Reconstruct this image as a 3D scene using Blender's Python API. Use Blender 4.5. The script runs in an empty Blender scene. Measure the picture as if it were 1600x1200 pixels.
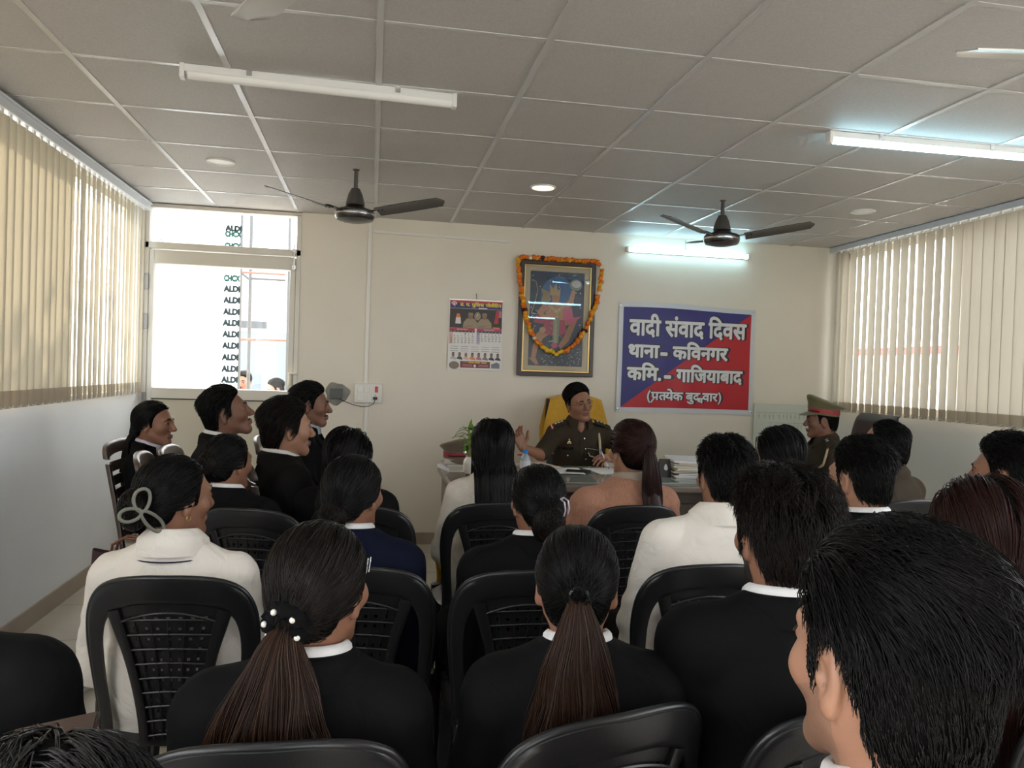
import bpy, bmesh, math, random
import numpy as np
from mathutils import Matrix, Vector

PI = math.pi
SC = bpy.context.scene
COL = SC.collection
random.seed(7)
RNG = np.random.default_rng(11)
R = math.radians

# ------------------------------------------------------------------ camera, world, sun, exposure
CAMZ = 1.43
cam = bpy.data.cameras.new('camera')
camo = bpy.data.objects.new('camera', cam)
COL.objects.link(camo)
cam.sensor_width = 36.0
cam.lens = 1205.1 / 1600 * 36.0
cam.clip_start = 0.02
cam.clip_end = 300
_yaw, _pit, _rol = 0.180065, -0.016507, 0.033229
_f = Vector((math.sin(_yaw) * math.cos(_pit), math.cos(_yaw) * math.cos(_pit), math.sin(_pit)))
_r = Vector((math.cos(_yaw), -math.sin(_yaw), 0))
_u = _r.cross(_f)
_r2 = _r * math.cos(_rol) + _u * math.sin(_rol)
_u2 = _u * math.cos(_rol) - _r * math.sin(_rol)
_m = Matrix((_r2, _u2, -_f)).transposed().to_4x4()
_m.translation = (0, 0, CAMZ)
camo.matrix_world = _m
SC.camera = camo

SC.view_settings.view_transform = 'Standard'
SC.view_settings.look = 'None'
SC.view_settings.gamma = 1
SC.view_settings.use_curve_mapping = False
SC.view_settings.exposure = 0.34
SC.cycles.use_denoising = True
SC.cycles.max_bounces = 10
SC.cycles.diffuse_bounces = 5
SC.cycles.transparent_max_bounces = 16
SC.cycles.sample_clamp_indirect = 6.0
SC.cycles.caustics_reflective = False
SC.cycles.caustics_refractive = False

W = bpy.data.worlds.new('daylight')
SC.world = W
W.use_nodes = True
wn = W.node_tree
bg = wn.nodes['Background']
sky = wn.nodes.new('ShaderNodeTexSky')
sky.sky_type = 'HOSEK_WILKIE'
sky.sun_direction = (-0.72, 0.39, 0.57)
sky.turbidity = 6.0
sky.ground_albedo = 0.5
mixw = wn.nodes.new('ShaderNodeMixRGB')
mixw.inputs[0].default_value = 0.75
mixw.inputs[2].default_value = (0.96, 0.98, 1.0, 1)
wn.links.new(sky.outputs[0], mixw.inputs[1])
wn.links.new(mixw.outputs[0], bg.inputs[0])
bg.inputs[1].default_value = 7.0

sun = bpy.data.lights.new('sun', 'SUN')
sun.energy = 9.0
sun.angle = R(1.0)
sun.color = (1.0, 0.86, 0.66)
suno = bpy.data.objects.new('sun', sun)
COL.objects.link(suno)
suno.rotation_euler = Vector((0.78, -0.42, -0.62)).to_track_quat('-Z', 'Y').to_euler()


def portal(name, loc, rot, sx, sy):
    l = bpy.data.lights.new(name, 'AREA')
    l.shape = 'RECTANGLE'
    l.size = sx
    l.size_y = sy
    l.cycles.is_portal = True
    o = bpy.data.objects.new(name, l)
    COL.objects.link(o)
    o.location = loc
    o.rotation_euler = rot


XL, XR, YB, YF, ZC = -1.74, 4.05, 6.28, -3.2, 2.62     # room: left, right, back, front walls, ceiling
portal('portal_left', (XL - 0.2, 2.2, 1.9), (0, R(-90), 0), 1.4, 7.8)
portal('portal_right', (XR + 0.2, 2.2, 1.9), (0, R(90), 0), 1.4, 7.8)
portal('portal_added_entrance', (0.4, YF - 0.2, 1.1), (R(90), 0, 0), 4.0, 2.1)
portal('portal_door', (-1.15, YB + 0.2, 1.85), (R(-90), 0, 0), 1.1, 1.4)

# ------------------------------------------------------------------ materials
MATS = {}


def nt(name):
    m = bpy.data.materials.new(name)
    m.use_nodes = True
    n = m.node_tree
    return m, n, n.nodes['Principled BSDF']


def mat(name, col, rough=0.5, metal=0.0, spec=0.5, bump=0.0, bscale=200.0, var=0.0, vscale=6.0, coat=0.0, sheen=0.0,
        trans=0.0, emit=None, estr=0.0, stretch=None):
    if name in MATS:
        return MATS[name]
    m, n, b = nt(name)
    b.inputs['Base Color'].default_value = (*col, 1)
    b.inputs['Roughness'].default_value = rough
    b.inputs['Metallic'].default_value = metal
    b.inputs['Specular IOR Level'].default_value = spec
    b.inputs['Coat Weight'].default_value = coat
    b.inputs['Sheen Weight'].default_value = sheen
    b.inputs['Transmission Weight'].default_value = trans
    if emit:
        b.inputs['Emission Color'].default_value = (*emit, 1)
        b.inputs['Emission Strength'].default_value = estr
    tc = n.nodes.new('ShaderNodeTexCoord')
    src = tc.outputs['Object']
    if stretch:
        mp = n.nodes.new('ShaderNodeMapping')
        mp.inputs['Scale'].default_value = stretch
        n.links.new(src, mp.inputs[0])
        src = mp.outputs[0]
    if var:
        no = n.nodes.new('ShaderNodeTexNoise')
        no.inputs['Scale'].default_value = vscale
        no.inputs['Detail'].default_value = 4
        n.links.new(src, no.inputs['Vector'])
        mx = n.nodes.new('ShaderNodeMixRGB')
        lo = tuple(c * (1 - var) for c in col)
        hi = tuple(min(1, c * (1 + var)) for c in col)
        mx.inputs[1].default_value = (*lo, 1)
        mx.inputs[2].default_value = (*hi, 1)
        n.links.new(no.outputs[0], mx.inputs[0])
        n.links.new(mx.outputs[0], b.inputs['Base Color'])
    if bump:
        no = n.nodes.new('ShaderNodeTexNoise')
        no.inputs['Scale'].default_value = bscale
        no.inputs['Detail'].default_value = 3
        n.links.new(src, no.inputs['Vector'])
        bp = n.nodes.new('ShaderNodeBump')
        bp.inputs['Strength'].default_value = bump
        bp.inputs['Distance'].default_value = 0.01
        n.links.new(no.outputs[0], bp.inputs['Height'])
        n.links.new(bp.outputs[0], b.inputs['Normal'])
    MATS[name] = m
    return m


def emis(name, col, s):
    if name in MATS:
        return MATS[name]
    m, n, b = nt(name)
    b.inputs['Base Color'].default_value = (*col, 1)
    b.inputs['Emission Color'].default_value = (*col, 1)
    b.inputs['Emission Strength'].default_value = s
    MATS[name] = m
    return m


def glass_mat(name, tint=(1, 1, 1), refl=0.08, rough=0.0):
    m, n, b = nt(name)
    n.nodes.remove(b)
    out = n.nodes['Material Output']
    t = n.nodes.new('ShaderNodeBsdfTransparent')
    t.inputs[0].default_value = (*tint, 1)
    g = n.nodes.new('ShaderNodeBsdfGlossy')
    g.inputs['Roughness'].default_value = rough
    lw = n.nodes.new('ShaderNodeLayerWeight')
    lw.inputs[0].default_value = 0.5
    pw = n.nodes.new('ShaderNodeMath')
    pw.operation = 'POWER'
    pw.inputs[1].default_value = 4.0
    fr = n.nodes.new('ShaderNodeMath')
    fr.operation = 'MULTIPLY_ADD'
    fr.inputs[1].default_value = 0.85
    fr.inputs[2].default_value = refl * 0.5
    n.links.new(lw.outputs['Facing'], pw.inputs[0])
    n.links.new(pw.outputs[0], fr.inputs[0])
    mx = n.nodes.new('ShaderNodeMixShader')
    n.links.new(fr.outputs[0], mx.inputs[0])
    n.links.new(t.outputs[0], mx.inputs[1])
    n.links.new(g.outputs[0], mx.inputs[2])
    n.links.new(mx.outputs[0], out.inputs[0])
    MATS[name] = m
    return m


def translucent_mat(name, col, tcol, share, rough=0.8, weave=0.0):
    m, n, b = nt(name)
    b.inputs['Base Color'].default_value = (*col, 1)
    b.inputs['Roughness'].default_value = rough
    b.inputs['Specular IOR Level'].default_value = 0.2
    out = n.nodes['Material Output']
    t = n.nodes.new('ShaderNodeBsdfTranslucent')
    t.inputs[0].default_value = (*tcol, 1)
    mx = n.nodes.new('ShaderNodeMixShader')
    mx.inputs[0].default_value = share
    n.links.new(b.outputs[0], mx.inputs[1])
    n.links.new(t.outputs[0], mx.inputs[2])
    n.links.new(mx.outputs[0], out.inputs[0])
    if weave:
        tc = n.nodes.new('ShaderNodeTexCoord')
        mp = n.nodes.new('ShaderNodeMapping')
        mp.inputs['Scale'].default_value = (300, 300, 14)
        no = n.nodes.new('ShaderNodeTexNoise')
        no.inputs['Scale'].default_value = 1
        n.links.new(tc.outputs['Object'], mp.inputs[0])
        n.links.new(mp.outputs[0], no.inputs['Vector'])
        cr = n.nodes.new('ShaderNodeMixRGB')
        cr.inputs[1].default_value = (*[c * (1 - weave) for c in tcol], 1)
        cr.inputs[2].default_value = (*[min(1, c * (1 + weave)) for c in tcol], 1)
        n.links.new(no.outputs[0], cr.inputs[0])
        n.links.new(cr.outputs[0], t.inputs[0])
    MATS[name] = m
    return m


# ------------------------------------------------------------------ mesh helpers
class MB:
    """collects shapes and links them as ONE mesh object"""

    def __init__(s):
        s.v, s.f, s.m = [], [], []

    def add(s, vs, fs, mi=0):
        o = len(s.v)
        s.v += [tuple(v) for v in vs]
        s.f += [tuple(i + o for i in f) for f in fs]
        s.m += [mi] * len(fs)
        return s

    def box(s, c, d, mi=0, rot=None):
        hx, hy, hz = d[0] / 2, d[1] / 2, d[2] / 2
        vs = [Vector((x, y, z)) for x in (-hx, hx) for y in (-hy, hy) for z in (-hz, hz)]
        if rot is not None:
            vs = [rot @ v for v in vs]
        vs = [v + Vector(c) for v in vs]
        return s.add(vs, [(0, 1, 3, 2), (4, 6, 7, 5), (0, 4, 5, 1), (2, 3, 7, 6), (0, 2, 6, 4), (1, 5, 7, 3)], mi)

    def bb(s, lo, hi, mi=0):
        return s.box([(a + b) / 2 for a, b in zip(lo, hi)], [b - a for a, b in zip(lo, hi)], mi)

    def hexa(s, bottom, top, mi=0):
        n = len(bottom)
        fs = [tuple(range(n))[::-1], tuple(range(n, 2 * n))]
        fs += [(i, (i + 1) % n, n + (i + 1) % n, n + i) for i in range(n)]
        return s.add(list(bottom) + list(top), fs, mi)

    def tube(s, path, r, n=8, closed=False, mi=0, caps=True, flat=1.0, up=(0, 0, 1)):
        P = [Vector(p) for p in path]
        k = len(P)
        rr = r if isinstance(r, (list, tuple)) else [r] * k
        vs, fs = [], []
        upv = Vector(up)
        prev = None
        for i in range(k):
            a = P[(i - 1) % k] if (closed or i) else P[i]
            b = P[(i + 1) % k] if (closed or i < k - 1) else P[i]
            t = (b - a).normalized()
            if prev is None:
                x = t.cross(upv)
                if x.length < 0.05:
                    x = t.cross(Vector((1, 0, 0)))
            else:
                x = prev - t * prev.dot(t)
            x.normalize()
            prev = x
            y = x.cross(t)
            for j in range(n):
                an = 2 * PI * j / n
                vs.append(P[i] + (x * math.cos(an) + y * math.sin(an) * flat) * rr[i])
        for i in range(k if closed else k - 1):
            i2 = (i + 1) % k
            for j in range(n):
                j2 = (j + 1) % n
                fs.append((i * n + j, i * n + j2, i2 * n + j2, i2 * n + j))
        if caps and not closed:
            fs.append(tuple(range(n)))
            fs.append(tuple(range((k - 1) * n, k * n))[::-1])
        return s.add(vs, fs, mi)

    def lathe(s, prof, c=(0, 0, 0), n=24, mi=0, axis='z', rot=None):
        vs, fs = [], []
        for (r, z) in prof:
            for j in range(n):
                a = 2 * PI * j / n
                v = Vector((r * math.cos(a), r * math.sin(a), z))
                if axis == 'y':
                    v = Vector((v.x, v.z, v.y))
                if rot is not None:
                    v = rot @ v
                vs.append(v + Vector(c))
        for i in range(len(prof) - 1):
            for j in range(n):
                j2 = (j + 1) % n
                fs.append((i * n + j, i * n + j2, (i + 1) * n + j2, (i + 1) * n + j))
        fs.append(tuple(range(n))[::-1])
        fs.append(tuple(range((len(prof) - 1) * n, len(prof) * n)))
        return s.add(vs, fs, mi)

    def grid(s, fn, nu, nv, mi=0, thick=0.0, hole=None, cu=False):
        """fn(u,v)->point; closed shell with thickness along the normal when thick"""
        P = [[Vector(fn(i / nu, j / nv)) for j in range(nv + 1)] for i in range(nu + 1)]
        vs = [p for row in P for p in row]
        w = nv + 1
        keep = [(i, j) for i in range(nu) for j in range(nv) if not (hole and hole(i, j))]
        fs = [(i * w + j, (i + 1) * w + j, (i + 1) * w + j + 1, i * w + j + 1) for i, j in keep]
        if thick:
            nrm = []
            for i in range(nu + 1):
                for j in range(nv + 1):
                    du = P[min(i + 1, nu)][j] - P[max(i - 1, 0)][j]
                    dv = P[i][min(j + 1, nv)] - P[i][max(j - 1, 0)]
                    x = du.cross(dv)
                    nrm.append(x.normalized() if x.length > 1e-9 else Vector((0, 0, 1)))
            n0 = len(vs)
            vs = vs + [v - q * thick for v, q in zip(vs, nrm)]
            top = list(fs)
            fs = fs + [tuple(i + n0 for i in f)[::-1] for f in top]
            from collections import Counter
            ec = {}
            for f in top:
                for a, b in zip(f, f[1:] + f[:1]):
                    ec[(a, b)] = 1
            for (a, b) in list(ec):
                if (b, a) not in ec:
                    fs.append((b, a, a + n0, b + n0))
        return s.add(vs, fs, mi)

    def ball(s, c, r, n=12, m=8, mi=0, rot=None):
        rx, ry, rz = r if isinstance(r, (tuple, list)) else (r, r, r)
        vs, fs = [], []
        for i in range(m + 1):
            t = PI * i / m
            for j in range(n):
                a = 2 * PI * j / n
                v = Vector((rx * math.sin(t) * math.cos(a), ry * math.sin(t) * math.sin(a), rz * math.cos(t)))
                if rot is not None:
                    v = rot @ v
                vs.append(v + Vector(c))
        for i in range(m):
            for j in range(n):
                j2 = (j + 1) % n
                fs.append((i * n + j, (i + 1) * n + j, (i + 1) * n + j2, i * n + j2))
        return s.add(vs, fs, mi)

    def poly(s, pts, mi=0):
        return s.add(pts, [tuple(range(len(pts)))], mi)

    def xform(s, M):
        s.v = [tuple(M @ Vector(v)) for v in s.v]
        return s

    def build(s, name, mats, parent=None, smooth=35, bev=0.0, seg=2, loc=None, rot=None):
        me = bpy.data.meshes.new(name)
        me.from_pydata(s.v, [], s.f)
        if not isinstance(mats, (list, tuple)):
            mats = [mats]
        for q in mats:
            me.materials.append(q)
        if len(mats) > 1:
            me.polygons.foreach_set('material_index', s.m)
        return link(name, me, parent, smooth, bev, seg, loc, rot)


def link(name, me, parent=None, smooth=35, bev=0, seg=2, loc=None, rot=None):
    me.validate()
    bm = bmesh.new()
    bm.from_mesh(me)
    bmesh.ops.remove_doubles(bm, verts=bm.verts, dist=1e-6)
    bmesh.ops.recalc_face_normals(bm, faces=bm.faces)
    bm.to_mesh(me)
    bm.free()
    if smooth:
        me.shade_smooth()
        me.set_sharp_from_angle(angle=R(smooth))
    o = bpy.data.objects.new(name, me)
    COL.objects.link(o)
    if parent is not None:
        o.parent = parent
    if loc:
        o.location = loc
    if rot:
        o.rotation_euler = rot
    if bev:
        b = o.modifiers.new('bevel', 'BEVEL')
        b.width = bev
        b.segments = seg
        b.limit_method = 'ANGLE'
    return o


def raw_mesh(name, V, quads, mats, midx=None, parent=None):
    """fast mesh from numpy arrays (quads only)"""
    me = bpy.data.meshes.new(name)
    n, q = len(V), len(quads)
    me.vertices.add(n)
    me.vertices.foreach_set('co', np.ascontiguousarray(V, np.float32).ravel())
    me.loops.add(q * 4)
    me.loops.foreach_set('vertex_index', np.ascontiguousarray(quads, np.int32).ravel())
    me.polygons.add(q)
    me.polygons.foreach_set('loop_start', np.arange(0, q * 4, 4, dtype=np.int32))
    me.polygons.foreach_set('use_smooth', np.ones(q, bool))
    for m in mats:
        me.materials.append(m)
    if midx is not None:
        me.polygons.foreach_set('material_index', np.ascontiguousarray(midx, np.int32))
    me.update(calc_edges=True)
    me.validate()
    o = bpy.data.objects.new(name, me)
    COL.objects.link(o)
    if parent is not None:
        o.parent = parent
    return o


def tag(o, label=None, cat=None, group=None, kind=None):
    if label:
        o['label'] = label
    if cat:
        o['category'] = cat
    if group:
        o['group'] = group
    if kind:
        o['kind'] = kind
    return o


def thing(name, label, cat, loc=(0, 0, 0), rz=0.0, group=None, rot=None):
    o = bpy.data.objects.new(name, None)
    COL.objects.link(o)
    o.empty_display_size = 0.1
    o.location = loc
    o.rotation_euler = rot if rot else (0, 0, rz)
    return tag(o, label, cat, group)


def kids(o):
    return [c for c in o.children]


def copy_tree(o, parent=None):
    c = o.copy()
    COL.objects.link(c)
    if parent is not None:
        c.parent = parent
    for ch in kids(o):
        copy_tree(ch, c)
    return c


def text_mesh(body, size, bold=0.0, z0=0.0):
    """lettering as flat triangles (built-in typeface), thickened by shifted copies; returns verts, faces, width"""
    c = bpy.data.curves.new('lettering', 'FONT')
    c.body = body
    c.size = size
    c.resolution_u = 4
    o = bpy.data.objects.new('lettering', c)
    COL.objects.link(o)
    dg = bpy.context.evaluated_depsgraph_get()
    me = bpy.data.meshes.new_from_object(o.evaluated_get(dg))
    vs = [v.co.copy() for v in me.vertices]
    fs = [tuple(p.vertices) for p in me.polygons]
    bpy.data.objects.remove(o)
    bpy.data.curves.remove(c)
    bpy.data.meshes.remove(me)
    if not vs:
        return [], [], 0
    x1 = max(v.x for v in vs)
    x0 = min(v.x for v in vs)
    V, F = [], []
    offs = [(0, 0)]
    if bold:
        offs += [(bold * math.cos(a * PI / 4), bold * math.sin(a * PI / 4)) for a in range(8)]
    for k, (dx, dy) in enumerate(offs):
        o_ = len(V)
        V += [Vector((v.x + dx, v.y + dy, z0 + k * 1e-5)) for v in vs]
        F += [tuple(i + o_ for i in f) for f in fs]
    return V, F, x1 - x0


def put_text(mb, body, size, pos, M, bold=0.0, width=None, mi=0, z0=0.0):
    """lettering whose lower left sits at pos (2D) in the plane given by matrix M; stretched to width when given"""
    V, F, w = text_mesh(body, size, bold, z0)
    if not V:
        return
    k = (width / w) if width else 1.0
    x0 = min(v.x for v in V)
    mb.add([M @ Vector(((v.x - x0) * k + pos[0], v.y + pos[1], v.z)) for v in V], F, mi)

# ------------------------------------------------------------------ room shell
def wall_paint(name, col, var=0.06):
    return mat(name, col, 0.55, spec=0.35, bump=0.06, bscale=60, var=var, vscale=2.2)


m_cream = wall_paint('cream_wall_paint', (0.78, 0.725, 0.625))
m_white = wall_paint('white_wall_paint', (0.87, 0.905, 0.97))
m_right = wall_paint('offwhite_wall_paint', (0.74, 0.72, 0.66))


def floor_mat():
    m, n, b = nt('cream_floor_tiles')
    tc = n.nodes.new('ShaderNodeTexCoord')
    br = n.nodes.new('ShaderNodeTexBrick')
    br.offset = 0.0
    br.inputs['Scale'].default_value = 1.0
    br.inputs['Brick Width'].default_value = 0.6
    br.inputs['Row Height'].default_value = 0.6
    br.inputs['Mortar Size'].default_value = 0.004
    br.inputs['Color1'].default_value = (0.62, 0.565, 0.48, 1)
    br.inputs['Color2'].default_value = (0.60, 0.55, 0.47, 1)
    br.inputs['Mortar'].default_value = (0.38, 0.34, 0.28, 1)
    no = n.nodes.new('ShaderNodeTexNoise')
    no.inputs['Scale'].default_value = 3
    no.inputs['Detail'].default_value = 6
    mx = n.nodes.new('ShaderNodeMixRGB')
    mx.blend_type = 'MULTIPLY'
    mx.inputs[0].default_value = 0.25
    n.links.new(tc.outputs['Object'], br.inputs['Vector'])
    n.links.new(tc.outputs['Object'], no.inputs['Vector'])
    n.links.new(br.outputs['Color'], mx.inputs[1])
    n.links.new(no.outputs[0], mx.inputs[2])
    n.links.new(mx.outputs[0], b.inputs['Base Color'])
    b.inputs['Roughness'].default_value = 0.16
    return m


def ceil_mat():
    m, n, b = nt('speckled_ceiling_tile')
    tc = n.nodes.new('ShaderNodeTexCoord')
    no = n.nodes.new('ShaderNodeTexNoise')
    no.inputs['Scale'].default_value = 120
    no.inputs['Detail'].default_value = 4
    n.links.new(tc.outputs['Object'], no.inputs['Vector'])
    mx = n.nodes.new('ShaderNodeMixRGB')
    mx.inputs[1].default_value = (0.44, 0.425, 0.42, 1)
    mx.inputs[2].default_value = (0.62, 0.605, 0.60, 1)
    n.links.new(no.outputs[0], mx.inputs[0])
    n.links.new(mx.outputs[0], b.inputs['Base Color'])
    bp = n.nodes.new('ShaderNodeBump')
    bp.inputs['Strength'].default_value = 0.25
    bp.inputs['Distance'].default_value = 0.003
    n.links.new(no.outputs[0], bp.inputs['Height'])
    n.links.new(bp.outputs[0], b.inputs['Normal'])
    b.inputs['Roughness'].default_value = 0.6
    return m


T = 0.14


def struct(name, mb, m, parent=None, **k):
    o = mb.build(name, m, parent, **k)
    if parent is None:
        o['kind'] = 'structure'
    return o


struct('floor', MB().bb((XL - T, YF - T, -0.12), (XR + T, YB + T, 0)), floor_mat(), smooth=0)
struct('ceiling', MB().bb((XL - T, YF - T, ZC), (XR + T, YB + T, ZC + 0.1)), ceil_mat(), smooth=0)
m_tbar = mat('white_painted_metal', (0.56, 0.56, 0.57), 0.22, spec=0.7)
g = MB()
gx0, gy0 = -1.2076, 3.3218
for i in range(-1, 10):
    x = gx0 + 0.6 * i
    if XL < x < XR:
        g.bb((x - 0.0125, YF, ZC - 0.004), (x + 0.0125, YB, ZC))
for j in range(-11, 6):
    y = gy0 + 0.6 * j
    if YF < y < YB:
        g.bb((XL, y - 0.011, ZC - 0.003), (XR, y + 0.011, ZC))
struct('trim_1', g, m_tbar, smooth=0)
# back wall with the door opening on the left
DX0, DX1 = -1.72, -0.575
b = MB()
b.bb((DX1, YB, 0), (XR + T, YB + T, ZC))
b.bb((XL - T, YB, 0), (DX0, YB + T, ZC))
struct('wall_back', b, m_cream, smooth=0)
SILL, HEAD = 1.20, 2.56
WY0, WY1 = -2.2, 6.16
b = MB()
b.bb((XL - T, YF, 0), (XL, YB, SILL))
b.bb((XL - T, YF, HEAD), (XL, YB, ZC))
b.bb((XL - T, YF, SILL), (XL, WY0, HEAD))
b.bb((XL - T, WY1, SILL), (XL, YB, HEAD))
struct('wall_left', b, m_white, smooth=0)
b = MB()
b.bb((XR, YF, 0), (XR + T, YB, SILL))
b.bb((XR, YF, HEAD), (XR + T, YB, ZC))
b.bb((XR, YF, SILL), (XR + T, WY0, HEAD))
b.bb((XR, WY1, SILL), (XR + T, YB, HEAD))
struct('wall_right', b, m_right, smooth=0)
b = MB()
b.bb((XL - T, YF - T, 0), (-1.6, YF, ZC))
b.bb((2.4, YF - T, 0), (XR + T, YF, ZC))
b.bb((-1.6, YF - T, 2.12), (2.4, YF, ZC))  # wall left open for the added entrance glazing
struct('wall_front', b, m_cream, smooth=0)
m_base = mat('taupe_skirting_tile', (0.36, 0.30, 0.24), 0.3, var=0.12, vscale=8)
struct('baseboard_back', MB().bb((DX1 + 0.02, YB - 0.012, 0), (XR, YB, 0.095)), m_base, smooth=0)
struct('baseboard_left', MB().bb((XL, YF, 0), (XL + 0.012, YB, 0.1)), m_base, smooth=0)
struct('baseboard_right', MB().bb((XR - 0.012, YF, 0), (XR, YB, 0.095)), m_base, smooth=0)
m_alu = mat('cream_powder_coated_aluminium', (0.70, 0.67, 0.60), 0.35, spec=0.5)
m_steel = mat('bright_steel', (0.72, 0.72, 0.72), 0.25, metal=1.0)
m_pane = glass_mat('window_glass')
m_dark = mat('black_rubber', (0.02, 0.02, 0.02), 0.5)


def window(n, x, side):
    w = MB()
    xo = x + side * 0.07
    fw = 0.05
    w.bb((xo - 0.03, WY0, SILL), (xo + 0.03, WY1, SILL + fw))
    w.bb((xo - 0.03, WY0, HEAD - fw), (xo + 0.03, WY1, HEAD))
    k = 7
    for i in range(k + 1):
        y = WY0 + (WY1 - WY0) * i / k
        w.bb((xo - 0.03, max(WY0, y - fw / 2), SILL), (xo + 0.03, min(WY1, y + fw / 2), HEAD))
    o = struct('window_%d' % n, w, m_alu, smooth=0)
    MB().bb((xo - 0.003, WY0, SILL), (xo + 0.003, WY1, HEAD)).build('pane', m_pane, o, smooth=0)
    return o


window(1, XL, -1)
window(2, XR, 1)

d2 = MB()  # unseen glazed entrance, added to bring sky light in from behind the camera
for k in range(5):
    x = -1.6 + 4.0 * k / 4
    d2.bb((max(-1.6, x - .04), YF - 0.09, 0), (min(2.4, x + .04), YF - 0.03, 2.12))
for z in (0.0, 1.0, 2.05):
    d2.bb((-1.6, YF - 0.09, z), (2.4, YF - 0.03, z + .07))
entr = struct('added_entrance', d2, m_alu, smooth=0)
MB().bb((-1.6, YF - 0.063, 0), (2.4, YF - 0.057, 2.12)).build('pane', m_pane, entr, smooth=0)

# door: transom light above, glazed leaf with a solid lower panel
d = MB()
yd0, yd1 = YB + 0.02, YB + 0.09
yb_ = YB - 0.012
d.bb((DX0, yb_, 0), (DX0 + 0.03, yd1, 2.60))
d.bb((DX1 - 0.035, yb_, 0), (DX1, yd1, 2.60))
d.bb((DX0, yb_, 2.585), (DX1, yd1, 2.615))
d.bb((DX0, yb_, 2.275), (DX1, yd1, 2.325))
door = struct('door_1', d, m_alu, smooth=0, bev=0.004)
lf = MB()
lf.bb((-1.69, YB, 0.02), (-1.655, yd1, 2.262))
lf.bb((-0.652, YB, 0.02), (-0.612, yd1, 2.262))
lf.bb((-1.655, YB, 2.165), (-0.652, yd1, 2.262))
lf.bb((-1.655, YB, 1.135), (-0.652, yd1, 1.215))
lf.bb((-1.655, YB, 0.02), (-0.652, yd1, 0.12))
leaf = lf.build('door_leaf', m_alu, door, smooth=0, bev=0.003)
MB().bb((-1.65, YB + 0.02, 0.12), (-0.652, YB + 0.06, 1.135)).build('lower_panel', mat('cream_door_panel', (0.66, 0.61, 0.49), 0.4), leaf, smooth=0)
MB().bb((-1.655, YB + 0.012, 1.127), (-0.652, YB + 0.022, 1.135)).build('gasket', m_dark, leaf, smooth=0)
MB().bb((-1.66, YB + 0.04, 1.2), (-0.65, YB + 0.046, 2.17)).build('pane', m_pane, leaf, smooth=0)
MB().bb((-1.70, YB + 0.04, 2.32), (-0.60, YB + 0.046, 2.59)).build('transom_pane', m_pane, door, smooth=0)
m_film = translucent_mat('white_protective_film', (0.9, 0.91, 0.92), (0.95, 0.97, 0.98), 0.8)
film = MB()
film.bb((-1.655, YB + 0.047, 1.216), (-1.035, YB + 0.049, 2.166))
film.build('protective_film', m_film, leaf, smooth=0)
MB().bb((-1.70, YB + 0.047, 2.325), (-1.06, YB + 0.049, 2.58)).build('transom_film', m_film, door, smooth=0)
m_ink = mat('blue_grey_print', (0.12, 0.20, 0.24), 0.5)
m_teal = mat('teal_print', (0.12, 0.42, 0.40), 0.5)
lt = MB()


def wallM(y):
    return Matrix(((1, 0, 0, 0), (0, 0, -1, y), (0, 1, 0, 0), (0, 0, 0, 1)))


Mf = wallM(YB + 0.039)
for k, z in enumerate((2.09, 2.008, 1.92, 1.83, 1.743, 1.655, 1.566, 1.475, 1.385, 1.30)):
    put_text(lt, 'CHCX' if k == 0 else 'ALDI', 0.062, (-1.155, z - 0.03), Mf, 0.0055, 0.115, 1 if k == 0 else 0)
lt.build('film_lettering', [m_ink, m_teal], leaf, smooth=0)
lt = MB()
for k, z in enumerate((2.47, 2.425, 2.335)):
    put_text(lt, ('ALDI', 'CHCX', 'CHCX')[k], 0.055, (-1.155, z - 0.02), Mf, 0.0055, 0.115, 1 if k else 0)
for x in (-1.62, -1.52, -1.40, -1.30):
    lt.tube([Mf @ Vector((x + 0.018 * math.cos(a), 2.33 + 0.02 * math.sin(a), 0.001)) for a in np.linspace(0, PI, 9)], 0.003, 5)
lt.build('transom_lettering', [m_ink, m_teal], door, smooth=0)
h = MB()
h.bb((-0.640, YB - 0.03, 1.26), (-0.618, YB, 1.36))
h.bb((-0.637, YB - 0.045, 1.345), (-0.575, YB - 0.028, 1.362))
h.build('door_handle', m_alu, leaf, bev=0.004)
for z in (2.02, 1.72, 1.12, 0.4):
    MB().bb((-1.715, YB - 0.022, z - 0.06), (-1.688, YB - 0.008, z + 0.06)).build('hinge', mat('grey_hinge', (0.25, 0.25, 0.25), 0.35, metal=0.7), door, bev=0.002)
bl = MB()
bl.tube([(-0.625, YB - 0.022, 2.16), (-0.625, YB - 0.022, 2.36)], 0.006, 8)
bl.bb((-0.64, YB - 0.026, 2.17), (-0.61, YB - 0.012, 2.2))
bl.bb((-0.64, YB - 0.026, 2.30), (-0.61, YB - 0.012, 2.33))
bl.build('tower_bolt', m_steel, door)

# ------------------------------------------------------------------ vertical blinds
m_vaneL = translucent_mat('cream_blind_fabric', (0.66, 0.61, 0.50), (0.28, 0.245, 0.18), 0.33, weave=0.10)
m_vaneR = translucent_mat('pale_blind_fabric', (0.68, 0.64, 0.55), (0.33, 0.30, 0.24), 0.31, weave=0.08)
m_hem = translucent_mat('doubled_blind_hem', (0.52, 0.46, 0.36), (0.45, 0.38, 0.28), 0.30)
m_rail = mat('white_blind_rail', (0.62, 0.66, 0.72), 0.3, spec=0.6)
m_chain = mat('white_plastic_chain', (0.8, 0.8, 0.78), 0.4)


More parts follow.
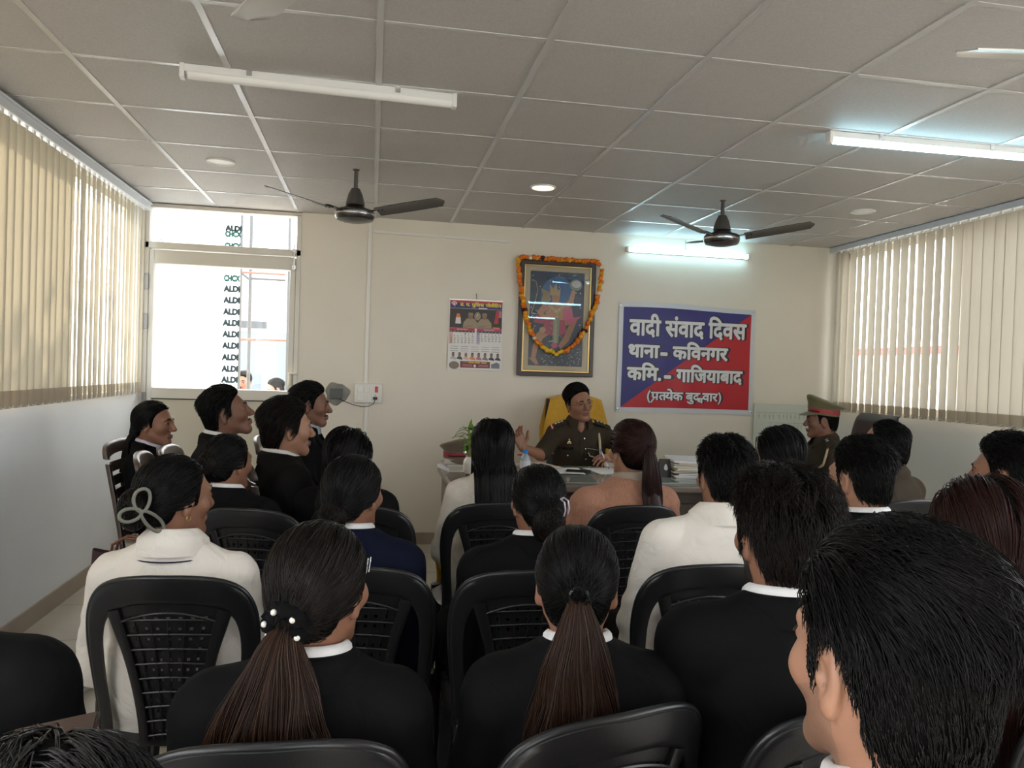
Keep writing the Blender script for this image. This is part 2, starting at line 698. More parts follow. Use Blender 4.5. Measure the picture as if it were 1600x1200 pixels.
def blinds(name, label, x, side, y0, y1, pitch, wid, ztop, zbot, ang_fn, vm, group):
    """side=+1: window on the -x side (faces +x)"""
    t = thing(name, label, 'blinds', (x, (y0 + y1) / 2, ztop), group=group)
    yc = (y0 + y1) / 2
    r = MB().bb((-0.022, y0 - yc - 0.04, 0), (0.022, y1 - yc + 0.05, 0.045))
    r.bb((-0.034, y0 - yc - 0.04, 0.045), (0.034, y1 - yc + 0.05, 0.056))
    r.build('headrail', m_rail, t, smooth=0, bev=0.003)
    n = int((y1 - y0) / pitch)
    pts = []
    for k in range(n + 1):
        y = y0 + k * pitch
        a = ang_fn(y, k)
        ca, sa = math.cos(a), math.sin(a)
        curve = 0.007
        tw = random.uniform(-0.05, 0.05)
        L = ztop - zbot

        def fn(u, v, tw=tw, ca=ca, sa=sa):
            s_ = (u - 0.5) * wid
            z = -0.02 - v * (L - 0.02)
            bulge = curve * (1 - (2 * u - 1) ** 2)
            c2, s2 = ca + (-sa * tw * v), sa + ca * tw * v
            pinch = 1 - 0.10 * max(0, (v - 0.94) / 0.06) ** 2
            return Vector((side * (s2 * s_ * pinch + bulge * c2), (c2 * s_ * pinch - bulge * s2), z))
        hem = 0.085 / L
        v_ = MB().grid(lambda u, v: fn(u, v * (1 - hem)), 4, 10)
        q = v_.build('vane', vm, t, smooth=60)
        q.location = (0, y - yc, 0)
        hm = MB().grid(lambda u, v: fn(u, (1 - hem) + v * hem) + Vector((0.0012 * math.sin(PI * v) + 0.0008, 0, 0)), 4, 3, thick=0.003)
        hq = hm.build('hem', m_hem, q, smooth=60)
        MB().bb((-0.004, -0.012, -0.025), (0.004, 0.012, 0.002)).build('hook', m_chain, q, smooth=0)
        pts.append((side * 0.0, y - yc, -(L) + 0.02))
    ch = MB()
    path = []
    for i in range(len(pts) - 1):
        a, b2 = Vector(pts[i]), Vector(pts[i + 1])
        for q in range(4):
            f = q / 4
            p = a.lerp(b2, f)
            p.z -= 0.018 * math.sin(PI * f)
            p.x += side * 0.02 * math.sin(PI * f)
            path.append(p)
    ch.tube(path, 0.0016, 5)
    ch.build('spacer_chain', m_chain, t)
    return t


def angL(y, k):
    if y < 4.72:
        return R(14 + 3 * math.sin(k * 2.1))
    if y < 4.95:
        return R(-3 - 10 * (k % 2))
    return R(-9 + 5 * math.sin(k * 1.7))


def angR(y, k):
    return R(-9 + 6 * math.sin(k * 1.9 + 1)) if y > 4.7 else R(0 + 5 * math.sin(k * 2.3))


blinds('vertical_blind', 'cream vertical blind over the left wall window, its near vanes shut and glowing', XL + 0.05, 1, 1.0, 6.16, 0.085, 0.1, 2.545, 1.175, angL, m_vaneL, 'vertical window blinds')
blinds('vertical_blind', 'pale cream vertical blind over the right wall window behind the capped officer', XR - 0.05, -1, 3.2, 6.22, 0.092, 0.1, 2.575, 1.175, angR, m_vaneR, 'vertical window blinds')

# ------------------------------------------------------------------ ceiling fittings
m_tubebody = mat('white_batten_body', (0.80, 0.80, 0.79), 0.35)
m_lit = emis('lit_tube_diffuser', (0.52, 0.88, 1.0), 14)
m_unlit = mat('unlit_tube_diffuser', (0.82, 0.82, 0.80), 0.3)
TUBES = 'slim tube battens of the room'


def tube_light(label, loc, rz, lit, length=1.1, wall=False):
    t = thing('tube_light', label, 'tube light', loc, rz, TUBES)
    b_ = MB()
    if wall:
        b_.bb((-length / 2, -0.012, -0.02), (length / 2, 0.012, 0.02))
        b_.build('batten', m_tubebody, t, bev=0.004)
        MB().grid(lambda u, v: Vector(((u - 0.5) * (length - 0.03), -0.012 - 0.024 * math.sin(PI * v), 0.018 * math.cos(PI * v))), 1, 8, thick=0.002).build('diffuser', m_lit if lit else m_unlit, t)
        for s_ in (-1, 1):
            MB().bb((s_ * length / 2 - 0.016, -0.038, -0.022), (s_ * length / 2 + 0.004, 0.0125, 0.022)).build('end_cap', m_tubebody, t, bev=0.004)
    else:
        b_.bb((-length / 2, -0.018, 0.012), (length / 2, 0.018, 0.045))
        b_.build('batten', m_tubebody, t, bev=0.004)
        MB().grid(lambda u, v: Vector(((u - 0.5) * (length - 0.03), -0.016 * math.cos(PI * v), 0.012 - 0.024 * math.sin(PI * v))), 1, 8, thick=0.002).build('diffuser', m_lit if lit else m_unlit, t)
        for s_ in (-1, 1):
            MB().bb((s_ * length / 2 - 0.016, -0.021, -0.014), (s_ * length / 2 + 0.004, 0.021, 0.046)).build('end_cap', m_tubebody, t, bev=0.004)
        for s_ in (-0.3, 0.3):
            MB().bb((s_ - 0.01, -0.022, 0.02), (s_ + 0.01, 0.022, 0.0465)).build('clip', m_steel, t)
    return t


ZT = ZC - 0.046
tube_light('unlit white tube light on the ceiling left of the middle', (-0.228, 3.335, ZT), R(2.6), False)
tube_light('lit bluish white tube light on the ceiling at the right', (2.66, 3.35, ZT), R(-1.0), True)
tube_light('lit tube light on the back wall above the red and blue banner', (2.642, YB - 0.012, 2.492), 0, True, wall=True)
tube_light('lit tube light on the rear ceiling over the right seats', (2.66, 0.75, ZT), 0, True)
tube_light('lit tube light on the rear ceiling over the left seats', (-0.23, 0.75, ZT), 0, True)
tube_light('lit tube light on the rearmost ceiling at the right', (2.9, -2.0, ZT), 0, True)
wire = MB().tube([(2.62, YB - 0.004, 2.60), (2.615, YB - 0.006, 2.56), (2.618, YB - 0.008, 2.515)], 0.003, 6)
tag(wire.build('cable', mat('grey_flex', (0.35, 0.36, 0.36), 0.5)), 'short grey cable rising from the back wall tube light', 'cable')

m_warm = emis('lit_downlight_lens', (1.0, 0.66, 0.34), 5)


def downlight(label, x, y, lit):
    t = thing('downlight', label, 'downlight', (x, y, ZC), group='round recessed ceiling downlights')
    MB().lathe([(0.083, 0.0), (0.083, -0.006), (0.076, -0.010), (0.070, -0.008), (0.068, 0.0)], n=40).build('rim', m_tubebody, t)
    MB().lathe([(0.0005, -0.005), (0.069, -0.005), (0.069, 0.0), (0.0005, 0)], n=40).build('lens', m_warm if lit else m_unlit, t)


downlight('unlit round downlight in the ceiling near the door', -0.921, 4.848, False)
downlight('lit warm round downlight in the ceiling above the picture', 1.047, 4.87, True)
downlight('unlit round downlight in the ceiling at the right window', 3.314, 4.853, False)

m_fan = mat('dark_brown_fan_enamel', (0.065, 0.058, 0.052), 0.35, spec=0.6)
m_fan2 = mat('black_fan_trim', (0.02, 0.018, 0.018), 0.25, spec=0.6)
m_silver = mat('silver_fan_enamel', (0.62, 0.61, 0.60), 0.28, metal=0.6)
m_band = mat('chrome_band', (0.8, 0.8, 0.8), 0.15, metal=1.0)


def fan(label, x, y, zhub, a0, m=m_fan, rad=0.58, bend=0.05):
    t = thing('ceiling_fan', label, 'ceiling fan', (x, y, ZC), group='three bladed ceiling fans')
    dz = zhub - ZC
    MB().lathe([(0.022, 0), (0.022, -0.004), (0.0125, -0.008), (0.0125, dz + 0.12)], n=16).build('downrod', m, t)
    MB().lathe([(0.014, dz + 0.165), (0.026, dz + 0.16), (0.043, dz + 0.125), (0.055, dz + 0.08), (0.058, dz + 0.062), (0.05, dz + 0.058)], n=28).build('canopy', m, t)
    MB().lathe([(0.045, dz + 0.062), (0.06, dz + 0.05), (0.075, dz + 0.036), (0.108, dz + 0.030), (0.118, dz + 0.018), (0.118, dz - 0.012), (0.108, dz - 0.03), (0.06, dz - 0.042), (0.02, dz - 0.046)], n=36).build('motor', m_fan2 if m is m_fan else m, t)
    MB().lathe([(0.119, dz + 0.008), (0.1195, dz + 0.002), (0.119, dz - 0.004)], n=36).build('motor_band', m_band, t)
    for k in range(3):
        a = a0 + k * 2 * PI / 3
        Rm = Matrix.Rotation(a, 4, 'Z')

        def bf(u, v):
            r_ = 0.15 + u * (rad - 0.15)
            w = 0.052 + 0.006 * math.sin(PI * u)
            if u > 0.94:
                w *= math.sqrt(max(0.04, 1 - ((u - 0.94) / 0.06) ** 2))
            c_ = (v - 0.5) * 2 * w
            return Rm @ Vector((r_, c_, dz + 0.018 + bend * u - 0.22 * c_ * 1.0 - 0.004 * (2 * v - 1) ** 2 + 0.004))
        bl_ = MB().grid(bf, 16, 6, thick=0.004).build('blade', m, t)
        br = MB()
        br.tube([Rm @ Vector((0.10, 0, dz + 0.022)), Rm @ Vector((0.14, 0, dz + 0.026)), Rm @ Vector((0.20, 0, dz + 0.030))], [0.012, 0.02, 0.026], 10, flat=0.16)
        for q in (0.165, 0.19):
            for s_ in (-1, 1):
                br.ball(Rm @ Vector((q, s_ * 0.014, dz + 0.022)), 0.005, 8, 5)
        br.build('blade_bracket', m_fan2 if m is m_fan else m, bl_)
    return t


fan('dark brown ceiling fan beside the door, nearer the left', -0.13, 4.80, 2.345, R(-27))
fan('dark brown ceiling fan above the back wall tube light', 2.28, 4.86, 2.36, R(-33), bend=0.06)
fan('silver ceiling fan overhead, only a blade tip seen at the top edge', -0.05, 1.62, 2.315, R(119), m_silver, 0.63, 0.01)
fan('silver ceiling fan overhead, a blade tip seen at the right edge', 2.13, 1.74, 2.315, R(167), m_silver, 0.60, 0.01)

# ------------------------------------------------------------------ things on the back wall
Mw = wallM(YB)
m_pvc = mat('white_pvc', (0.80, 0.78, 0.72), 0.4)
c_ = MB()
c_.bb((-0.062, YB - 0.014, 1.29), (-0.032, YB, ZC))
c_.bb((-0.05, YB - 0.014, 0.1), (-0.022, YB, 1.14))
tag(c_.build('conduit', m_pvc, bev=0.002), 'upright white cable trunking down the back wall through the switchboard', 'conduit')
c_ = MB().box((0.53, YB - 0.012, 2.50), (1.09, 0.022, 0.022), rot=Matrix.Rotation(R(0.6), 3, 'Y'))
tag(c_.build('conduit', m_pvc, bev=0.002), 'level white cable trunking high on the back wall', 'conduit')
sb = thing('switchboard', 'white switchboard with a red switch on the back wall', 'switchboard', (-0.025, YB, 1.217))
MB().bb((-0.11, -0.045, -0.077), (0.11, 0, 0.077)).build('plate', m_pvc, sb, bev=0.006)
for (x, z, w) in ((-0.062, 0.03, 0.05), (-0.062, -0.035, 0.05), (-0.017, -0.035, 0.024), (-0.012, 0.03, 0.044)):
    MB().bb((x - w / 2, -0.05, z - 0.024), (x + w / 2, -0.04, z + 0.024)).build('rocker', mat('ivory_rocker', (0.82, 0.80, 0.75), 0.3), sb, bev=0.003)
MB().bb((0.053, -0.051, 0.008), (0.077, -0.04, 0.056)).build('rocker', mat('red_lit_rocker', (0.55, 0.01, 0.02), 0.3), sb, bev=0.003)
so = MB().bb((0.025, -0.048, -0.06), (0.09, -0.04, -0.004))
so.build('socket', mat('ivory_socket', (0.80, 0.78, 0.74), 0.35), sb, bev=0.003)
so = MB()
for (x, z) in ((0.057, -0.015), (0.045, -0.04), (0.069, -0.04)):
    so.lathe([(0.004, -0.0495), (0.004, -0.047)], (x, 0, z), 8, axis='y')
so.build('socket_holes', m_dark, sb)
pg = thing('charging_cable', 'thin black cable from the switchboard to the grey wall patch', 'cable', (-0.025, YB, 1.18))
MB().bb((0.04, -0.075, -0.012), (0.074, -0.0515, 0.01)).build('plug', m_dark, pg, bev=0.004)
ctrl = [(0.057, -0.07, -0.012), (0.045, -0.07, -0.045), (0.01, -0.06, -0.065), (-0.05, -0.045, -0.07), (-0.12, -0.035, -0.055), (-0.2, -0.03, -0.025), (-0.255, -0.03, 0.0)]
MB().tube(ctrl, 0.003, 6).build('lead', m_dark, pg)
# rough cement patch with the grey box set in it
m_cem = mat('bare_cement', (0.27, 0.26, 0.23), 0.9, bump=0.6, bscale=40, var=0.25, vscale=20)
pt = []
for k in range(28):
    a = 2 * PI * k / 28
    r_ = 0.093 * (1 + 0.10 * math.sin(3 * a + 1) + 0.05 * math.sin(7 * a))
    pt.append((-0.268 + r_ * math.cos(a), YB - 0.001, 1.207 + r_ * 0.95 * math.sin(a)))
cp = MB()
n_ = len(pt)
mid = [(p[0] * 0.9 - 0.0268, YB - 0.012, (p[2] - 1.207) * 0.9 + 1.207) for p in pt]
cp.hexa([(p[0], YB, p[2]) for p in pt], mid)
pa = tag(cp.build('cement_patch', m_cem, smooth=60), 'rough grey cement patch in the cream wall beside the switchboard', 'wall patch')
MB().bb((-0.322, YB - 0.035, 1.165), (-0.225, YB - 0.008, 1.245)).build('socket_box', mat('dark_grey_box', (0.10, 0.105, 0.11), 0.5), pa, bev=0.006)

# calendar
cal = thing('wall_calendar', 'printed wall calendar with a khaki photo hung left of the framed picture', 'calendar', (0.825, YB, 1.715))
m_paper = mat('white_paper', (0.80, 0.78, 0.75), 0.5)
CW, CH = 0.222, 0.286


def csurf(x, z):
    return -0.006 - 0.012 * max(0, (CH - z) / (2 * CH)) ** 2


MB().grid(lambda u, v: Vector(((u - 0.5) * 2 * CW, csurf((u - 0.5) * 2 * CW, (v - 0.5) * 2 * CH), (v - 0.5) * 2 * CH)), 8, 10, thick=0.001).build('sheet', m_paper, cal)
MB().bb((-CW, -0.014, CH - 0.006), (CW, -0.006, CH + 0.004)).build('top_strip', mat('tin_strip', (0.6, 0.58, 0.55), 0.3, metal=0.8), cal)
MB().tube([(-0.005, -0.003, CH + 0.055), (0.0, -0.008, CH + 0.02), (-0.002, -0.01, CH)], 0.0025, 6).build('hanging_hook', mat('iron_wire', (0.12, 0.11, 0.10), 0.5, metal=0.6), cal)
pcol = {'red': (0.50, 0.035, 0.045), 'pink': (0.48, 0.05, 0.16), 'navy': (0.03, 0.035, 0.16), 'dark': (0.035, 0.028, 0.026), 'khaki': (0.34, 0.26, 0.17), 'khaki2': (0.26, 0.2, 0.13), 'skin': (0.26, 0.14, 0.09), 'yellow': (0.85, 0.60, 0.04),
        'orange': (0.80, 0.22, 0.05), 'white': (0.75, 0.73, 0.70), 'ink': (0.05, 0.05, 0.06), 'maroon': (0.20, 0.03, 0.05), 'blush': (0.72, 0.45, 0.40), 'lilac': (0.50, 0.47, 0.60), 'rose': (0.5, 0.17, 0.25), 'brown': (0.24, 0.18, 0.14), 'grey': (0.2, 0.2, 0.24)}
pn = list(pcol)
pm = [mat('print_' + k, pcol[k], 0.45) for k in pn]
pr = MB()
lay = [0]


def flat(pts, col):
    lay[0] += 1
    e = 0.0012 + lay[0] * 0.000012
    # fan out of small quads so that the print follows the curved sheet
    pr.poly([(x, csurf(x, z) - e, z) for x, z in pts], pn.index(col))


def rect(x0, z0, x1, z1, col):
    n = max(1, int(abs(z1 - z0) / 0.06))
    for i in range(n):
        a, b2 = z0 + (z1 - z0) * i / n, z0 + (z1 - z0) * (i + 1) / n
        flat([(x0, a), (x1, a), (x1, b2), (x0, b2)], col)


def oval(x, z, rx, rz, col, n=14, a0=0, a1=2 * PI):
    flat([(x + rx * math.cos(a0 + (a1 - a0) * k / n), z + rz * math.sin(a0 + (a1 - a0) * k / n)) for k in range(n)], col)


def words(body, size, x, z, w, col, bold=0.0):
    lay[0] += 1
    t_ = MB()
    put_text(t_, body, size, (x, z), Matrix.Identity(4), bold, w)
    e = 0.0012 + lay[0] * 0.000012
    pr.add([(v[0], csurf(v[0], v[1]) - e - v[2], v[1]) for v in t_.v], t_.f, pn.index(col))


rect(-0.215, 0.262, 0.215, 0.278, 'red')
rect(-0.215, 0.215, 0.215, 0.262, 'navy')
oval(-0.182, 0.247, 0.025, 0.023, 'white')
oval(-0.182, 0.247, 0.017, 0.016, 'red')
oval(-0.182, 0.247, 0.010, 0.009, 'white')
words('उ. प. पुिलस', 0.036, -0.135, 0.235, 0.195, 'yellow', 0.0015)
words('पोलीिटन', 0.036, 0.075, 0.235, 0.13, 'yellow', 0.0015)
rect(0.02, 0.216, 0.09, 0.224, 'white')
rect(-0.215, 0.055, 0.215, 0.213, 'dark')
rect(-0.195, 0.15, -0.165, 0.205, 'khaki2')
flat([(-0.152, 0.20), (-0.142, 0.20), (-0.127, 0.14), (-0.165, 0.14)], 'orange')
flat([(-0.165, 0.14), (-0.127, 0.14), (-0.122, 0.085), (-0.17, 0.085)], 'white')
oval(-0.146, 0.115, 0.011, 0.012, 'navy')
flat([(0.165, 0.205), (0.19, 0.205), (0.185, 0.10), (0.15, 0.10)], 'red')
rect(0.18, 0.15, 0.21, 0.205, 'rose')
for x, hat in ((-0.045, 0), (0.07, 1)):
    flat([(x - 0.062, 0.058), (x + 0.062, 0.058), (x + 0.058, 0.10), (x + 0.03, 0.135), (x - 0.03, 0.135), (x - 0.058, 0.10)], 'khaki')
    flat([(x - 0.05, 0.06), (x + 0.05, 0.075), (x + 0.05, 0.09), (x - 0.05, 0.075)], 'khaki2')
    oval(x, 0.152, 0.019, 0.025, 'skin')
    flat([(x - 0.021, 0.16), (x + 0.021, 0.16), (x + 0.018, 0.182), (x - 0.018, 0.182)], 'khaki2')
oval(0.012, 0.155, 0.026, 0.034, 'khaki')
oval(0.012, 0.158, 0.016, 0.022, 'dark')
oval(0.012, 0.16, 0.009, 0.014, 'white')
rect(0.14, 0.057, 0.2, 0.07, 'orange')
for s_, cc in ((-0.215, 'red'), (0.008, 'pink')):
    rect(s_, 0.034, s_ + 0.207, 0.054, cc)
    rect(s_, 0.020, s_ + 0.207, 0.034, 'ink')
    rect(s_, -0.075, s_ + 0.028, 0.02, 'blush' if cc == 'red' else 'lilac')
    words('JANUARY' if cc == 'red' else 'FEBRUARY', 0.014, s_ + 0.06, 0.039, 0.09, 'white')
    for k, q in enumerate('SMTWTFS'):
        words(q, 0.012, s_ + 0.008 + 0.0295 * k, 0.0225, 0.009, 'white')
    dnum, st = (31, 4) if cc == 'red' else (28, 0)
    for dd in range(dnum):
        c0, r0 = (dd + st) % 7, (dd + st) // 7
        words(str(dd + 1), 0.0145, s_ + 0.007 + 0.0295 * c0, 0.003 - 0.0178 * r0, 0.007 if dd < 9 else 0.014, 'ink', 0.0003)
for k in range(3):
    for q in range(5):
        rect(-0.205 + q * 0.085, -0.098 - k * 0.018, -0.14 + q * 0.085, -0.095 - k * 0.018, 'grey')
for k in range(8):
    x = -0.18 + k * 0.0525
    cc = ('lilac', 'ink', 'blush', 'orange', 'rose', 'grey', 'ink', 'ink')[k]
    oval(x, -0.205, 0.025, 0.028, cc, 12, 0, PI)
    oval(x, -0.165, 0.0115, 0.017, 'skin')
    oval(x, -0.155, 0.0125, 0.011, 'rose' if k == 2 else 'ink', 10, 0, PI)
rect(-0.12, -0.268, 0.125, -0.215, 'maroon')
for k in range(4):
    rect(-0.105 + 0.052 * k, -0.229, -0.062 + 0.052 * k + 0.004 * (k % 2), -0.221, 'yellow')
for k in range(2):
    rect(-0.1, -0.245 - 0.011 * k, -0.02, -0.242 - 0.011 * k, 'blush')
    rect(0.03, -0.245 - 0.011 * k, 0.11, -0.242 - 0.011 * k, 'blush')
oval(0.0, -0.252, 0.011, 0.012, 'white')
oval(-0.17, -0.25, 0.042, 0.032, 'brown')
flat([(0.135, -0.268), (0.205, -0.268), (0.205, -0.23), (0.18, -0.218), (0.135, -0.235)], 'grey')
pr.build('print', pm, cal, smooth=0)

# banner
BX0, BX1, BZ0, BZ1 = 2.04, 3.285, 1.115, 2.045
ban = thing('banner', 'red and blue flex banner lettered in white on the back wall', 'banner', ((BX0 + BX1) / 2, YB, (BZ0 + BZ1) / 2))
bw, bh = (BX1 - BX0) / 2, (BZ1 - BZ0) / 2


def bsurf(x, z):
    return -0.012 - 0.004 * math.sin(9 * x + 3 * z) * math.sin(5 * z + 1) - 0.0025 * math.sin(21 * x - 8 * z) - 0.003 * math.cos(3 * z)


def bedge(u, v):
    x = (u - 0.5) * 2 * bw
    z = (v - 0.5) * 2 * bh
    z += (0.012 * math.sin(PI * u * 1.4 + 0.3) if v > 0.5 else 0.004 * math.sin(PI * u)) * abs(v - 0.5) * 2
    return x, z


def bpt(u, v, e=0.0):
    x, z = bedge(u, v)
    return Vector((x, bsurf(x, z) - e, z))


m_flexw = mat('white_flex', (0.62, 0.64, 0.68), 0.3, spec=0.5)
m_flexb = mat('blue_flex', (0.035, 0.032, 0.19), 0.42, spec=0.4)
m_flexr = mat('red_flex', (0.50, 0.018, 0.03), 0.42, spec=0.4)
MB().grid(lambda u, v: bpt(u, v), 30, 22, thick=0.001).build('backing', m_flexw, ban)
fx, fz = 0.032, 0.045
pp = MB()
NU, NV = 44, 44
for i in range(NU):
    for j in range(NV):
        us = [fx + (1 - 2 * fx) * q / NU for q in (i, i + 1)]
        vs_ = [fz + (1 - 2 * fz) * q / NV for q in (j, j + 1)]
        P4 = [bpt(us[0], vs_[0], .0016), bpt(us[1], vs_[0], .0016), bpt(us[1], vs_[1], .0016), bpt(us[0], vs_[1], .0016)]
        if i == j:
            pp.poly([P4[0], P4[1], P4[2]], 1)
            pp.poly([P4[0], P4[2], P4[3]], 0)
        else:
            pp.poly(P4, 1 if i > j else 0)
pp.build('field', [m_flexb, m_flexr], ban)
letters = [MB(), MB()]


def bt(body, size, x, z, width, bold, edge):
    """bold lettering with a dark edge; x,z = left of baseline in banner metres"""
    for k, bo in ((0, bold + edge), (1, bold)):
        t_ = MB()
        put_text(t_, body, size, (0, 0), Matrix.Identity(4), bo, width + 2 * bo)
        e = (0.0026, 0.0040)[k]
        letters[k].add([(v[0] + x - bo, bsurf(v[0] + x, v[1] + z) - e - v[2] * 3, v[1] + z) for v in t_.v], t_.f)


def bx(px):    # picture-banner fractions to metres
    return px - bw


H_ = 2 * bh
bt('वादी संवाद िदवस', 0.200, bx(0.100), 0.195, 1.045, 0.0068, 0.0075)
bt('थाना', 0.160, bx(0.096), 0.008, 0.258, 0.0062, 0.0075)
bt('-', 0.200, bx(0.385), -0.004, 0.040, 0.0062, 0.0075)
bt('किवनगर', 0.160, bx(0.495), 0.004, 0.485, 0.0062, 0.0075)
bt('किम.', 0.160, bx(0.090), -0.186, 0.285, 0.0062, 0.0075)
bt('-', 0.200, bx(0.425), -0.198, 0.040, 0.0062, 0.0075)
bt('गािजयाबाद', 0.160, bx(0.535), -0.190, 0.590, 0.0062, 0.0075)
for wd_, sz_, x_, z_, w_ in (('(', .11, .275, -.352, .020), ('प', .104, .310, -.352, .064), ('त', .104, .381, -.352, .058), ('ये', .104, .434, -.352, .070), ('क', .104, .506, -.352, .082), ('बु', .104, .622, -.352, .066), ('द', .104, .690, -.352, .058), ('ध', .064, .735, -.369, .040), ('वार', .104, .778, -.352, .132), (')', .11, .922, -.352, .020)):
    bt(wd_, sz_, bx(x_), z_, w_, 0.0032, 0.0048)
for k_, e_, mb_ in ((0, .0026, .0105), (1, .0042, .006)):      # the small strokes of the joined letters
    for (xa, za, xb, zb) in ((.332, -.345, .312, -.372),):
        d_ = Vector((xb - xa, zb - za)).normalized()
        n2 = Vector((-d_.y, d_.x)) * mb_
        a_, b_ = Vector((bx(xa), za)) - d_ * mb_, Vector((bx(xb), zb)) + d_ * mb_
        letters[k_].poly([(v.x, bsurf(v.x, v.y) - e_ - .0002, v.y) for v in (a_ + n2, b_ + n2, b_ - n2, a_ - n2)])
letters[0].build('letter_outline', mat('dark_letter_edge', (0.02, 0.012, 0.03), 0.4), ban, smooth=0)
letters[1].build('lettering', mat('white_lettering', (0.72, 0.73, 0.74), 0.35), ban, smooth=0)
for (u, v) in ((.012, .97), (.985, .97), (.012, .03), (.985, .03)):
    p = bpt(u, v)
    MB().lathe([(0.004, 0), (0.008, -0.003), (0.008, -0.006), (0.002, -0.008)], p, 10, axis='y').build('eyelet', m_steel, ban)

# framed picture with marigold garland
FX0, FX1, FZ0, FZ1 = 1.172, 1.82, 1.40, 2.352
fw_, fh_ = (FX1 - FX0) / 2, (FZ1 - FZ0) / 2
pic = thing('framed_picture', 'framed devotional picture in a dark wood frame on the back wall', 'picture', ((FX0 + FX1) / 2, YB - 0.010, (FZ0 + FZ1) / 2))
pic.rotation_euler = (R(-0.35), 0, 0)
m_wood = mat('dark_polished_wood', (0.035, 0.016, 0.012), 0.3, spec=0.5, var=0.2, vscale=12)
m_gold = mat('gold_beading', (0.60, 0.42, 0.16), 0.28, metal=0.9)
m_mount = mat('beige_mount_board', (0.50, 0.42, 0.28), 0.7)
f_ = MB()
e_ = 0.035
for (a, b2) in (((-fw_, -fh_), (-fw_ + e_, fh_)), ((fw_ - e_, -fh_), (fw_, fh_)), ((-fw_ + e_, fh_ - e_), (fw_ - e_, fh_)), ((-fw_ + e_, -fh_), (fw_ - e_, -fh_ + e_))):
    f_.bb((a[0], -0.035, a[1]), (b2[0], 0, b2[1]))
f_.build('frame', m_wood, pic, smooth=0, bev=0.006)
f_ = MB()
g_ = e_ + 0.012
for (a, b2) in (((-fw_ + e_, -fh_ + e_), (-fw_ + g_, fh_ - e_)), ((fw_ - g_, -fh_ + e_), (fw_ - e_, fh_ - e_)), ((-fw_ + g_, fh_ - g_), (fw_ - g_, fh_ - e_)), ((-fw_ + g_, -fh_ + e_), (fw_ - g_, -fh_ + g_))):
    f_.bb((a[0], -0.029, a[1]), (b2[0], -0.004, b2[1]))
f_.build('gold_fillet', m_gold, pic, smooth=0, bev=0.003)
MB().bb((-fw_ + e_, -0.014, -fh_ + e_), (fw_ - e_, -0.006, fh_ - e_)).build('mount', m_mount, pic, smooth=0)
pw, ph = fw_ - 0.093, fh_ - 0.085
art = MB()
acol = {'night': (0.025, 0.045, 0.085), 'halo': (0.05, 0.13, 0.30), 'flesh': (0.42, 0.21, 0.13), 'flesh2': (0.34, 0.16, 0.10), 'pink': (0.50, 0.10, 0.20), 'rose': (0.36, 0.06, 0.12), 'gold': (0.42, 0.32, 0.17), 'gold2': (0.28, 0.22, 0.12), 'star': (0.55, 0.58, 0.60),
        'green': (0.20, 0.28, 0.22), 'white': (0.6, 0.58, 0.52), 'dark': (0.03, 0.03, 0.04)}
an = list(acol)
la = [0]


def ap(pts, col):
    la[0] += 1
    art.poly([(x * pw, -0.0145 - la[0] * 0.000012, z * ph) for x, z in pts], an.index(col))


def ao(x, z, rx, rz, col, n=20, rot=0.0):
    c0, s0 = math.cos(rot), math.sin(rot)
    P_ = []
    for k in range(n):
        a = 2 * PI * k / n
        u, v = rx * math.cos(a), rz * math.sin(a)
        P_.append((x + u * c0 - v * s0 * ph / pw, z + u * s0 * pw / ph + v * c0))
    ap(P_, col)


def limb(pts, ws, col):
    """tapered band along pts"""
    P_ = [Vector((x * pw, z * ph)) for x, z in pts]
    L_, R_ = [], []
    for i, p in enumerate(P_):
        t = (P_[min(i + 1, len(P_) - 1)] - P_[max(i - 1, 0)]).normalized()
        q = Vector((-t.y, t.x)) * ws[i] * pw
        L_.append(p + q)
        R_.append(p - q)
    for i in range(len(P_) - 1):
        la[0] += 1
        art.poly([(v.x, -0.0145 - la[0] * 0.000012, v.y) for v in (L_[i], L_[i + 1], R_[i + 1], R_[i])], an.index(col))


ap([(-1, -1), (1, -1), (1, 1), (-1, 1)], 'night')
ao(0.02, 0.50, 0.62, 0.40, 'halo', 32)
for k in range(46):
    x, z = random.uniform(-.95, .95), random.uniform(-.3, .96)
    ao(x, z, 0.022, 0.012, 'star', 8)
for k in range(60):
    x, z = random.uniform(-.5, .95), random.uniform(-.98, -.62)
    ao(x, z, random.uniform(.02, .05), 0.006, 'star', 6, random.uniform(-.6, 1))
# a plain striding figure in pink and gold
limb([(-.95, .80), (-.80, .78), (-.72, .60), (-.80, .35), (-.92, .12)], [.012] * 5, 'gold')
limb([(-.35, -.25), (-.60, -.38), (-.75, -.62), (-.82, -.86)], [.17, .15, .10, .07], 'flesh')
ap([(-.98, -.84), (-.72, -.84), (-.60, -.97), (-.72, -.985)], 'flesh')
limb([(.10, -.10), (.62, -.06), (.38, -.42), (.14, -.60)], [.17, .16, .12, .08], 'flesh2')
ao(-.05, .12, .36, .26, 'flesh')
ap([(.25, .30), (.55, .26), (.62, .05), (.95, .08), (.55, -.10), (.25, .0)], 'pink')
ap([(-.55, .15), (-.75, .05), (-.85, -.08), (-.5, -.12), (-.35, .05)], 'rose')
ap([(-.45, -.02), (.30, -.02), (.38, -.26), (.05, -.40), (-.5, -.30)], 'rose')
ap([(-.12, .0), (.12, .0), (.10, -.52), (-.12, -.50)], 'green')
ap([(-.05, .0), (.02, .0), (.02, -.52), (-.05, -.52)], 'gold')
limb([(-.38, .28), (-.62, .12), (-.42, .02), (-.18, .03)], [.13, .12, .09, .07], 'flesh')
limb([(.28, .26), (.52, .38), (.60, .62)], [.12, .10, .07], 'flesh')
ao(.68, .74, .24, .12, 'green')
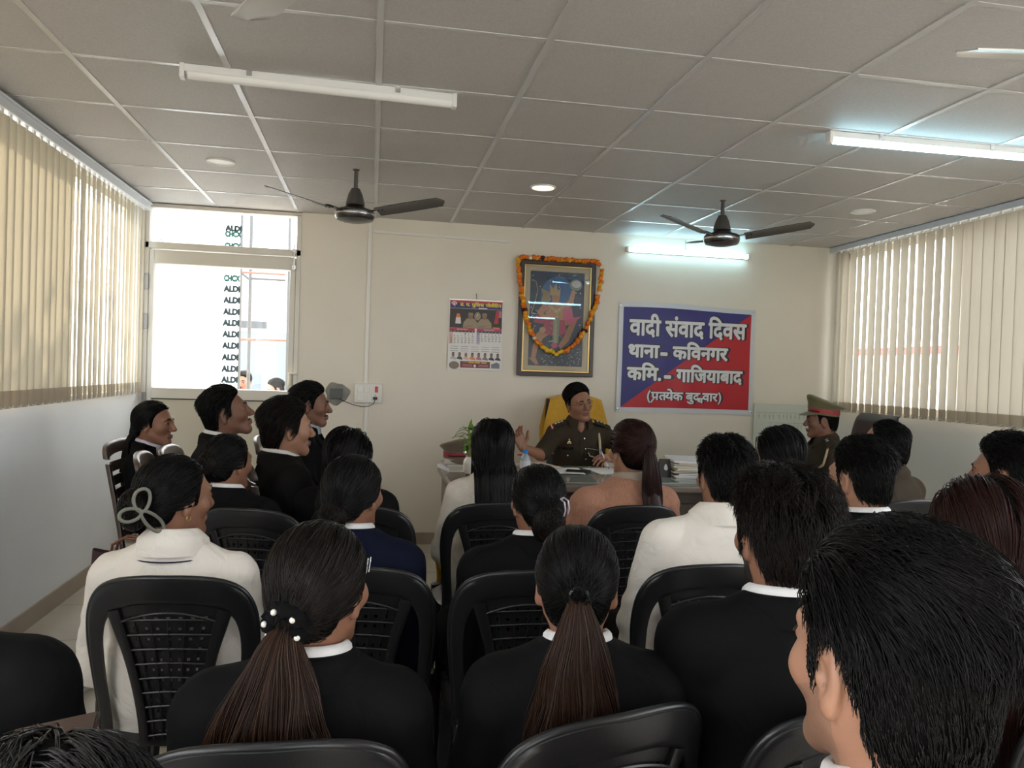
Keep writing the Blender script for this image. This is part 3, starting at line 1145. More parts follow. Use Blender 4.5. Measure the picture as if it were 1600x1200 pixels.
ao(.70, .76, .18, .08, 'star', 14)
limb([(-.28, .28), (0, .14), (.24, .28)], [.05, .07, .05], 'gold')
ao(-.05, .46, .15, .13, 'flesh')
ap([(-.26, .50), (.10, .50), (.12, .66), (.02, .60), (-.05, .76), (-.16, .64), (-.28, .74)], 'gold')
ap([(-.60, .36), (-.28, .34), (-.24, .56), (-.62, .64), (-.52, .50)], 'gold2')
ao(-.50, -.24, .12, .06, 'gold')
ao(-.05, -.56, .12, .06, 'pink')
for k in range(26):
    ao(random.uniform(-.25, .2), random.uniform(-.5, .3), 0.03, 0.014, ('gold', 'gold2', 'green', 'white')[k % 4], 8)
art.build('picture_print', [mat('paint_' + k, acol[k], 0.6) for k in an], pic, smooth=0)
gm_ = glass_mat('picture_glass')
MB().bb((-fw_ + e_, -0.0225, -fh_ + e_), (fw_ - e_, -0.0205, fh_ - e_)).build('glazing', gm_, pic, smooth=0)

gar = thing('flower_garland', 'orange marigold garland draped round the framed picture', 'garland', ((FX0 + FX1) / 2, YB, FZ1))
gpath = []
cxg = 0.0


def gp(a, b2, n):
    for k in range(n):
        f = k / n
        gpath.append(Vector(a).lerp(Vector(b2), f))


top = 0.018
gp((-0.345, -0.05, 0.0), (-0.30, -0.05, top), 2)
gp((-0.30, -0.05, top), (0.33, -0.05, top - 0.005), 24)
gp((0.33, -0.05, top - 0.005), (0.36, -0.055, -0.03), 2)
right = [(0.362, -0.03), (0.36, -0.15), (0.335, -0.30), (0.29, -0.44), (0.235, -0.56), (0.17, -0.66), (0.09, -0.73), (0.0, -0.765)]
left = [(0.0, -0.765), (-0.08, -0.74), (-0.16, -0.68), (-0.225, -0.58), (-0.27, -0.46), (-0.30, -0.32), (-0.325, -0.18), (-0.345, -0.05), (-0.345, 0.0)]
for seq in (right, left):
    for (a, b2) in zip(seq, seq[1:]):
        L_ = math.hypot(b2[0] - a[0], b2[1] - a[1])
        gp((a[0], -0.062, a[1]), (b2[0], -0.062, b2[1]), max(1, int(round(L_ / 0.026))))
st_ = MB().tube([p for p in gpath], 0.003, 5, closed=True)
st_.build('string', mat('cotton_string', (0.5, 0.45, 0.35), 0.8), gar)
m_or = [mat('marigold_orange', (0.80, 0.20, 0.012), 0.7, var=0.25, vscale=60), mat('marigold_amber', (0.86, 0.36, 0.015), 0.7, var=0.2, vscale=60), mat('marigold_yellow', (0.86, 0.52, 0.03), 0.7), mat('white_petals', (0.75, 0.72, 0.60), 0.7), mat('dark_red_petals', (0.09, 0.01, 0.012), 0.7)]
for i, p in enumerate(gpath):
    ci = 0 if random.random() < 0.6 else 1
    if 0.62 < i / len(gpath) < 0.70 or i % 17 == 0:
        ci = 2
    if i in (4, 28, 37, 72):
        ci = 3
    if i in (8, 50, 82):
        ci = 4
    q = p + Vector((random.uniform(-.006, .006), random.uniform(-.006, .004), random.uniform(-.006, .006)))
    rr = random.uniform(0.017, 0.022)
    rot = Matrix.Rotation(random.uniform(0, 6), 3, 'Z') @ Matrix.Rotation(random.uniform(0, 6), 3, 'X')
    # ruffled flower head: a bumpy ball of petals
    vs, fs = [], []
    N_, M_ = 14, 8
    for a in range(M_ + 1):
        t = PI * a / M_
        for b2 in range(N_):
            ph_ = 2 * PI * b2 / N_
            r2 = rr * (1 + 0.20 * ((a + b2) % 2) - 0.06)
            vs.append(rot @ Vector((r2 * math.sin(t) * math.cos(ph_), r2 * math.sin(t) * math.sin(ph_), 0.8 * r2 * math.cos(t))) + q)
    for a in range(M_):
        for b2 in range(N_):
            b3 = (b2 + 1) % N_
            fs.append((a * N_ + b2, (a + 1) * N_ + b2, (a + 1) * N_ + b3, a * N_ + b3))
    MB().add(vs, fs).build('flower_head', m_or[ci], gar, smooth=50)

# etched glass board leaning at the wall behind the capped officer
gb = thing('glass_board', 'pale glass sheet with faint lettering on the back wall below the banner', 'glass board', (3.58, YB - 0.02, 0.98))
m_gb = mat('pale_green_glass', (0.62, 0.66, 0.58), 0.12, spec=0.6)
MB().bb((-0.28, -0.006, -0.24), (0.30, 0.004, 0.24)).build('sheet', m_gb, gb, bev=0.002)
ft = MB()
Mg = Matrix(((1, 0, 0, 0), (0, 0, -1, -0.0065), (0, 1, 0, 0), (0, 0, 0, 1)))
for z, xa, xb in ((0.13, -0.26, 0.27), (0.04, -0.15, 0.24)):      # too faint to read: bars and hooks only
    ft.bb((xa, -0.0072, z + 0.03), (xb, -0.0063, z + 0.036))
    x = xa
    while x < xb - 0.03:
        w_ = random.uniform(0.022, 0.04)
        ft.bb((x + w_ * 0.8, -0.0072, z - 0.025), (x + w_ * 0.8 + 0.006, -0.0063, z + 0.034))
        ft.tube([(x + w_ * 0.8 - 0.4 * w_ * (1 - math.cos(a)), -0.0068, z + 0.012 * math.sin(a)) for a in np.linspace(-1.2, random.uniform(1, 2.4), 6)], 0.0028, 4)
        x += w_ + random.choice((0.006, 0.006, 0.02))
ft.build('etched_lettering', mat('etched_grey', (0.46, 0.48, 0.42), 0.5), gb, smooth=0)

# ------------------------------------------------------------------ chairs
m_blk = mat('black_moulded_plastic', (0.011, 0.011, 0.012), 0.33, spec=0.5, bump=0.05, bscale=300)


def bsurf_y(x, z):
    t = max(0.0, (z - 0.42) / 0.45)
    return -0.195 - 0.085 * t ** 1.15 + 0.9 * x * x


def sweep_back(mb, pts, th, mirror=True, only=0, n=10, sy=bsurf_y, e=0.55):
    """flat rail lying in the curved back surface; pts = (x, z, half width)"""
    sides = (only,) if only else ((1, -1) if mirror else (1,))
    for sg in sides:
        C_ = []
        # smooth the centre line
        K = len(pts)
        for i in range((K - 1) * 4 + 1):
            f = i / 4
            a = min(int(f), K - 2)
            u = f - a
            p0, p1, p2, p3 = (pts[max(a - 1, 0)], pts[a], pts[a + 1], pts[min(a + 2, K - 1)])
            C_.append([0.5 * (2 * p1[k] + (p2[k] - p0[k]) * u + (2 * p0[k] - 5 * p1[k] + 4 * p2[k] - p3[k]) * u * u + (3 * p1[k] - p0[k] - 3 * p2[k] + p3[k]) * u ** 3) for k in range(3)])
        vs, fs = [], []
        for i, c in enumerate(C_):
            a, b2 = C_[max(i - 1, 0)], C_[min(i + 1, len(C_) - 1)]
            tx, tz = b2[0] - a[0], b2[1] - a[1]
            L_ = math.hypot(tx, tz) or 1
            nx, nz = -tz / L_, tx / L_
            for j in range(n):
                an = 2 * PI * j / n
                ca, sa = math.cos(an), math.sin(an)
                ca = math.copysign(abs(ca) ** e, ca)
                sa = math.copysign(abs(sa) ** e, sa)
                x, z = c[0] + nx * c[2] * ca, c[1] + nz * c[2] * ca
                vs.append((sg * x, sy(x, z) + th * sa, z))
        for i in range(len(C_) - 1):
            for j in range(n):
                j2 = (j + 1) % n
                fs.append((i * n + j, i * n + j2, (i + 1) * n + j2, (i + 1) * n + j))
        fs.append(tuple(range(n)))
        fs.append(tuple(range((len(C_) - 1) * n, len(C_) * n))[::-1])
        mb.add(vs, fs)


def dish(mb, w, dpt, z, th, y0=0.0, p=3.2, drop=0.02):
    def fn(u, v):
        a = 2 * PI * u
        ca, sa = math.cos(a), math.sin(a)
        r_ = v
        x = math.copysign(abs(ca) ** (2 / p), ca) * w / 2 * r_
        y = math.copysign(abs(sa) ** (2 / p), sa) * dpt / 2 * r_ + y0
        zz = z - 0.012 * (1 - r_ ** 2) - drop * max(0, (r_ - 0.8) / 0.2) ** 2
        return Vector((x, y, zz))
    mb.grid(fn, 40, 8, thick=-th)


def make_chair():
    t = thing('plastic_chair', '', 'chair')
    fr = MB()
    sweep_back(fr, [(0.172, 0.38, 0.018), (0.178, 0.48, 0.017), (0.190, 0.60, 0.018), (0.194, 0.70, 0.021), (0.183, 0.768, 0.028), (0.150, 0.812, 0.036), (0.085, 0.834, 0.036), (0.0, 0.838, 0.034), (-0.02, 0.838, 0.034)], 0.0085)
    # rolled rim along the outer edge
    rim = []
    for (x, z) in ((0.190, 0.40), (0.195, 0.50), (0.208, 0.62), (0.214, 0.70), (0.207, 0.775), (0.182, 0.828), (0.14, 0.856), (0.08, 0.869), (0.0, 0.872)):
        rim.append((x, bsurf_y(x, z) + 0.004, z))
    full = rim + [(-x, y, z) for x, y, z in rim[::-1][1:]]
    sm = []
    for i in range(len(full) - 1):
        p0, p1, p2, p3 = [Vector(full[min(max(i + w, 0), len(full) - 1)]) for w in (-1, 0, 1, 2)]
        for q in range(4):
            u = q / 4
            sm.append(0.5 * (2 * p1 + (p2 - p0) * u + (2 * p0 - 5 * p1 + 4 * p2 - p3) * u * u + (3 * p1 - p0 - 3 * p2 + p3) * u ** 3))
    sm.append(Vector(full[-1]))
    fr.tube(sm, 0.0085, 8)
    fr.build('back_frame', m_blk, t, smooth=50)
    sp = MB()
    sweep_back(sp, [(0.140, 0.782, 0.018), (0.128, 0.740, 0.017), (0.106, 0.66, 0.014), (0.088, 0.57, 0.013), (0.076, 0.48, 0.013), (0.070, 0.38, 0.013)], 0.010)

    def half(z):
        return float(np.interp(z, (0.38, 0.48, 0.57, 0.66, 0.74, 0.80), (0.070, 0.076, 0.088, 0.106, 0.128, 0.150)))

    def pf(u, v):
        z = 0.40 + v * 0.405
        h = half(z)
        x = (u - 0.5) * 2 * h
        return Vector((x, bsurf_y(x, z) + 0.002, z))

    sp.grid(pf, 27, 42, thick=0.003, hole=lambda i, j: i % 3 == 1 and j % 3 == 1 and 2 < i < 25 and 2 < j < 38)
    for k in range(9):
        z = 0.43 + 0.0405 * k
        h = half(z) - 0.012
        sp.tube([(x * h, bsurf_y(x * h, z) - 0.003, z + 0.006 * (1 - x * x)) for x in np.linspace(-1, 1, 9)], 0.003, 6)
    for k in range(-2, 3):
        sp.tube([(k / 2.8 * half(z) * 0.9, bsurf_y(k / 2.8 * half(z), z) - 0.003, z) for z in np.linspace(0.42, 0.76, 8)], 0.0018, 5)
    hh = [(x * 0.118, bsurf_y(x * 0.118, 0.768) - 0.003, 0.752 + 0.026 * (1 - x * x)) for x in np.linspace(-1, 1, 13)]
    sp.tube(hh, 0.0035, 6)
    sp.build('perforated_splat', m_blk, t, smooth=50)
    st = MB()
    dish(st, 0.42, 0.42, 0.432, 0.006)
    st.build('seat', m_blk, t, smooth=60)
    for sx in (-1, 1):
        for (y0, y1, x0, x1) in ((0.165, 0.20, 0.168, 0.19), (-0.185, -0.25, 0.165, 0.185)):
            l = MB()
            a, b2 = 0.026, 0.019
            def ring(x, y, z, h):
                return [(sx * (x - h), y - h, z), (sx * (x + h), y - h, z), (sx * (x + h), y + h, z), (sx * (x - h), y + h, z)]
            l.hexa(ring(x1, y1, 0, b2), ring(x0, y0, 0.425, a))
            l.build('leg', m_blk, t, smooth=30, bev=0.006)
    return t


chair0 = make_chair()
CH_USED = [False]
CHAIRS = 'black moulded plastic chairs of the audience'


def chair(x, y, rz, label, group=CHAIRS):
    """x,y = point under the middle of the back's top edge"""
    o = chair0 if not CH_USED[0] else copy_tree(chair0)
    CH_USED[0] = True
    a = R(rz)
    o.location = (x - math.sin(a) * 0.28, y + math.cos(a) * 0.28, 0)
    o.rotation_euler = (0, 0, a)
    return tag(o, label, 'chair', group)


chair(-0.50, 2.078, -4, 'black plastic chair carrying the woman with the claw clip and white shirt')
chair(-0.455, 3.03, -16, 'black plastic chair under the woman with a loose bun, behind the brown chairs')
chair(-0.035, 3.09, -12, 'black plastic chair under the long haired woman in glasses')
chair(-0.03, 2.149, -10, 'black plastic chair under the woman in the navy blazer')
chair(0.53, 3.168, 4, 'black plastic chair under the woman with straight black hair to her waist')
chair(0.452, 2.083, 0, 'black plastic chair under the woman with the hair clip above her bun')
chair(1.135, 3.112, 4, 'black plastic chair under the woman in the peach tunic')
chair(1.01, 2.123, 4, 'black plastic chair under the man in the white shirt')
chair(-0.13, 1.15, 0, 'black plastic chair under the woman with the pearl scrunchie ponytail')
chair(0.425, 1.19, 17, 'glossy black plastic chair in the foreground behind the woman with a brown ponytail')
chair(0.86, 1.17, 8, 'black plastic chair under the man in black whose ear and white collar show')
chair(1.80, 3.05, 8, 'black plastic chair under the dark bobbed woman beside the capped officer')
chair(2.60, 3.27, 6, 'black plastic chair near the right wall behind the man with the short beard')
chair(1.56, 1.98, 8, 'black plastic chair under the short bearded man in a black coat')
chair(2.12, 2.03, 10, 'black plastic chair under the man at the right edge of the view')
chair(1.42, 1.18, 6, 'black plastic chair under the woman with reddish brown hair')
chair(-0.68, 1.12, 0, 'black plastic chair under the person whose black shoulder fills the lower left corner')
chair(0.60, 0.30, 10, 'black plastic chair under the foreground man with swept back hair')

m_brn = mat('brown_moulded_plastic', (0.085, 0.055, 0.045), 0.28, spec=0.6)


def make_slat_chair():
    t = thing('slatted_chair', '', 'chair')

    def sy(x, z):
        return -0.20 - 0.10 * max(0, (z - 0.42) / 0.55) ** 1.2 + 0.5 * x * x
    for sd in (-1, 1):
        fr = MB()
        sweep_back(fr, [(0.175, 0.36, 0.022), (0.185, 0.55, 0.022), (0.195, 0.75, 0.022), (0.195, 0.90, 0.022)], 0.012, sy=sy, only=sd)
        fr.build('back_rail', m_brn, t, smooth=50)
    tp = MB()
    sweep_back(tp, [(0.205, 0.925, 0.022), (0.19, 0.955, 0.03), (0.12, 0.972, 0.034), (0.0, 0.978, 0.034), (-0.02, 0.978, 0.034)], 0.014, sy=sy)
    tp.build('top_rail', m_brn, t, smooth=50)
    for k in range(6):
        z = 0.52 + 0.068 * k
        s_ = MB().grid(lambda u, v: Vector(((u - 0.5) * 0.36, sy((u - 0.5) * 0.36, z + v * 0.048) + 0.004, z + v * 0.048)), 10, 2, thick=0.008)
        s_.build('slat', m_brn, t, smooth=50)
    st = MB()
    dish(st, 0.44, 0.44, 0.442, 0.008)
    st.build('seat', m_brn, t, smooth=60)
    for sx in (-1, 1):
        for (y0, y1, x0, x1) in ((0.175, 0.20, 0.178, 0.195), (-0.19, -0.26, 0.172, 0.19)):
            l = MB()
            def ring(x, y, z, h):
                return [(sx * (x - h), y - h, z), (sx * (x + h), y - h, z), (sx * (x + h), y + h, z), (sx * (x - h), y + h, z)]
            l.hexa(ring(x1, y1, 0, 0.02), ring(x0, y0, 0.435, 0.027))
            l.build('leg', m_brn, t, smooth=30, bev=0.006)
    return t


slat0 = make_slat_chair()
SL_USED = [False]


def slat_chair(x, y, rz, label):
    o = slat0 if not SL_USED[0] else copy_tree(slat0)
    SL_USED[0] = True
    a = R(rz)
    o.location = (x - math.sin(a) * 0.30, y + math.cos(a) * 0.30, 0)
    o.rotation_euler = (0, 0, a)
    return tag(o, label, 'chair', 'brown slatted chairs of the left row')


slat_chair(-1.29, 4.33, -97, 'brown slatted chair under the woman in profile beside the left wall')
slat_chair(-1.02, 3.72, -82, 'empty brown slatted chair with a shining top rail behind the claw clip woman')
slat_chair(-0.98, 4.02, -88, 'brown slatted chair under the man looking up')
slat_chair(-0.56, 3.62, -76, 'brown slatted chair under the man with thick dark hair')
slat_chair(-0.63, 4.62, -90, 'brown slatted chair under the man in the pale grey shirt')

# ------------------------------------------------------------------ desk and what stands on it
m_desk = mat('dark_walnut_laminate', (0.055, 0.035, 0.026), 0.28, spec=0.5, var=0.35, vscale=7, stretch=(1, 8, 8))
m_deskt = mat('grey_brown_desk_top', (0.16, 0.125, 0.10), 0.25, spec=0.5, var=0.2, vscale=6, stretch=(1, 8, 8))
DXa, DXb, DYa, DYb, DZ = 0.44, 2.45, 4.20, 5.06, 0.80
dk = thing('office_desk', 'long dark brown office desk in front of the seated officer', 'desk', ((DXa + DXb) / 2, (DYa + DYb) / 2, 0))
cx_, cy_ = dk.location.x, dk.location.y
hx_, hy_ = (DXb - DXa) / 2, (DYb - DYa) / 2
MB().bb((-hx_, -hy_, DZ - 0.045), (hx_, hy_, DZ)).build('desk_top', m_deskt, dk, bev=0.012, seg=3)
MB().bb((-hx_ + 0.03, -hy_ + 0.05, 0.04), (-hx_ + 0.07, hy_ - 0.03, DZ - 0.045)).build('side_panel', m_desk, dk)
MB().bb((hx_ - 0.07, -hy_ + 0.05, 0.04), (hx_ - 0.03, hy_ - 0.03, DZ - 0.045)).build('side_panel', m_desk, dk)
fp = MB().bb((-hx_ + 0.07, -hy_ + 0.10, 0.10), (hx_ - 0.07, -hy_ + 0.125, DZ - 0.045)).build('front_panel', m_desk, dk)
for k in range(3):
    w3 = (2 * hx_ - 0.2) / 3
    MB().bb((-hx_ + 0.1 + k * w3 + 0.03, -hy_ + 0.092, 0.18), (-hx_ + 0.1 + (k + 1) * w3 - 0.03, -hy_ + 0.10, DZ - 0.12)).build('raised_panel', m_desk, fp, bev=0.004)
for sx in (-1, 1):
    MB().bb((sx * (hx_ - 0.05) - 0.035, -hy_ + 0.03, 0), (sx * (hx_ - 0.05) + 0.035, hy_ - 0.02, 0.05)).build('plinth', m_desk, dk)
m_sheet = mat('clear_glass_sheet', (0.25, 0.28, 0.26), 0.06, spec=0.7)
tag(MB().bb((0.98, DYa + 0.06, DZ), (2.02, DYb - 0.06, DZ + 0.008)).build('glass_sheet', m_sheet, bev=0.002), 'clear glass sheet lying on the middle of the desk', 'glass sheet')
ZD = DZ + 0.008

# books and cap at the left end
m_bk = [mat('book_cover_' + k, c, 0.5) for k, c in (('white', (0.78, 0.78, 0.80)), ('grey', (0.35, 0.35, 0.37)), ('pale', (0.70, 0.68, 0.66)))]
m_pages = mat('book_pages', (0.75, 0.70, 0.58), 0.7)


def book(label, x, y, z, w, l, h, rz, cm, group):
    t = thing('book', label, 'book', (x, y, z), R(rz), group)
    MB().bb((-w / 2 + 0.004, -l / 2 + 0.004, 0.002), (w / 2 - 0.005, l / 2 - 0.004, h - 0.002)).build('pages', m_pages, t)
    c = MB().bb((-w / 2, -l / 2, 0), (w / 2, l / 2, 0.002)).bb((-w / 2, -l / 2, h - 0.002), (w / 2, l / 2, h)).bb((-w / 2, -l / 2, 0), (-w / 2 + 0.002, l / 2, h))
    c.build('cover', cm, t)


GB = 'books at the left end of the desk'
book('white book at the bottom of the pile under the khaki cap', 0.545, 4.84, DZ, 0.18, 0.25, 0.022, 12, m_bk[0], GB)
book('grey book in the middle of the pile under the khaki cap', 0.54, 4.87, DZ + 0.022, 0.15, 0.22, 0.02, 4, m_bk[1], GB)
book('pale book on top of the pile under the khaki cap', 0.545, 4.87, DZ + 0.042, 0.15, 0.20, 0.025, -8, m_bk[2], GB)
m_khk = mat('khaki_cap_cloth', (0.16, 0.125, 0.085), 0.85, bump=0.2, bscale=500, sheen=0.2)
m_pat = mat('black_patent', (0.015, 0.015, 0.015), 0.15, spec=0.6)


def peaked_cap(parent, mc=None, sc=1.0, crown_tilt=0.0, name=None):
    """service cap: origin at the head band's centre, front = +Y; returns the parts' parent"""
    mc = mc or m_khk
    t = parent
    A, B = 0.085 * sc, 0.103 * sc

    def ringpt(u, f, z, dy=0.0):
        a = 2 * PI * u
        return Vector((A * f * math.cos(a), B * f * math.sin(a) + dy, z))
    prof = [(1.0, -0.012, 0), (1.0, 0.035, 0), (1.05, 0.044, 0.0), (1.18, 0.060, -0.004), (1.26, 0.070, -0.006), (1.27, 0.077, -0.006), (1.18, 0.084, -0.006), (0.8, 0.087, -0.006), (0.3, 0.087, -0.006), (0.01, 0.087, -0.006)]

    def fn(u, v):
        k = v * (len(prof) - 1)
        i = min(int(k), len(prof) - 2)
        f = k - i
        p = [prof[i][q] * (1 - f) + prof[i + 1][q] * f for q in range(3)]
        s_ = math.sin(2 * PI * u)
        z = p[1] + (0.030 * s_ * min(1, p[0]) + 0.006 * s_ * s_) * max(0, min(1, (p[1] - 0.035) / 0.045))
        return ringpt(u, p[0], z * sc, p[2])
    crown = MB().grid(fn, 48, 27).build('cap_crown', mc, t, smooth=70)
    bd = MB().grid(lambda u, v: ringpt(u, 1.012 + 0.006 * math.sin(PI * v), (0.0 + v * 0.03) * sc), 48, 3, thick=0.001)
    bd.build('cap_band', mat('red_cap_band', (0.30, 0.025, 0.03), 0.6), t, smooth=70)

    def pk(u, v):
        a = PI * (0.12 + 0.76 * u)
        f = 1.0 + v * 0.55 * math.sin(PI * u) ** 0.7
        return Vector((A * f * math.cos(a), B * f * math.sin(a) + 0.0, (-0.004 - v * 0.034 * math.sin(PI * u) - 0.004 * math.cos(2 * PI * u)) * sc))
    MB().grid(pk, 24, 6, thick=0.003).build('cap_peak', mc, t, smooth=60)
    st = MB().tube([ringpt(0.06 + 0.38 * q / 16, 1.035, (0.008 + 0.004 * math.sin(PI * q / 16)) * sc) for q in range(17)], 0.004, 6)
    st.build('cap_strap', m_pat, t)
    bdg = MB().ball((0, B * 1.05, 0.034 * sc), (0.012, 0.004, 0.014), 10, 6)
    bdg.ball((0, B * 1.06, 0.052 * sc), (0.006, 0.004, 0.008), 8, 6)
    bdg.build('cap_badge', m_steel, t)


cp_ = thing('peaked_cap', 'khaki service cap lying on the books beside the green plant', 'cap', (0.55, 4.88, DZ + 0.078), R(200))
peaked_cap(cp_)

# plant in a white vase
pl = thing('potted_plant', 'lucky bamboo plant in a white vase on the desk', 'plant', (0.615, 4.60, DZ))
m_pot = mat('white_glazed_vase', (0.75, 0.73, 0.68), 0.2, coat=0.4)
MB().lathe([(0.035, 0), (0.05, 0.01), (0.062, 0.045), (0.058, 0.085), (0.045, 0.105), (0.047, 0.112), (0.041, 0.108), (0.041, 0.09)], n=32).build('vase', m_pot, pl)
m_stalk = mat('pale_green_stalk', (0.26, 0.30, 0.08), 0.4)
m_leaf = [mat('green_leaf_' + k, c, 0.35, spec=0.5) for k, c in (('bright', (0.12, 0.26, 0.025)), ('deep', (0.05, 0.15, 0.02)))]
stk = []
for k in range(7):
    a = k * 0.9
    x, y = 0.022 * math.cos(a) * (k > 0), 0.022 * math.sin(a) * (k > 0)
    h = random.uniform(0.17, 0.30)
    MB().tube([(x, y, 0.05), (x * 1.3, y * 1.3, 0.12), (x * 1.7, y * 1.7, h)], 0.006, 8).build('stalk', m_stalk, pl)
    stk.append((x * 1.7, y * 1.7, h))
for k in range(46):
    s_ = stk[k % 7]
    zb = random.uniform(0.13, s_[2])
    az = random.uniform(0, 2 * PI)
    L_ = random.uniform(0.06, 0.11)
    el = random.uniform(0.5, 1.25)
    wd = random.uniform(0.008, 0.012)
    cr = math.cos(az), math.sin(az)

    def lf(u, v):
        r_ = L_ * u
        w_ = wd * math.sin(PI * min(1, u ** 0.75)) * (v - 0.5) * 2
        e2 = el - 0.9 * u
        return Vector((s_[0] + cr[0] * r_ * math.cos(e2) - cr[1] * w_, s_[1] + cr[1] * r_ * math.cos(e2) + cr[0] * w_, zb + r_ * math.sin(max(e2, -0.3)) * 1.0 + abs(v - 0.5) * wd * 0.6))
    MB().grid(lf, 8, 4).build('leaf', m_leaf[k % 2], pl, smooth=80)
for k in range(5):
    s_ = stk[k]
    az = (0.5, 2.2, 3.3, 5.2, 1.2)[k]
    cr = math.cos(az), math.sin(az)
    L_ = 0.10

    def lf(u, v):
        r_ = L_ * u
        w_ = 0.011 * math.sin(PI * min(1, u ** 0.75)) * (v - 0.5) * 2
        return Vector((s_[0] + cr[0] * r_ * 0.62 - cr[1] * w_, s_[1] + cr[1] * r_ * 0.62 + cr[0] * w_, s_[2] - 0.01 + r_ * 0.78))
    MB().grid(lf, 8, 4).build('leaf', m_leaf[0], pl, smooth=80)

# water bottle
bo = thing('water_bottle', 'clear water bottle with a blue cap on the desk', 'bottle', (0.925, 4.55, DZ))
m_pet = mat('clear_bottle_plastic', (0.62, 0.70, 0.78), 0.08, spec=0.6, trans=0.55)
MB().lathe([(0.028, 0), (0.032, 0.006), (0.032, 0.05), (0.030, 0.056), (0.032, 0.062), (0.032, 0.10), (0.026, 0.118), (0.014, 0.136), (0.013, 0.142)], n=24).build('bottle_body', m_pet, bo)
MB().lathe([(0.0155, 0.138), (0.016, 0.156), (0.013, 0.159)], n=20).build('bottle_cap', mat('blue_cap', (0.01, 0.20, 0.62), 0.35), bo)
MB().lathe([(0.0326, 0.052), (0.0328, 0.096)], n=24).build('bottle_label', mat('pale_label', (0.62, 0.66, 0.72), 0.4), bo)

# papers, pen, phone
m_pap = mat('paper_sheet', (0.82, 0.81, 0.80), 0.6)
GP = 'loose white papers on the desk glass'
for k, (x, y, rz, lab) in enumerate(((1.50, 4.76, 8, 'white paper under the officer\'s writing hand'), (1.22, 4.72, -6, 'white paper beside the mobile phone'), (1.10, 4.93, 20, 'pinkish paper near the officer\'s raised arm'))):
    p = MB().grid(lambda u, v: Vector(((u - 0.5) * 0.21, (v - 0.5) * 0.297, 0.0015 + 0.002 * math.sin(3 * u + 2 * v) ** 2)), 6, 6, thick=0.0008)
    o = p.build('paper', m_pap if k < 2 else mat('pink_paper', (0.78, 0.60, 0.56), 0.6), loc=(x, y, ZD + 0.0005 + 0.0035 * k), rot=(0, 0, R(rz)))
    tag(o, lab, 'paper', GP)
ph = thing('mobile_phone', 'black mobile phone lying on the papers in front of the officer', 'phone', (1.29, 4.66, ZD + 0.008), R(70))
MB().bb((-0.037, -0.078, 0), (0.037, 0.078, 0.008)).build('body', m_pat, ph, bev=0.003)
MB().bb((-0.034, -0.074, 0.008), (0.034, 0.074, 0.0085)).build('screen', mat('phone_screen', (0.01, 0.01, 0.012), 0.05), ph)
# black holder with a drop shaped window
hd = thing('desk_stand', 'small black stand with a drop-shaped opening beside the files', 'desk stand', (1.80, 4.52, DZ), R(-8))
MB().hexa([(-0.035, -0.004, 0), (0.045, -0.004, 0), (0.045, 0.004, 0), (-0.035, 0.004, 0)], [(-0.026, 0.03, 0.115), (0.042, 0.03, 0.115), (0.042, 0.038, 0.115), (-0.026, 0.038, 0.115)]).build('plate', m_dark, hd, bev=0.003)
MB().hexa([(-0.035, 0.09, 0), (0.045, 0.09, 0), (0.045, 0.098, 0), (-0.035, 0.098, 0)], [(-0.026, 0.035, 0.115), (0.042, 0.035, 0.115), (0.042, 0.043, 0.115), (-0.026, 0.043, 0.115)]).build('back_plate', m_dark, hd, bev=0.003)
dr = []
for k in range(20):
    a = 2 * PI * k / 20
    r_ = 0.012 * (1 + 0.5 * max(0, math.sin(a)) ** 3)
    dr.append((0.012 + r_ * math.cos(a) * (1 - 0.35 * max(0, math.sin(a))), r_ * math.sin(a) * 1.3))
MB().poly([(x, -0.0055 + (0.062 + z) * 0.30, 0.062 + z) for x, z in dr]).build('drop_window', mat('white_drop', (0.7, 0.68, 0.66), 0.4), hd)
# stack of files
GF = 'stack of office files on the desk'
z = DZ
fc = [('white', (0.72, 0.72, 0.74)), ('olive', (0.22, 0.19, 0.08)), ('buff', (0.50, 0.40, 0.20)), ('brown', (0.20, 0.13, 0.06)), ('olive', (0.22, 0.19, 0.08)), ('yellow', (0.62, 0.45, 0.09)), ('buff', (0.50, 0.40, 0.20)), ('grey', (0.35, 0.33, 0.33)), ('yellow', (0.62, 0.45, 0.09)), ('white', (0.72, 0.72, 0.74))]
ordn = ['bottom white file of the stack on the desk', 'second lowest file of the stack, olive', 'third file from the bottom of the stack, buff', 'fourth file from the bottom of the stack, brown', 'olive file halfway up the stack', 'thick yellow file above the middle of the stack', 'buff file fourth from the top of the stack', 'grey file third from the top of the stack', 'yellow file just below the topmost white one', 'white file of papers topmost on the stack']
for k in range(10):
    h = (0.014, 0.012, 0.010, 0.013, 0.012, 0.011, 0.010, 0.012, 0.008, 0.012)[k]
    t = thing('file_folder', ordn[k], 'file', (1.99 + random.uniform(-.012, .012), 4.62 + random.uniform(-.015, .015), z), R(random.uniform(-9, 5) - 4), GF)
    MB().bb((-0.12, -0.16, 0.001), (0.12, 0.155, h - 0.001)).build('papers', m_pap, t)
    cm = mat('file_' + fc[k][0], fc[k][1], 0.7)
    c = MB().bb((-0.125, -0.165, 0), (0.125, 0.165, 0.001)).bb((-0.125, -0.165, h - 0.001), (0.125, 0.165, h)).bb((0.124, -0.165, 0), (0.126, 0.165, h))
    c.build('cover', cm, t)
    z += h

# officer's chair with a yellow towel
m_lea = mat('dark_brown_leather', (0.020, 0.010, 0.007), 0.42, spec=0.55, bump=0.1, bscale=90)


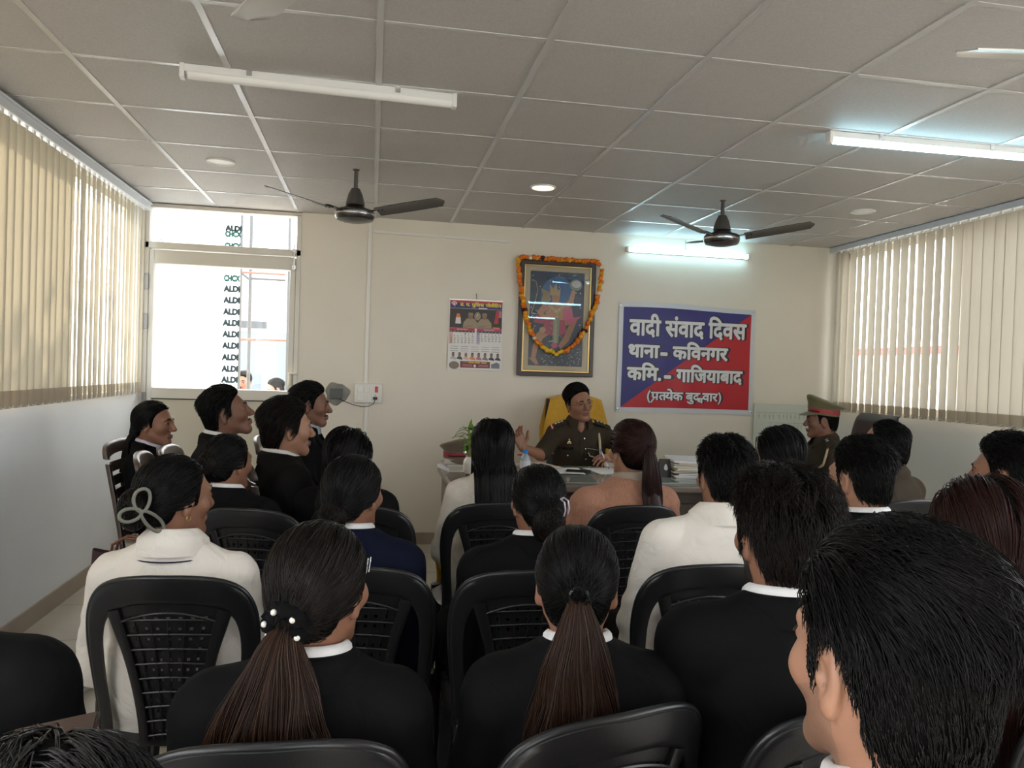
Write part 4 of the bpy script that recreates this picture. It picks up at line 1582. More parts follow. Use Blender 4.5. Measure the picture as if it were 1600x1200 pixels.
def exec_chair(label, x, y, rz, ztop, group, w=0.5):
    t = thing('executive_chair', label, 'chair', (x, y, 0), R(rz), group)

    def bk(u, v):
        a = 2 * PI * u
        s_ = v
        return a, s_

    def pad(cx, cz, wx, hz, th, tilt, name, wide_top=0.0):
        m_ = MB()

        def fn(u, v, sgn):
            x_ = (u - 0.5) * 2
            z_ = (v - 0.5) * 2
            sx = math.copysign(1 - (1 - abs(x_)) ** 1.0, x_)
            e_ = max(0, 1 - abs(x_) ** 5) ** 0.5 * max(0, 1 - abs(z_) ** 5) ** 0.5
            zz = cz + z_ * hz
            xx = cx + x_ * wx * (1 + wide_top * z_) * (1 - 0.10 * abs(z_) ** 4)
            yy = -0.23 - (zz - 0.5) * tilt + 0.25 * x_ * x_ * wx * 0.3 + sgn * th * e_ - 0.02 * (abs(z_) > 0.96)
            return Vector((xx, yy, zz))
        m_.grid(lambda u, v: fn(u, v, 1), 22, 22)
        m_.grid(lambda u, v: fn(u, v, -1), 22, 22)
        return m_.build(name, m_lea, t, smooth=80)
    pad(0, (0.52 + ztop) / 2, w / 2, (ztop - 0.52) / 2, 0.05, 0.16, 'backrest', 0.05)
    sp_ = MB()
    dish(sp_, 0.50, 0.50, 0.50, 0.07, p=4)
    sp_.build('seat', m_lea, t, smooth=60)
    for sx in (-1, 1):
        MB().tube([(sx * 0.27, -0.16, 0.50), (sx * 0.29, -0.15, 0.64), (sx * 0.29, 0.0, 0.70), (sx * 0.28, 0.14, 0.69)], [0.018, 0.02, 0.026, 0.024], 10).build('armrest', m_lea, t)
    MB().lathe([(0.03, 0.08), (0.03, 0.42)], n=16).build('gas_column', m_pat, t)
    for k in range(5):
        a = 2 * PI * k / 5 + 0.3
        f_ = MB().tube([(0.02 * math.cos(a), 0.02 * math.sin(a), 0.10), (0.29 * math.cos(a), 0.29 * math.sin(a), 0.07)], [0.025, 0.016], 8).build('base_arm', m_pat, t)
        MB().ball((0.29 * math.cos(a), 0.29 * math.sin(a), 0.03), (0.02, 0.02, 0.03), 10, 8).build('caster', m_pat, f_)
    return t


GE = 'leather executive chairs behind the desk'
exec_chair('executive chair under the speaking officer, hidden beneath a yellow towel', 1.585, 5.62, 180, 1.225, GE, 0.46)
exec_chair('dark brown leather executive chair behind the capped officer', 3.14, 4.86, 82, 1.215, GE, 0.56)
m_tow = mat('yellow_towel', (0.66, 0.36, 0.035), 0.95, bump=0.5, bscale=260, sheen=0.4, var=0.12, vscale=30)


def tow(u, v):
    # drapes over the backrest: v runs front hem -> over the top -> rear hem
    x = (u - 0.5) * 2
    wz = 0.262 * (1 - 0.28 * max(0, 1 - abs(v - 0.5) / 0.30))
    s_ = (v - 0.5) * 2
    z = 1.262 - 0.55 * max(0, abs(s_) - 0.16) - 0.05 * x * x * (1 - min(1, abs(s_)))
    y = -0.335 + 0.075 * max(-1, min(1, -s_ / 0.16)) - 0.13 * (z - 1.25) * 0.6 * 0
    y -= (z - 1.25) * 0.16
    fold = 0.006 * math.sin(11 * x + 2 * s_) * min(1, abs(s_) * 1.5)
    return Vector((x * wz, y + (fold if s_ < 0 else -fold), z))


tw = MB().grid(tow, 30, 40, thick=0.006).build('towel', m_tow, loc=(1.585, 5.62, 0.0), rot=(0, 0, PI), smooth=70)
tag(tw, 'yellow towel draped over the officer\'s chair back', 'towel')

# stool with a dark printed tote, and shoes on the floor
m_wd = mat('stained_wood', (0.07, 0.035, 0.02), 0.5, var=0.3, vscale=10)
sl = thing('low_stool', 'low wooden stool beside the left wall under the dark bag', 'stool', (-0.89, 3.30, 0))
MB().bb((-0.13, -0.12, 0.36), (0.13, 0.12, 0.39)).build('seat', m_wd, sl, bev=0.004)
for sx in (-1, 1):
    for sy_ in (-1, 1):
        MB().bb((sx * 0.105 - 0.016, sy_ * 0.095 - 0.018, 0), (sx * 0.105 + 0.016, sy_ * 0.095 + 0.018, 0.36)).build('leg', m_wd, sl)
bag = thing('tote_bag', 'dark maroon patterned tote bag near the left wall', 'bag', (-0.93, 3.30, 0.39), R(-6))
m_bag = mat('maroon_print_cloth', (0.045, 0.018, 0.02), 0.7, var=0.8, vscale=45)


def bagf(u, v):
    a = 2 * PI * u
    ca, sa = math.cos(a), math.sin(a)
    w_ = 0.155 - 0.01 * v
    d_ = 0.07 * (1 - 0.65 * v)
    return Vector((math.copysign(abs(ca) ** 0.5, ca) * w_, math.copysign(abs(sa) ** 0.6, sa) * d_, 0.0 + v * 0.27 + 0.008 * math.cos(2 * a) * v))


bb_ = MB().grid(bagf, 40, 12, thick=0.003)
bb_.bb((-0.15, -0.06, 0), (0.15, 0.06, 0.008))
bb_.build('bag_body', m_bag, bag, smooth=50)
for sy_ in (-1, 1):
    MB().tube([(-0.07, sy_ * 0.026, 0.24), (-0.06, sy_ * 0.026, 0.30), (-0.02, sy_ * 0.02, 0.325), (0.03, sy_ * 0.02, 0.32), (0.06, sy_ * 0.026, 0.295), (0.07, sy_ * 0.026, 0.24)], 0.006, 8).build('bag_handle', mat('brown_bag_strap', (0.16, 0.06, 0.03), 0.5), bag)

# ------------------------------------------------------------------ people: distance-field bodies
F32 = np.float32


def smin(a, b, k):
    h = np.maximum(k - np.abs(a - b), 0) / k
    return np.minimum(a, b) - h * h * k * 0.25


def smax(a, b, k):
    return -smin(-a, -b, k)


def ell(x, y, z, c, r):
    px, py, pz = x - c[0], y - c[1], z - c[2]
    k0 = np.sqrt((px / r[0]) ** 2 + (py / r[1]) ** 2 + (pz / r[2]) ** 2)
    k1 = np.sqrt((px / r[0] ** 2) ** 2 + (py / r[1] ** 2) ** 2 + (pz / r[2] ** 2) ** 2) + 1e-6
    return k0 * (k0 - 1) / k1


def rcone(x, y, z, a, b, r1, r2):
    bx_, by_, bz_ = b[0] - a[0], b[1] - a[1], b[2] - a[2]
    L2 = bx_ * bx_ + by_ * by_ + bz_ * bz_ + 1e-12
    px, py, pz = x - a[0], y - a[1], z - a[2]
    t = np.clip((px * bx_ + py * by_ + pz * bz_) / L2, 0, 1)
    return np.sqrt((px - t * bx_) ** 2 + (py - t * by_) ** 2 + (pz - t * bz_) ** 2) - (r1 + (r2 - r1) * t)


def axis(lo, hi, bands, hc):
    """grid coordinates, step hc, refined to h inside the bands (a, b, h)"""
    out = [lo]
    while out[-1] < hi:
        h = hc
        for a, b, q in bands:
            if a - h <= out[-1] <= b:
                h = min(h, q)
        out.append(out[-1] + h)
    return np.array(out, F32)


class Field:
    def __init__(s, ax):
        s.ax = ax
        s.F = np.full([len(a) for a in ax], 0.3, F32)

    def sub(s, lo, hi):
        sl, g = [], []
        for q in range(3):
            i0 = max(0, int(np.searchsorted(s.ax[q], lo[q])) - 1)
            i1 = min(len(s.ax[q]), int(np.searchsorted(s.ax[q], hi[q])) + 1)
            sl.append(slice(i0, max(i1, i0)))
            shp = [1, 1, 1]
            shp[q] = -1
            g.append(s.ax[q][i0:i1].reshape(shp))
        return tuple(sl), g

    def add(s, fn, lo, hi, k=0.02, pad=0.04):
        sl, g = s.sub([v - pad - k for v in lo], [v + pad + k for v in hi])
        if s.F[sl].size:
            s.F[sl] = smin(s.F[sl], fn(*g).astype(F32), k)

    def rc(s, a, b, r1, r2, k=0.02):
        m = max(r1, r2)
        s.add(lambda x, y, z: rcone(x, y, z, a, b, r1, r2), [min(p, q) - m for p, q in zip(a, b)], [max(p, q) + m for p, q in zip(a, b)], k)

    def cut(s, fn, lo, hi, k=0.01):
        sl, g = s.sub(lo, hi)
        if s.F[sl].size:
            s.F[sl] = smax(s.F[sl], -fn(*g).astype(F32), k)

    def mesh(s, smooth=2):
        F, ax = s.F, s.ax
        S = F < 0
        nx, ny, nz = F.shape
        cnt = np.zeros((nx - 1, ny - 1, nz - 1), np.int8)
        for i in (0, 1):
            for j in (0, 1):
                for k in (0, 1):
                    cnt += S[i:nx - 1 + i, j:ny - 1 + j, k:nz - 1 + k]
        act = (cnt > 0) & (cnt < 8)
        idx = np.argwhere(act)
        vid = np.full(act.shape, -1, np.int32)
        vid[act] = np.arange(len(idx), dtype=np.int32)
        acc = np.zeros((len(idx), 3), F32)
        n = np.zeros(len(idx), F32)
        val = {}
        for i in (0, 1):
            for j in (0, 1):
                for k in (0, 1):
                    val[(i, j, k)] = F[idx[:, 0] + i, idx[:, 1] + j, idx[:, 2] + k]
        for c0 in val:
            for q in range(3):
                if c0[q]:
                    continue
                c1 = tuple(1 if w == q else c0[w] for w in range(3))
                f0, f1 = val[c0], val[c1]
                m = (f0 < 0) != (f1 < 0)
                t = np.where(m, f0 / np.where(m, f0 - f1, 1), 0)
                p = np.array(c0, F32)[None, :].repeat(len(idx), 0)
                p[:, q] = t
                acc += p * m[:, None]
                n += m
        v = idx + acc / np.maximum(n, 1)[:, None]
        V = np.stack([np.interp(v[:, q], np.arange(len(ax[q])), ax[q]) for q in range(3)], 1).astype(F32)
        Q = []
        for q in range(3):
            A = np.moveaxis(S, q, 0)
            ch = A[:-1] != A[1:]
            lowin = A[:-1]
            vv = np.moveaxis(vid, q, 0)          # (n-1) along q, cells along the others
            c = ch[:, 1:-1, 1:-1]
            p = np.argwhere(c)
            if not len(p):
                continue
            a, b, d = p[:, 0], p[:, 1] + 1, p[:, 2] + 1
            quad = np.stack([vv[a, b - 1, d - 1], vv[a, b, d - 1], vv[a, b, d], vv[a, b - 1, d]], 1)
            inside = lowin[a, b, d]
            flip = ~inside if q != 1 else inside
            quad[flip] = quad[flip][:, ::-1]
            Q.append(quad)
        Q = np.concatenate(Q) if Q else np.zeros((0, 4), np.int32)
        Q = Q[(Q >= 0).all(1)]
        for _ in range(smooth):
            ac = np.zeros_like(V)
            w = np.zeros(len(V), F32)
            for a, b in ((0, 1), (1, 2), (2, 3), (3, 0)):
                for q in range(3):
                    ac[:, q] += np.bincount(Q[:, a], V[Q[:, b], q], len(V)) + np.bincount(Q[:, b], V[Q[:, a], q], len(V))
                w += np.bincount(Q[:, a], minlength=len(V)) + np.bincount(Q[:, b], minlength=len(V))
            V = V * 0.5 + 0.5 * ac / np.maximum(w, 1)[:, None]
        return V, Q


# canonical head (metres, origin between the ears, +Y forward, chin -0.115, crown +0.121)
def head_sdf(x, y, z, face=True, ears=True, fem=0.0):
    d = ell(x, y, z, (0, -.016, .035), (.074, .094, .086))
    d = smin(d, ell(x, y, z, (0, .022, -.005), (.061 - .003 * fem, .066, .078)), .03)
    d = smin(d, rcone(x, y, z, (0, .02, -.045), (0, .066, -.090), .048 - .004 * fem, .022), .03)
    ax_ = np.abs(x)
    d = smin(d, rcone(ax_, y, z, (.047, -.004, -.048), (.018, .060, -.092), .016 - .002 * fem, .014), .028)
    d = smin(d, ell(x, y, z, (0, -.035, -.03), (.058, .062, .06)), .03)
    if face:
        d = smin(d, ell(ax_, y, z, (.040, .054, -.016), (.024, .022, .020)), .025)
        d = smin(d, rcone(ax_, y, z, (.010, .084, .030), (.040, .072, .030), .011, .010), .016)
        d = smax(d, -ell(ax_, y, z, (.032, .101, .010), (.021, .020, .013)), .014)
        d = smin(d, ell(ax_, y, z, (.031, .0765, .010), (.0155, .0125, .0105)), .004)
        d = smax(d, -ell(ax_, y, z, (.031, .0935, .0098), (.0128, .0100, .0052)), .003)
        d = smin(d, rcone(x, y, z, (0, .085, .020), (0, .108, -.022), .0085, .0125), .012)
        d = smin(d, ell(ax_, y, z, (.0125, .097, -.027), (.009, .010, .008)), .008)
        d = smin(d, rcone(ax_, y, z, (0, .0925, -.0535), (.020, .082, -.0565), .0060, .0040), .010)
        d = smin(d, rcone(ax_, y, z, (0, .0905, -.0650), (.017, .081, -.0625), .0068, .0040), .010)
        d = smax(d, -rcone(ax_, y, z, (0, .1015, -.0595), (.022, .087, -.0595), .0022, .0015), .004)
    if ears:
        # tilted shell standing off the side of the head
        t1, t2 = .30, .20
        ex, ey, ez = ax_ - .074, y + .010, z - .002
        ux = ex * math.cos(t2) + ey * math.sin(t2)
        uy = -ex * math.sin(t2) + ey * math.cos(t2)
        vy = uy * math.cos(t1) - ez * math.sin(t1)
        vz = uy * math.sin(t1) + ez * math.cos(t1)
        e = ell(ux, vy, vz, (0, 0, 0.004), (.0085, .019, .032))
        e = smin(e, ell(ux, vy, vz, (0, .004, -.028), (.007, .010, .012)), .012)
        e = smax(e, -ell(ux, vy, vz, (.0090, .003, .000), (.0075, .0105, .017)), .004)
        e = smax(e, -ell(ux, vy, vz, (.0095, -.008, .010), (.0042, .0045, .016)), .003)
        e = smin(e, ell(ux, vy, vz, (.003, .010, -.003), (.006, .005, .008)), .005)
        d = smin(d, e, .008)
    return d


# sampled skull for growing hair on
_HG = np.arange(-.20, .2001, .005).astype(F32)
_HS = head_sdf(_HG.reshape(-1, 1, 1), _HG.reshape(1, -1, 1), _HG.reshape(1, 1, -1), face=False, ears=False).astype(F32)
_HGR = np.stack(np.gradient(_HS, .005), -1)


def hs(P):
    q = np.clip((P + .20) / .005, 0, len(_HG) - 1.001)
    i = q.astype(int)
    f = q - i
    d = 0
    g = 0
    for a in (0, 1):
        for b in (0, 1):
            for c in (0, 1):
                w = (f[:, 0] if a else 1 - f[:, 0]) * (f[:, 1] if b else 1 - f[:, 1]) * (f[:, 2] if c else 1 - f[:, 2])
                d = d + w * _HS[i[:, 0] + a, i[:, 1] + b, i[:, 2] + c]
                g = g + w[:, None] * _HGR[i[:, 0] + a, i[:, 1] + b, i[:, 2] + c]
    return d, g / (np.linalg.norm(g, axis=1, keepdims=True) + 1e-6)


def to_level(P, t, it=2):
    for _ in range(it):
        d, g = hs(P)
        P = P - (d - t)[:, None] * g
    return P


_HY = np.array([-.12, -.085, -.060, -.046, -.036, -.026, -.006, .003, .009, .021, .028, .036, .050, .066, .082, .12], F32)
_HZ = np.array([-.075, -.075, -.066, -.040, -.002, .028, .033, .022, -.014, -.014, .026, .046, .064, .080, .096, .14], F32)


def region(x, y, z, back=0.0, low=-.07):
    """>0 where hair grows: above the hairline (forehead, temple, sideburn, round the ear, nape)"""
    yy = y + back * np.clip((y + .02) / .06, 0, 1)
    zm = np.interp(yy.ravel(), _HY, _HZ).reshape(yy.shape)
    zm = zm + (low + .075) * np.clip((-.04 - y) / .03, 0, 1)
    q = (z - zm) * .62 + 0 * x
    q = q - 0.30 * np.maximum(0, np.abs(x) - .050) * np.clip((y - .03) / .03, 0, 1)
    return np.minimum(q, .2)


def hair_region(P, back=0.0, low=-.07):
    return region(P[..., 0], P[..., 1], P[..., 2], back, low)


def edge_fade(q, lo=.25, w=.022):
    return np.clip(lo + (1 - lo) * q / w, lo, 1)


def scalp_roots(n, back=0.0, low=-.07):
    out = []
    tot = 0
    while tot < n:
        D = RNG.normal(size=(n * 3, 3)).astype(F32)
        D /= np.linalg.norm(D, axis=1, keepdims=True)
        P = D * .10 + np.array([0, -.016, .03], F32)
        P = to_level(P, 0.002, 4)
        P = P[hair_region(P, back, low) > 0.001]
        out.append(P)
        tot += len(P)
    return np.concatenate(out)[:n]


def strands(paths, rad):
    """paths (N,S,3), rad (N,S) -> quads of three sided hairs"""
    N, S_, _ = paths.shape
    T_ = np.gradient(paths, axis=1)
    T_ /= np.linalg.norm(T_, axis=2, keepdims=True) + 1e-9
    ref = np.broadcast_to(RNG.normal(size=(N, 1, 3)), T_.shape)
    u = np.cross(T_, ref)
    u /= np.linalg.norm(u, axis=2, keepdims=True) + 1e-9
    v = np.cross(T_, u)
    V = []
    for k in range(3):
        a = 2 * PI * k / 3
        V.append(paths + (u * math.cos(a) + v * math.sin(a)) * rad[..., None])
    V = np.stack(V, 2).reshape(-1, 3)           # N,S,3sides
    base = (np.arange(N)[:, None] * S_ + np.arange(S_ - 1)[None, :]) * 3
    Q = []
    for k in range(3):
        k2 = (k + 1) % 3
        Q.append(np.stack([base + k, base + k2, base + 3 + k2, base + 3 + k], -1).reshape(-1, 4))
    return V.astype(F32), np.concatenate(Q).astype(np.int32)


def taper(N, S_, r, tip=0.25, jit=0.35):
    u = np.linspace(0, 1, S_)[None, :]
    return (r * (1 - (1 - tip) * u ** 2)) * (1 + jit * RNG.uniform(-1, 1, (N, 1)))


def hair_mat(name, col, tip=None, rough=0.36, spec=0.17):
    if name in MATS:
        return MATS[name]
    m = mat(name, col, rough, spec=spec)
    n = m.node_tree
    b = n.nodes['Principled BSDF']
    b.inputs['Anisotropic'].default_value = 0.0
    geo = n.nodes.new('ShaderNodeNewGeometry')
    mx = n.nodes.new('ShaderNodeMixRGB')
    mx.inputs[1].default_value = (*col, 1)
    t = tip or tuple(c * 2.2 for c in col)
    mx.inputs[2].default_value = (*t, 1)
    n.links.new(geo.outputs['Random Per Island'], mx.inputs[0])
    n.links.new(mx.outputs[0], b.inputs['Base Color'])
    return m


HCAP = mat('hair_under_layer', (0.004, 0.0035, 0.0033), 0.75, spec=0.06, bump=0.8, bscale=260, stretch=(1, 1, .12))
HB = hair_mat('black_hair', (0.0030, 0.0028, 0.0028), (0.0070, 0.0062, 0.0058))
HBR = hair_mat('dark_brown_hair', (0.0050, 0.0037, 0.0032), (0.0135, 0.0085, 0.0065))
HRD = hair_mat('reddish_brown_hair', (0.013, 0.0052, 0.0045), (0.035, 0.012, 0.009))
HCH = hair_mat('chestnut_hair', (0.016, 0.008, 0.0052), (0.050, 0.024, 0.0145))


def skin_mat(name, col):
    if name in MATS:
        return MATS[name]
    m = mat(name, col, 0.48, spec=0.4, var=0.10, vscale=25, bump=0.05, bscale=350)
    b = m.node_tree.nodes['Principled BSDF']
    b.inputs['Subsurface Weight'].default_value = 0.12
    b.inputs['Subsurface Radius'].default_value = (0.012, 0.005, 0.003)
    return m


SK = {'fair': skin_mat('fair_brown_skin', (0.37, 0.19, 0.12)), 'mid': skin_mat('brown_skin', (0.28, 0.135, 0.083)), 'dark': skin_mat('dark_brown_skin', (0.20, 0.095, 0.062))}
LIP = mat('lip_skin', (0.20, 0.080, 0.066), 0.6)
STUB = mat('stubbled_skin', (0.30, 0.158, 0.102), 0.55, bump=0.3, bscale=900)
BEARD = mat('beard_hair_skin', (0.030, 0.021, 0.017), 0.6, bump=0.6, bscale=700)
SCLERA = mat('eye_white', (0.36, 0.33, 0.30), 0.2)
IRIS = mat('dark_iris', (0.015, 0.009, 0.007), 0.08)


def cloth(name, col, rough=0.8, bump=0.25, sc=9, sheen=0.0, fine=900, var=0.0):
    """woven cloth with soft wrinkles"""
    if name in MATS:
        return MATS[name]
    m, n, b = nt(name)
    b.inputs['Base Color'].default_value = (*col, 1)
    b.inputs['Roughness'].default_value = rough
    b.inputs['Specular IOR Level'].default_value = 0.10
    b.inputs['Sheen Weight'].default_value = sheen
    tc = n.nodes.new('ShaderNodeTexCoord')
    a = n.nodes.new('ShaderNodeTexNoise')
    a.inputs['Scale'].default_value = sc
    a.inputs['Detail'].default_value = 2.5
    a.inputs['Distortion'].default_value = 1.2
    w = n.nodes.new('ShaderNodeTexNoise')
    w.inputs['Scale'].default_value = fine
    n.links.new(tc.outputs['Object'], a.inputs['Vector'])
    n.links.new(tc.outputs['Object'], w.inputs['Vector'])
    p1 = n.nodes.new('ShaderNodeBump')
    p1.inputs['Strength'].default_value = bump
    p1.inputs['Distance'].default_value = 0.03
    p2 = n.nodes.new('ShaderNodeBump')
    p2.inputs['Strength'].default_value = 0.15
    p2.inputs['Distance'].default_value = 0.002
    n.links.new(a.outputs[0], p1.inputs['Height'])
    n.links.new(w.outputs[0], p2.inputs['Height'])
    n.links.new(p1.outputs[0], p2.inputs['Normal'])
    n.links.new(p2.outputs[0], b.inputs['Normal'])
    if var:
        s_ = n.nodes.new('ShaderNodeTexNoise')
        s_.inputs['Scale'].default_value = 160
        mp = n.nodes.new('ShaderNodeMapping')
        mp.inputs['Scale'].default_value = (1, 1, 0.06)
        n.links.new(tc.outputs['Object'], mp.inputs[0])
        n.links.new(mp.outputs[0], s_.inputs['Vector'])
        mx = n.nodes.new('ShaderNodeMixRGB')
        mx.inputs[1].default_value = (*[c * (1 - var) for c in col], 1)
        mx.inputs[2].default_value = (*[min(1, c * (1 + var)) for c in col], 1)
        n.links.new(s_.outputs[0], mx.inputs[0])
        n.links.new(mx.outputs[0], b.inputs['Base Color'])
    MATS[name] = m
    return m


CL = {
    'black': cloth('black_suiting', (0.0048, 0.0048, 0.0054), 0.8, 0.2, 7),
    'charcoal': cloth('charcoal_suiting', (0.010, 0.0095, 0.0095), 0.8, 0.2, 7),
    'navy': cloth('navy_suiting', (0.0055, 0.0075, 0.021), 0.8, 0.2, 7),
    'white': cloth('white_shirting', (0.86, 0.80, 0.73), 0.8, 0.35, 11),
    'white2': cloth('crisp_white_cotton', (0.76, 0.75, 0.75), 0.75, 0.3, 10),
    'lilac': cloth('pale_lilac_shirting', (0.62, 0.58, 0.68), 0.8, 0.3, 10),
    'grey': cloth('pale_blue_grey_shirting', (0.34, 0.40, 0.42), 0.8, 0.3, 10),
    'peach': cloth('peach_slub_cotton', (0.43, 0.215, 0.145), 0.75, 0.35, 10, 0.1, var=0.30),
    'rose': cloth('rose_print_cotton', (0.45, 0.22, 0.20), 0.8, 0.3, 10, var=0.35),
    'khaki': cloth('olive_brown_uniform', (0.045, 0.034, 0.023), 0.75, 0.3, 9),
    'trouser': cloth('black_trousering', (0.006, 0.006, 0.0065), 0.8, 0.2, 7),
    'cream': cloth('cream_kurta_cotton', (0.72, 0.66, 0.58), 0.8, 0.35, 10),
    'mustard': cloth('mustard_yellow_cotton', (0.55, 0.33, 0.02), 0.8, 0.35, 10),
    'tan': cloth('tan_shirting', (0.40, 0.33, 0.27), 0.8, 0.3, 10),
}
SHOE = mat('black_shoe_leather', (0.012, 0.011, 0.011), 0.3)


def rot3(yaw=0, pitch=0, roll=0):
    """yaw about z (left turn +), pitch about x (up +), roll about y (head's top to its own right +)"""
    M = Matrix.Rotation(R(yaw), 3, 'Z') @ Matrix.Rotation(R(pitch), 3, 'X') @ Matrix.Rotation(R(roll), 3, 'Y')
    return np.array(M, F32)


class Pose:
    pass


def finger_chain(fd, wrist, d, n, side, s, curl=0.5, spread=0.08, k=0.004, thumb_in=0.5):
    """palm and five fingers. d=pointing direction, n=back-of-hand normal, side=+1 thumb on the +(d x n) side"""
    d = Vector(d).normalized()
    n = (Vector(n) - d * Vector(n).dot(d)).normalized()
    w = d.cross(n) * side                      # towards the thumb
    W_ = Vector(wrist)
    p0 = W_ + d * 0.012 * s
    p1 = W_ + d * 0.078 * s
    for q in (-1, -.35, .35, 1):
        fd.rc(tuple(p0 + w * q * 0.017 * s), tuple(p1 + w * q * 0.028 * s), 0.0145 * s, 0.0125 * s, 0.008)
    lens = ((1, (.040, .024, .019)), (.36, (.045, .028, .021)), (-.32, (.042, .026, .020)), (-.95, (.033, .020, .018)))
    for q, (pos, ls) in enumerate(lens):
        p = W_ + d * (0.082 - 0.006 * abs(pos)) * s + w * pos * 0.0285 * s
        dd = (d + w * pos * spread).normalized()
        r_ = (.0088, .0092, .0088, .0078)[q] * s
        c_ = 0
        for g_, L_ in enumerate(ls):
            c_ += curl * (0.55, 0.8, 0.5)[g_] * (1 + 0.15 * (q - 1.5))
            v = dd * math.cos(c_) - n * math.sin(c_)
            e = p + v * L_ * s
            fd.rc(tuple(p), tuple(e), r_ * (1 - .06 * g_), r_ * (.95 - .08 * g_), k)
            p = e
    t0 = W_ + d * 0.022 * s + w * 0.020 * s - n * 0.004 * s
    td = (d * 0.65 + w * 0.75 - n * thumb_in * 0.4).normalized()
    t1 = t0 + td * 0.042 * s
    t2d = (d * 0.9 + w * (0.45 - 0.5 * thumb_in) - n * thumb_in * 0.8).normalized()
    t2 = t1 + t2d * 0.032 * s
    t3 = t2 + (t2d - n * 0.3 * curl).normalized() * 0.026 * s
    fd.rc(tuple(t0), tuple(t1), .0135 * s, .0108 * s, k * 2)
    fd.rc(tuple(t1), tuple(t2), .0105 * s, .0095 * s, k)
    fd.rc(tuple(t2), tuple(t3), .0095 * s, .0078 * s, k)


def make_pose(head, hip, yaw, s=1.0, fem=False, drop=None, sw=None, bulk=1.0, standing=False, lean=0.0, top_gap=0.135, base=0.0, z_seat=0.43):
    P = Pose()
    P.s, P.fem, P.yaw, P.bulk = s, fem, yaw, bulk
    P.base = base
    a = R(-yaw)
    dx, dy = head[0] - hip[0], head[1] - hip[1]
    P.hc = np.array([dx * math.cos(a) - dy * math.sin(a), dx * math.sin(a) + dy * math.cos(a), head[2] - base - top_gap * s], F32)
    hx, hy, hz = [float(v) for v in P.hc]
    P.zn = hz - 0.125 * s                       # base of the neck
    P.zs = hz - (drop if drop else (0.215 if fem else 0.205)) * s   # shoulder joint height
    P.sw = (sw if sw else (0.150 if fem else 0.172)) * s
    P.zseat = 0.86 if standing else z_seat
    z0 = P.zseat
    P.nx, P.ny = hx * 0.85, hy - 0.035 * s
    P.stand = standing

    def cl(z):                                  # spine line
        t = np.clip((z - z0 - 0.05) / (P.zn - z0 - 0.05), 0, 1)
        return P.nx * t ** 1.3, -0.03 + (P.ny + 0.03) * t ** 1.2 - 0.02 * np.sin(PI * t)
    P.cl = cl
    b = bulk * s
    zc = P.zs - 0.10 * s
    if fem:
        rings = [(z0 - .01, .150, .125), (z0 + .06, .178, .140), (z0 + .16, .158, .118), (z0 + .26, .132, .098), (zc - .02, .142, .112), (zc + .05, .142, .105), (P.zs + .005, .122, .078), (P.zn - .02, .075, .055), (P.zn + .03, .05, .048)]
    else:
        rings = [(z0 - .01, .145, .120), (z0 + .06, .170, .135), (z0 + .16, .155, .118), (z0 + .26, .148, .108), (zc - .02, .160, .118), (zc + .05, .162, .112), (P.zs + .01, .142, .085), (P.zn - .02, .085, .062), (P.zn + .03, .055, .055)]
    z_ = np.array([r[0] for r in rings], F32)
    o = np.argsort(z_)
    P.rz = z_[o]
    P.rx = np.array([r[1] for r in rings], F32)[o] * b
    P.ry = np.array([r[2] for r in rings], F32)[o] * b
    # smooth the rings
    zz = np.linspace(P.rz[0], P.rz[-1], 60)
    kx, ky = np.interp(zz, P.rz, P.rx), np.interp(zz, P.rz, P.ry)
    ker = np.hanning(9)[1:-1]
    ker /= ker.sum()
    kx = np.convolve(np.pad(kx, 3, 'edge'), ker, 'valid')
    ky = np.convolve(np.pad(ky, 3, 'edge'), ker, 'valid')
    P.rz, P.rx, P.ry = zz, kx, ky
    nx_, ny_ = cl(P.zs)
    P.sh = [np.array([nx_ + q * P.sw, ny_ + 0.005, P.zs]) for q in (-1, 1)]
    if standing:
        P.el = [p + np.array([q * .05, -.02, -.28 * s]) for q, p in zip((-1, 1), P.sh)]
        P.wr = [p + np.array([q * .0, .06, -.25 * s]) for q, p in zip((-1, 1), P.el)]
        P.hd = [(0, .15, -1), (0, .15, -1)]
    else:
        P.el = [p + np.array([q * .055, .045, -.265 * s]) for q, p in zip((-1, 1), P.sh)]
        P.wr = [np.array([q * .09 + nx_ * .5, p[1] + .21, max(.57, p[2] - .06)]) for q, p in zip((-1, 1), P.el)]
        P.hd = [(.5, .8, -.25), (-.5, .8, -.25)]
    P.curl = 0.5
    if standing:
        P.kn = [np.array([q * .095, .0, .47]) for q in (-1, 1)]
        P.an = [np.array([q * .10, -.03, .085]) for q in (-1, 1)]
        P.hp = [np.array([q * .085, -.02, .88]) for q in (-1, 1)]
    else:
        P.hp = [np.array([q * .085, .0, P.zseat + .075]) for q in (-1, 1)]
        P.kn = [np.array([q * .11, .41, P.zseat + .06]) for q in (-1, 1)]
        P.an = [np.array([q * .11, .40, .085]) for q in (-1, 1)]
    return P


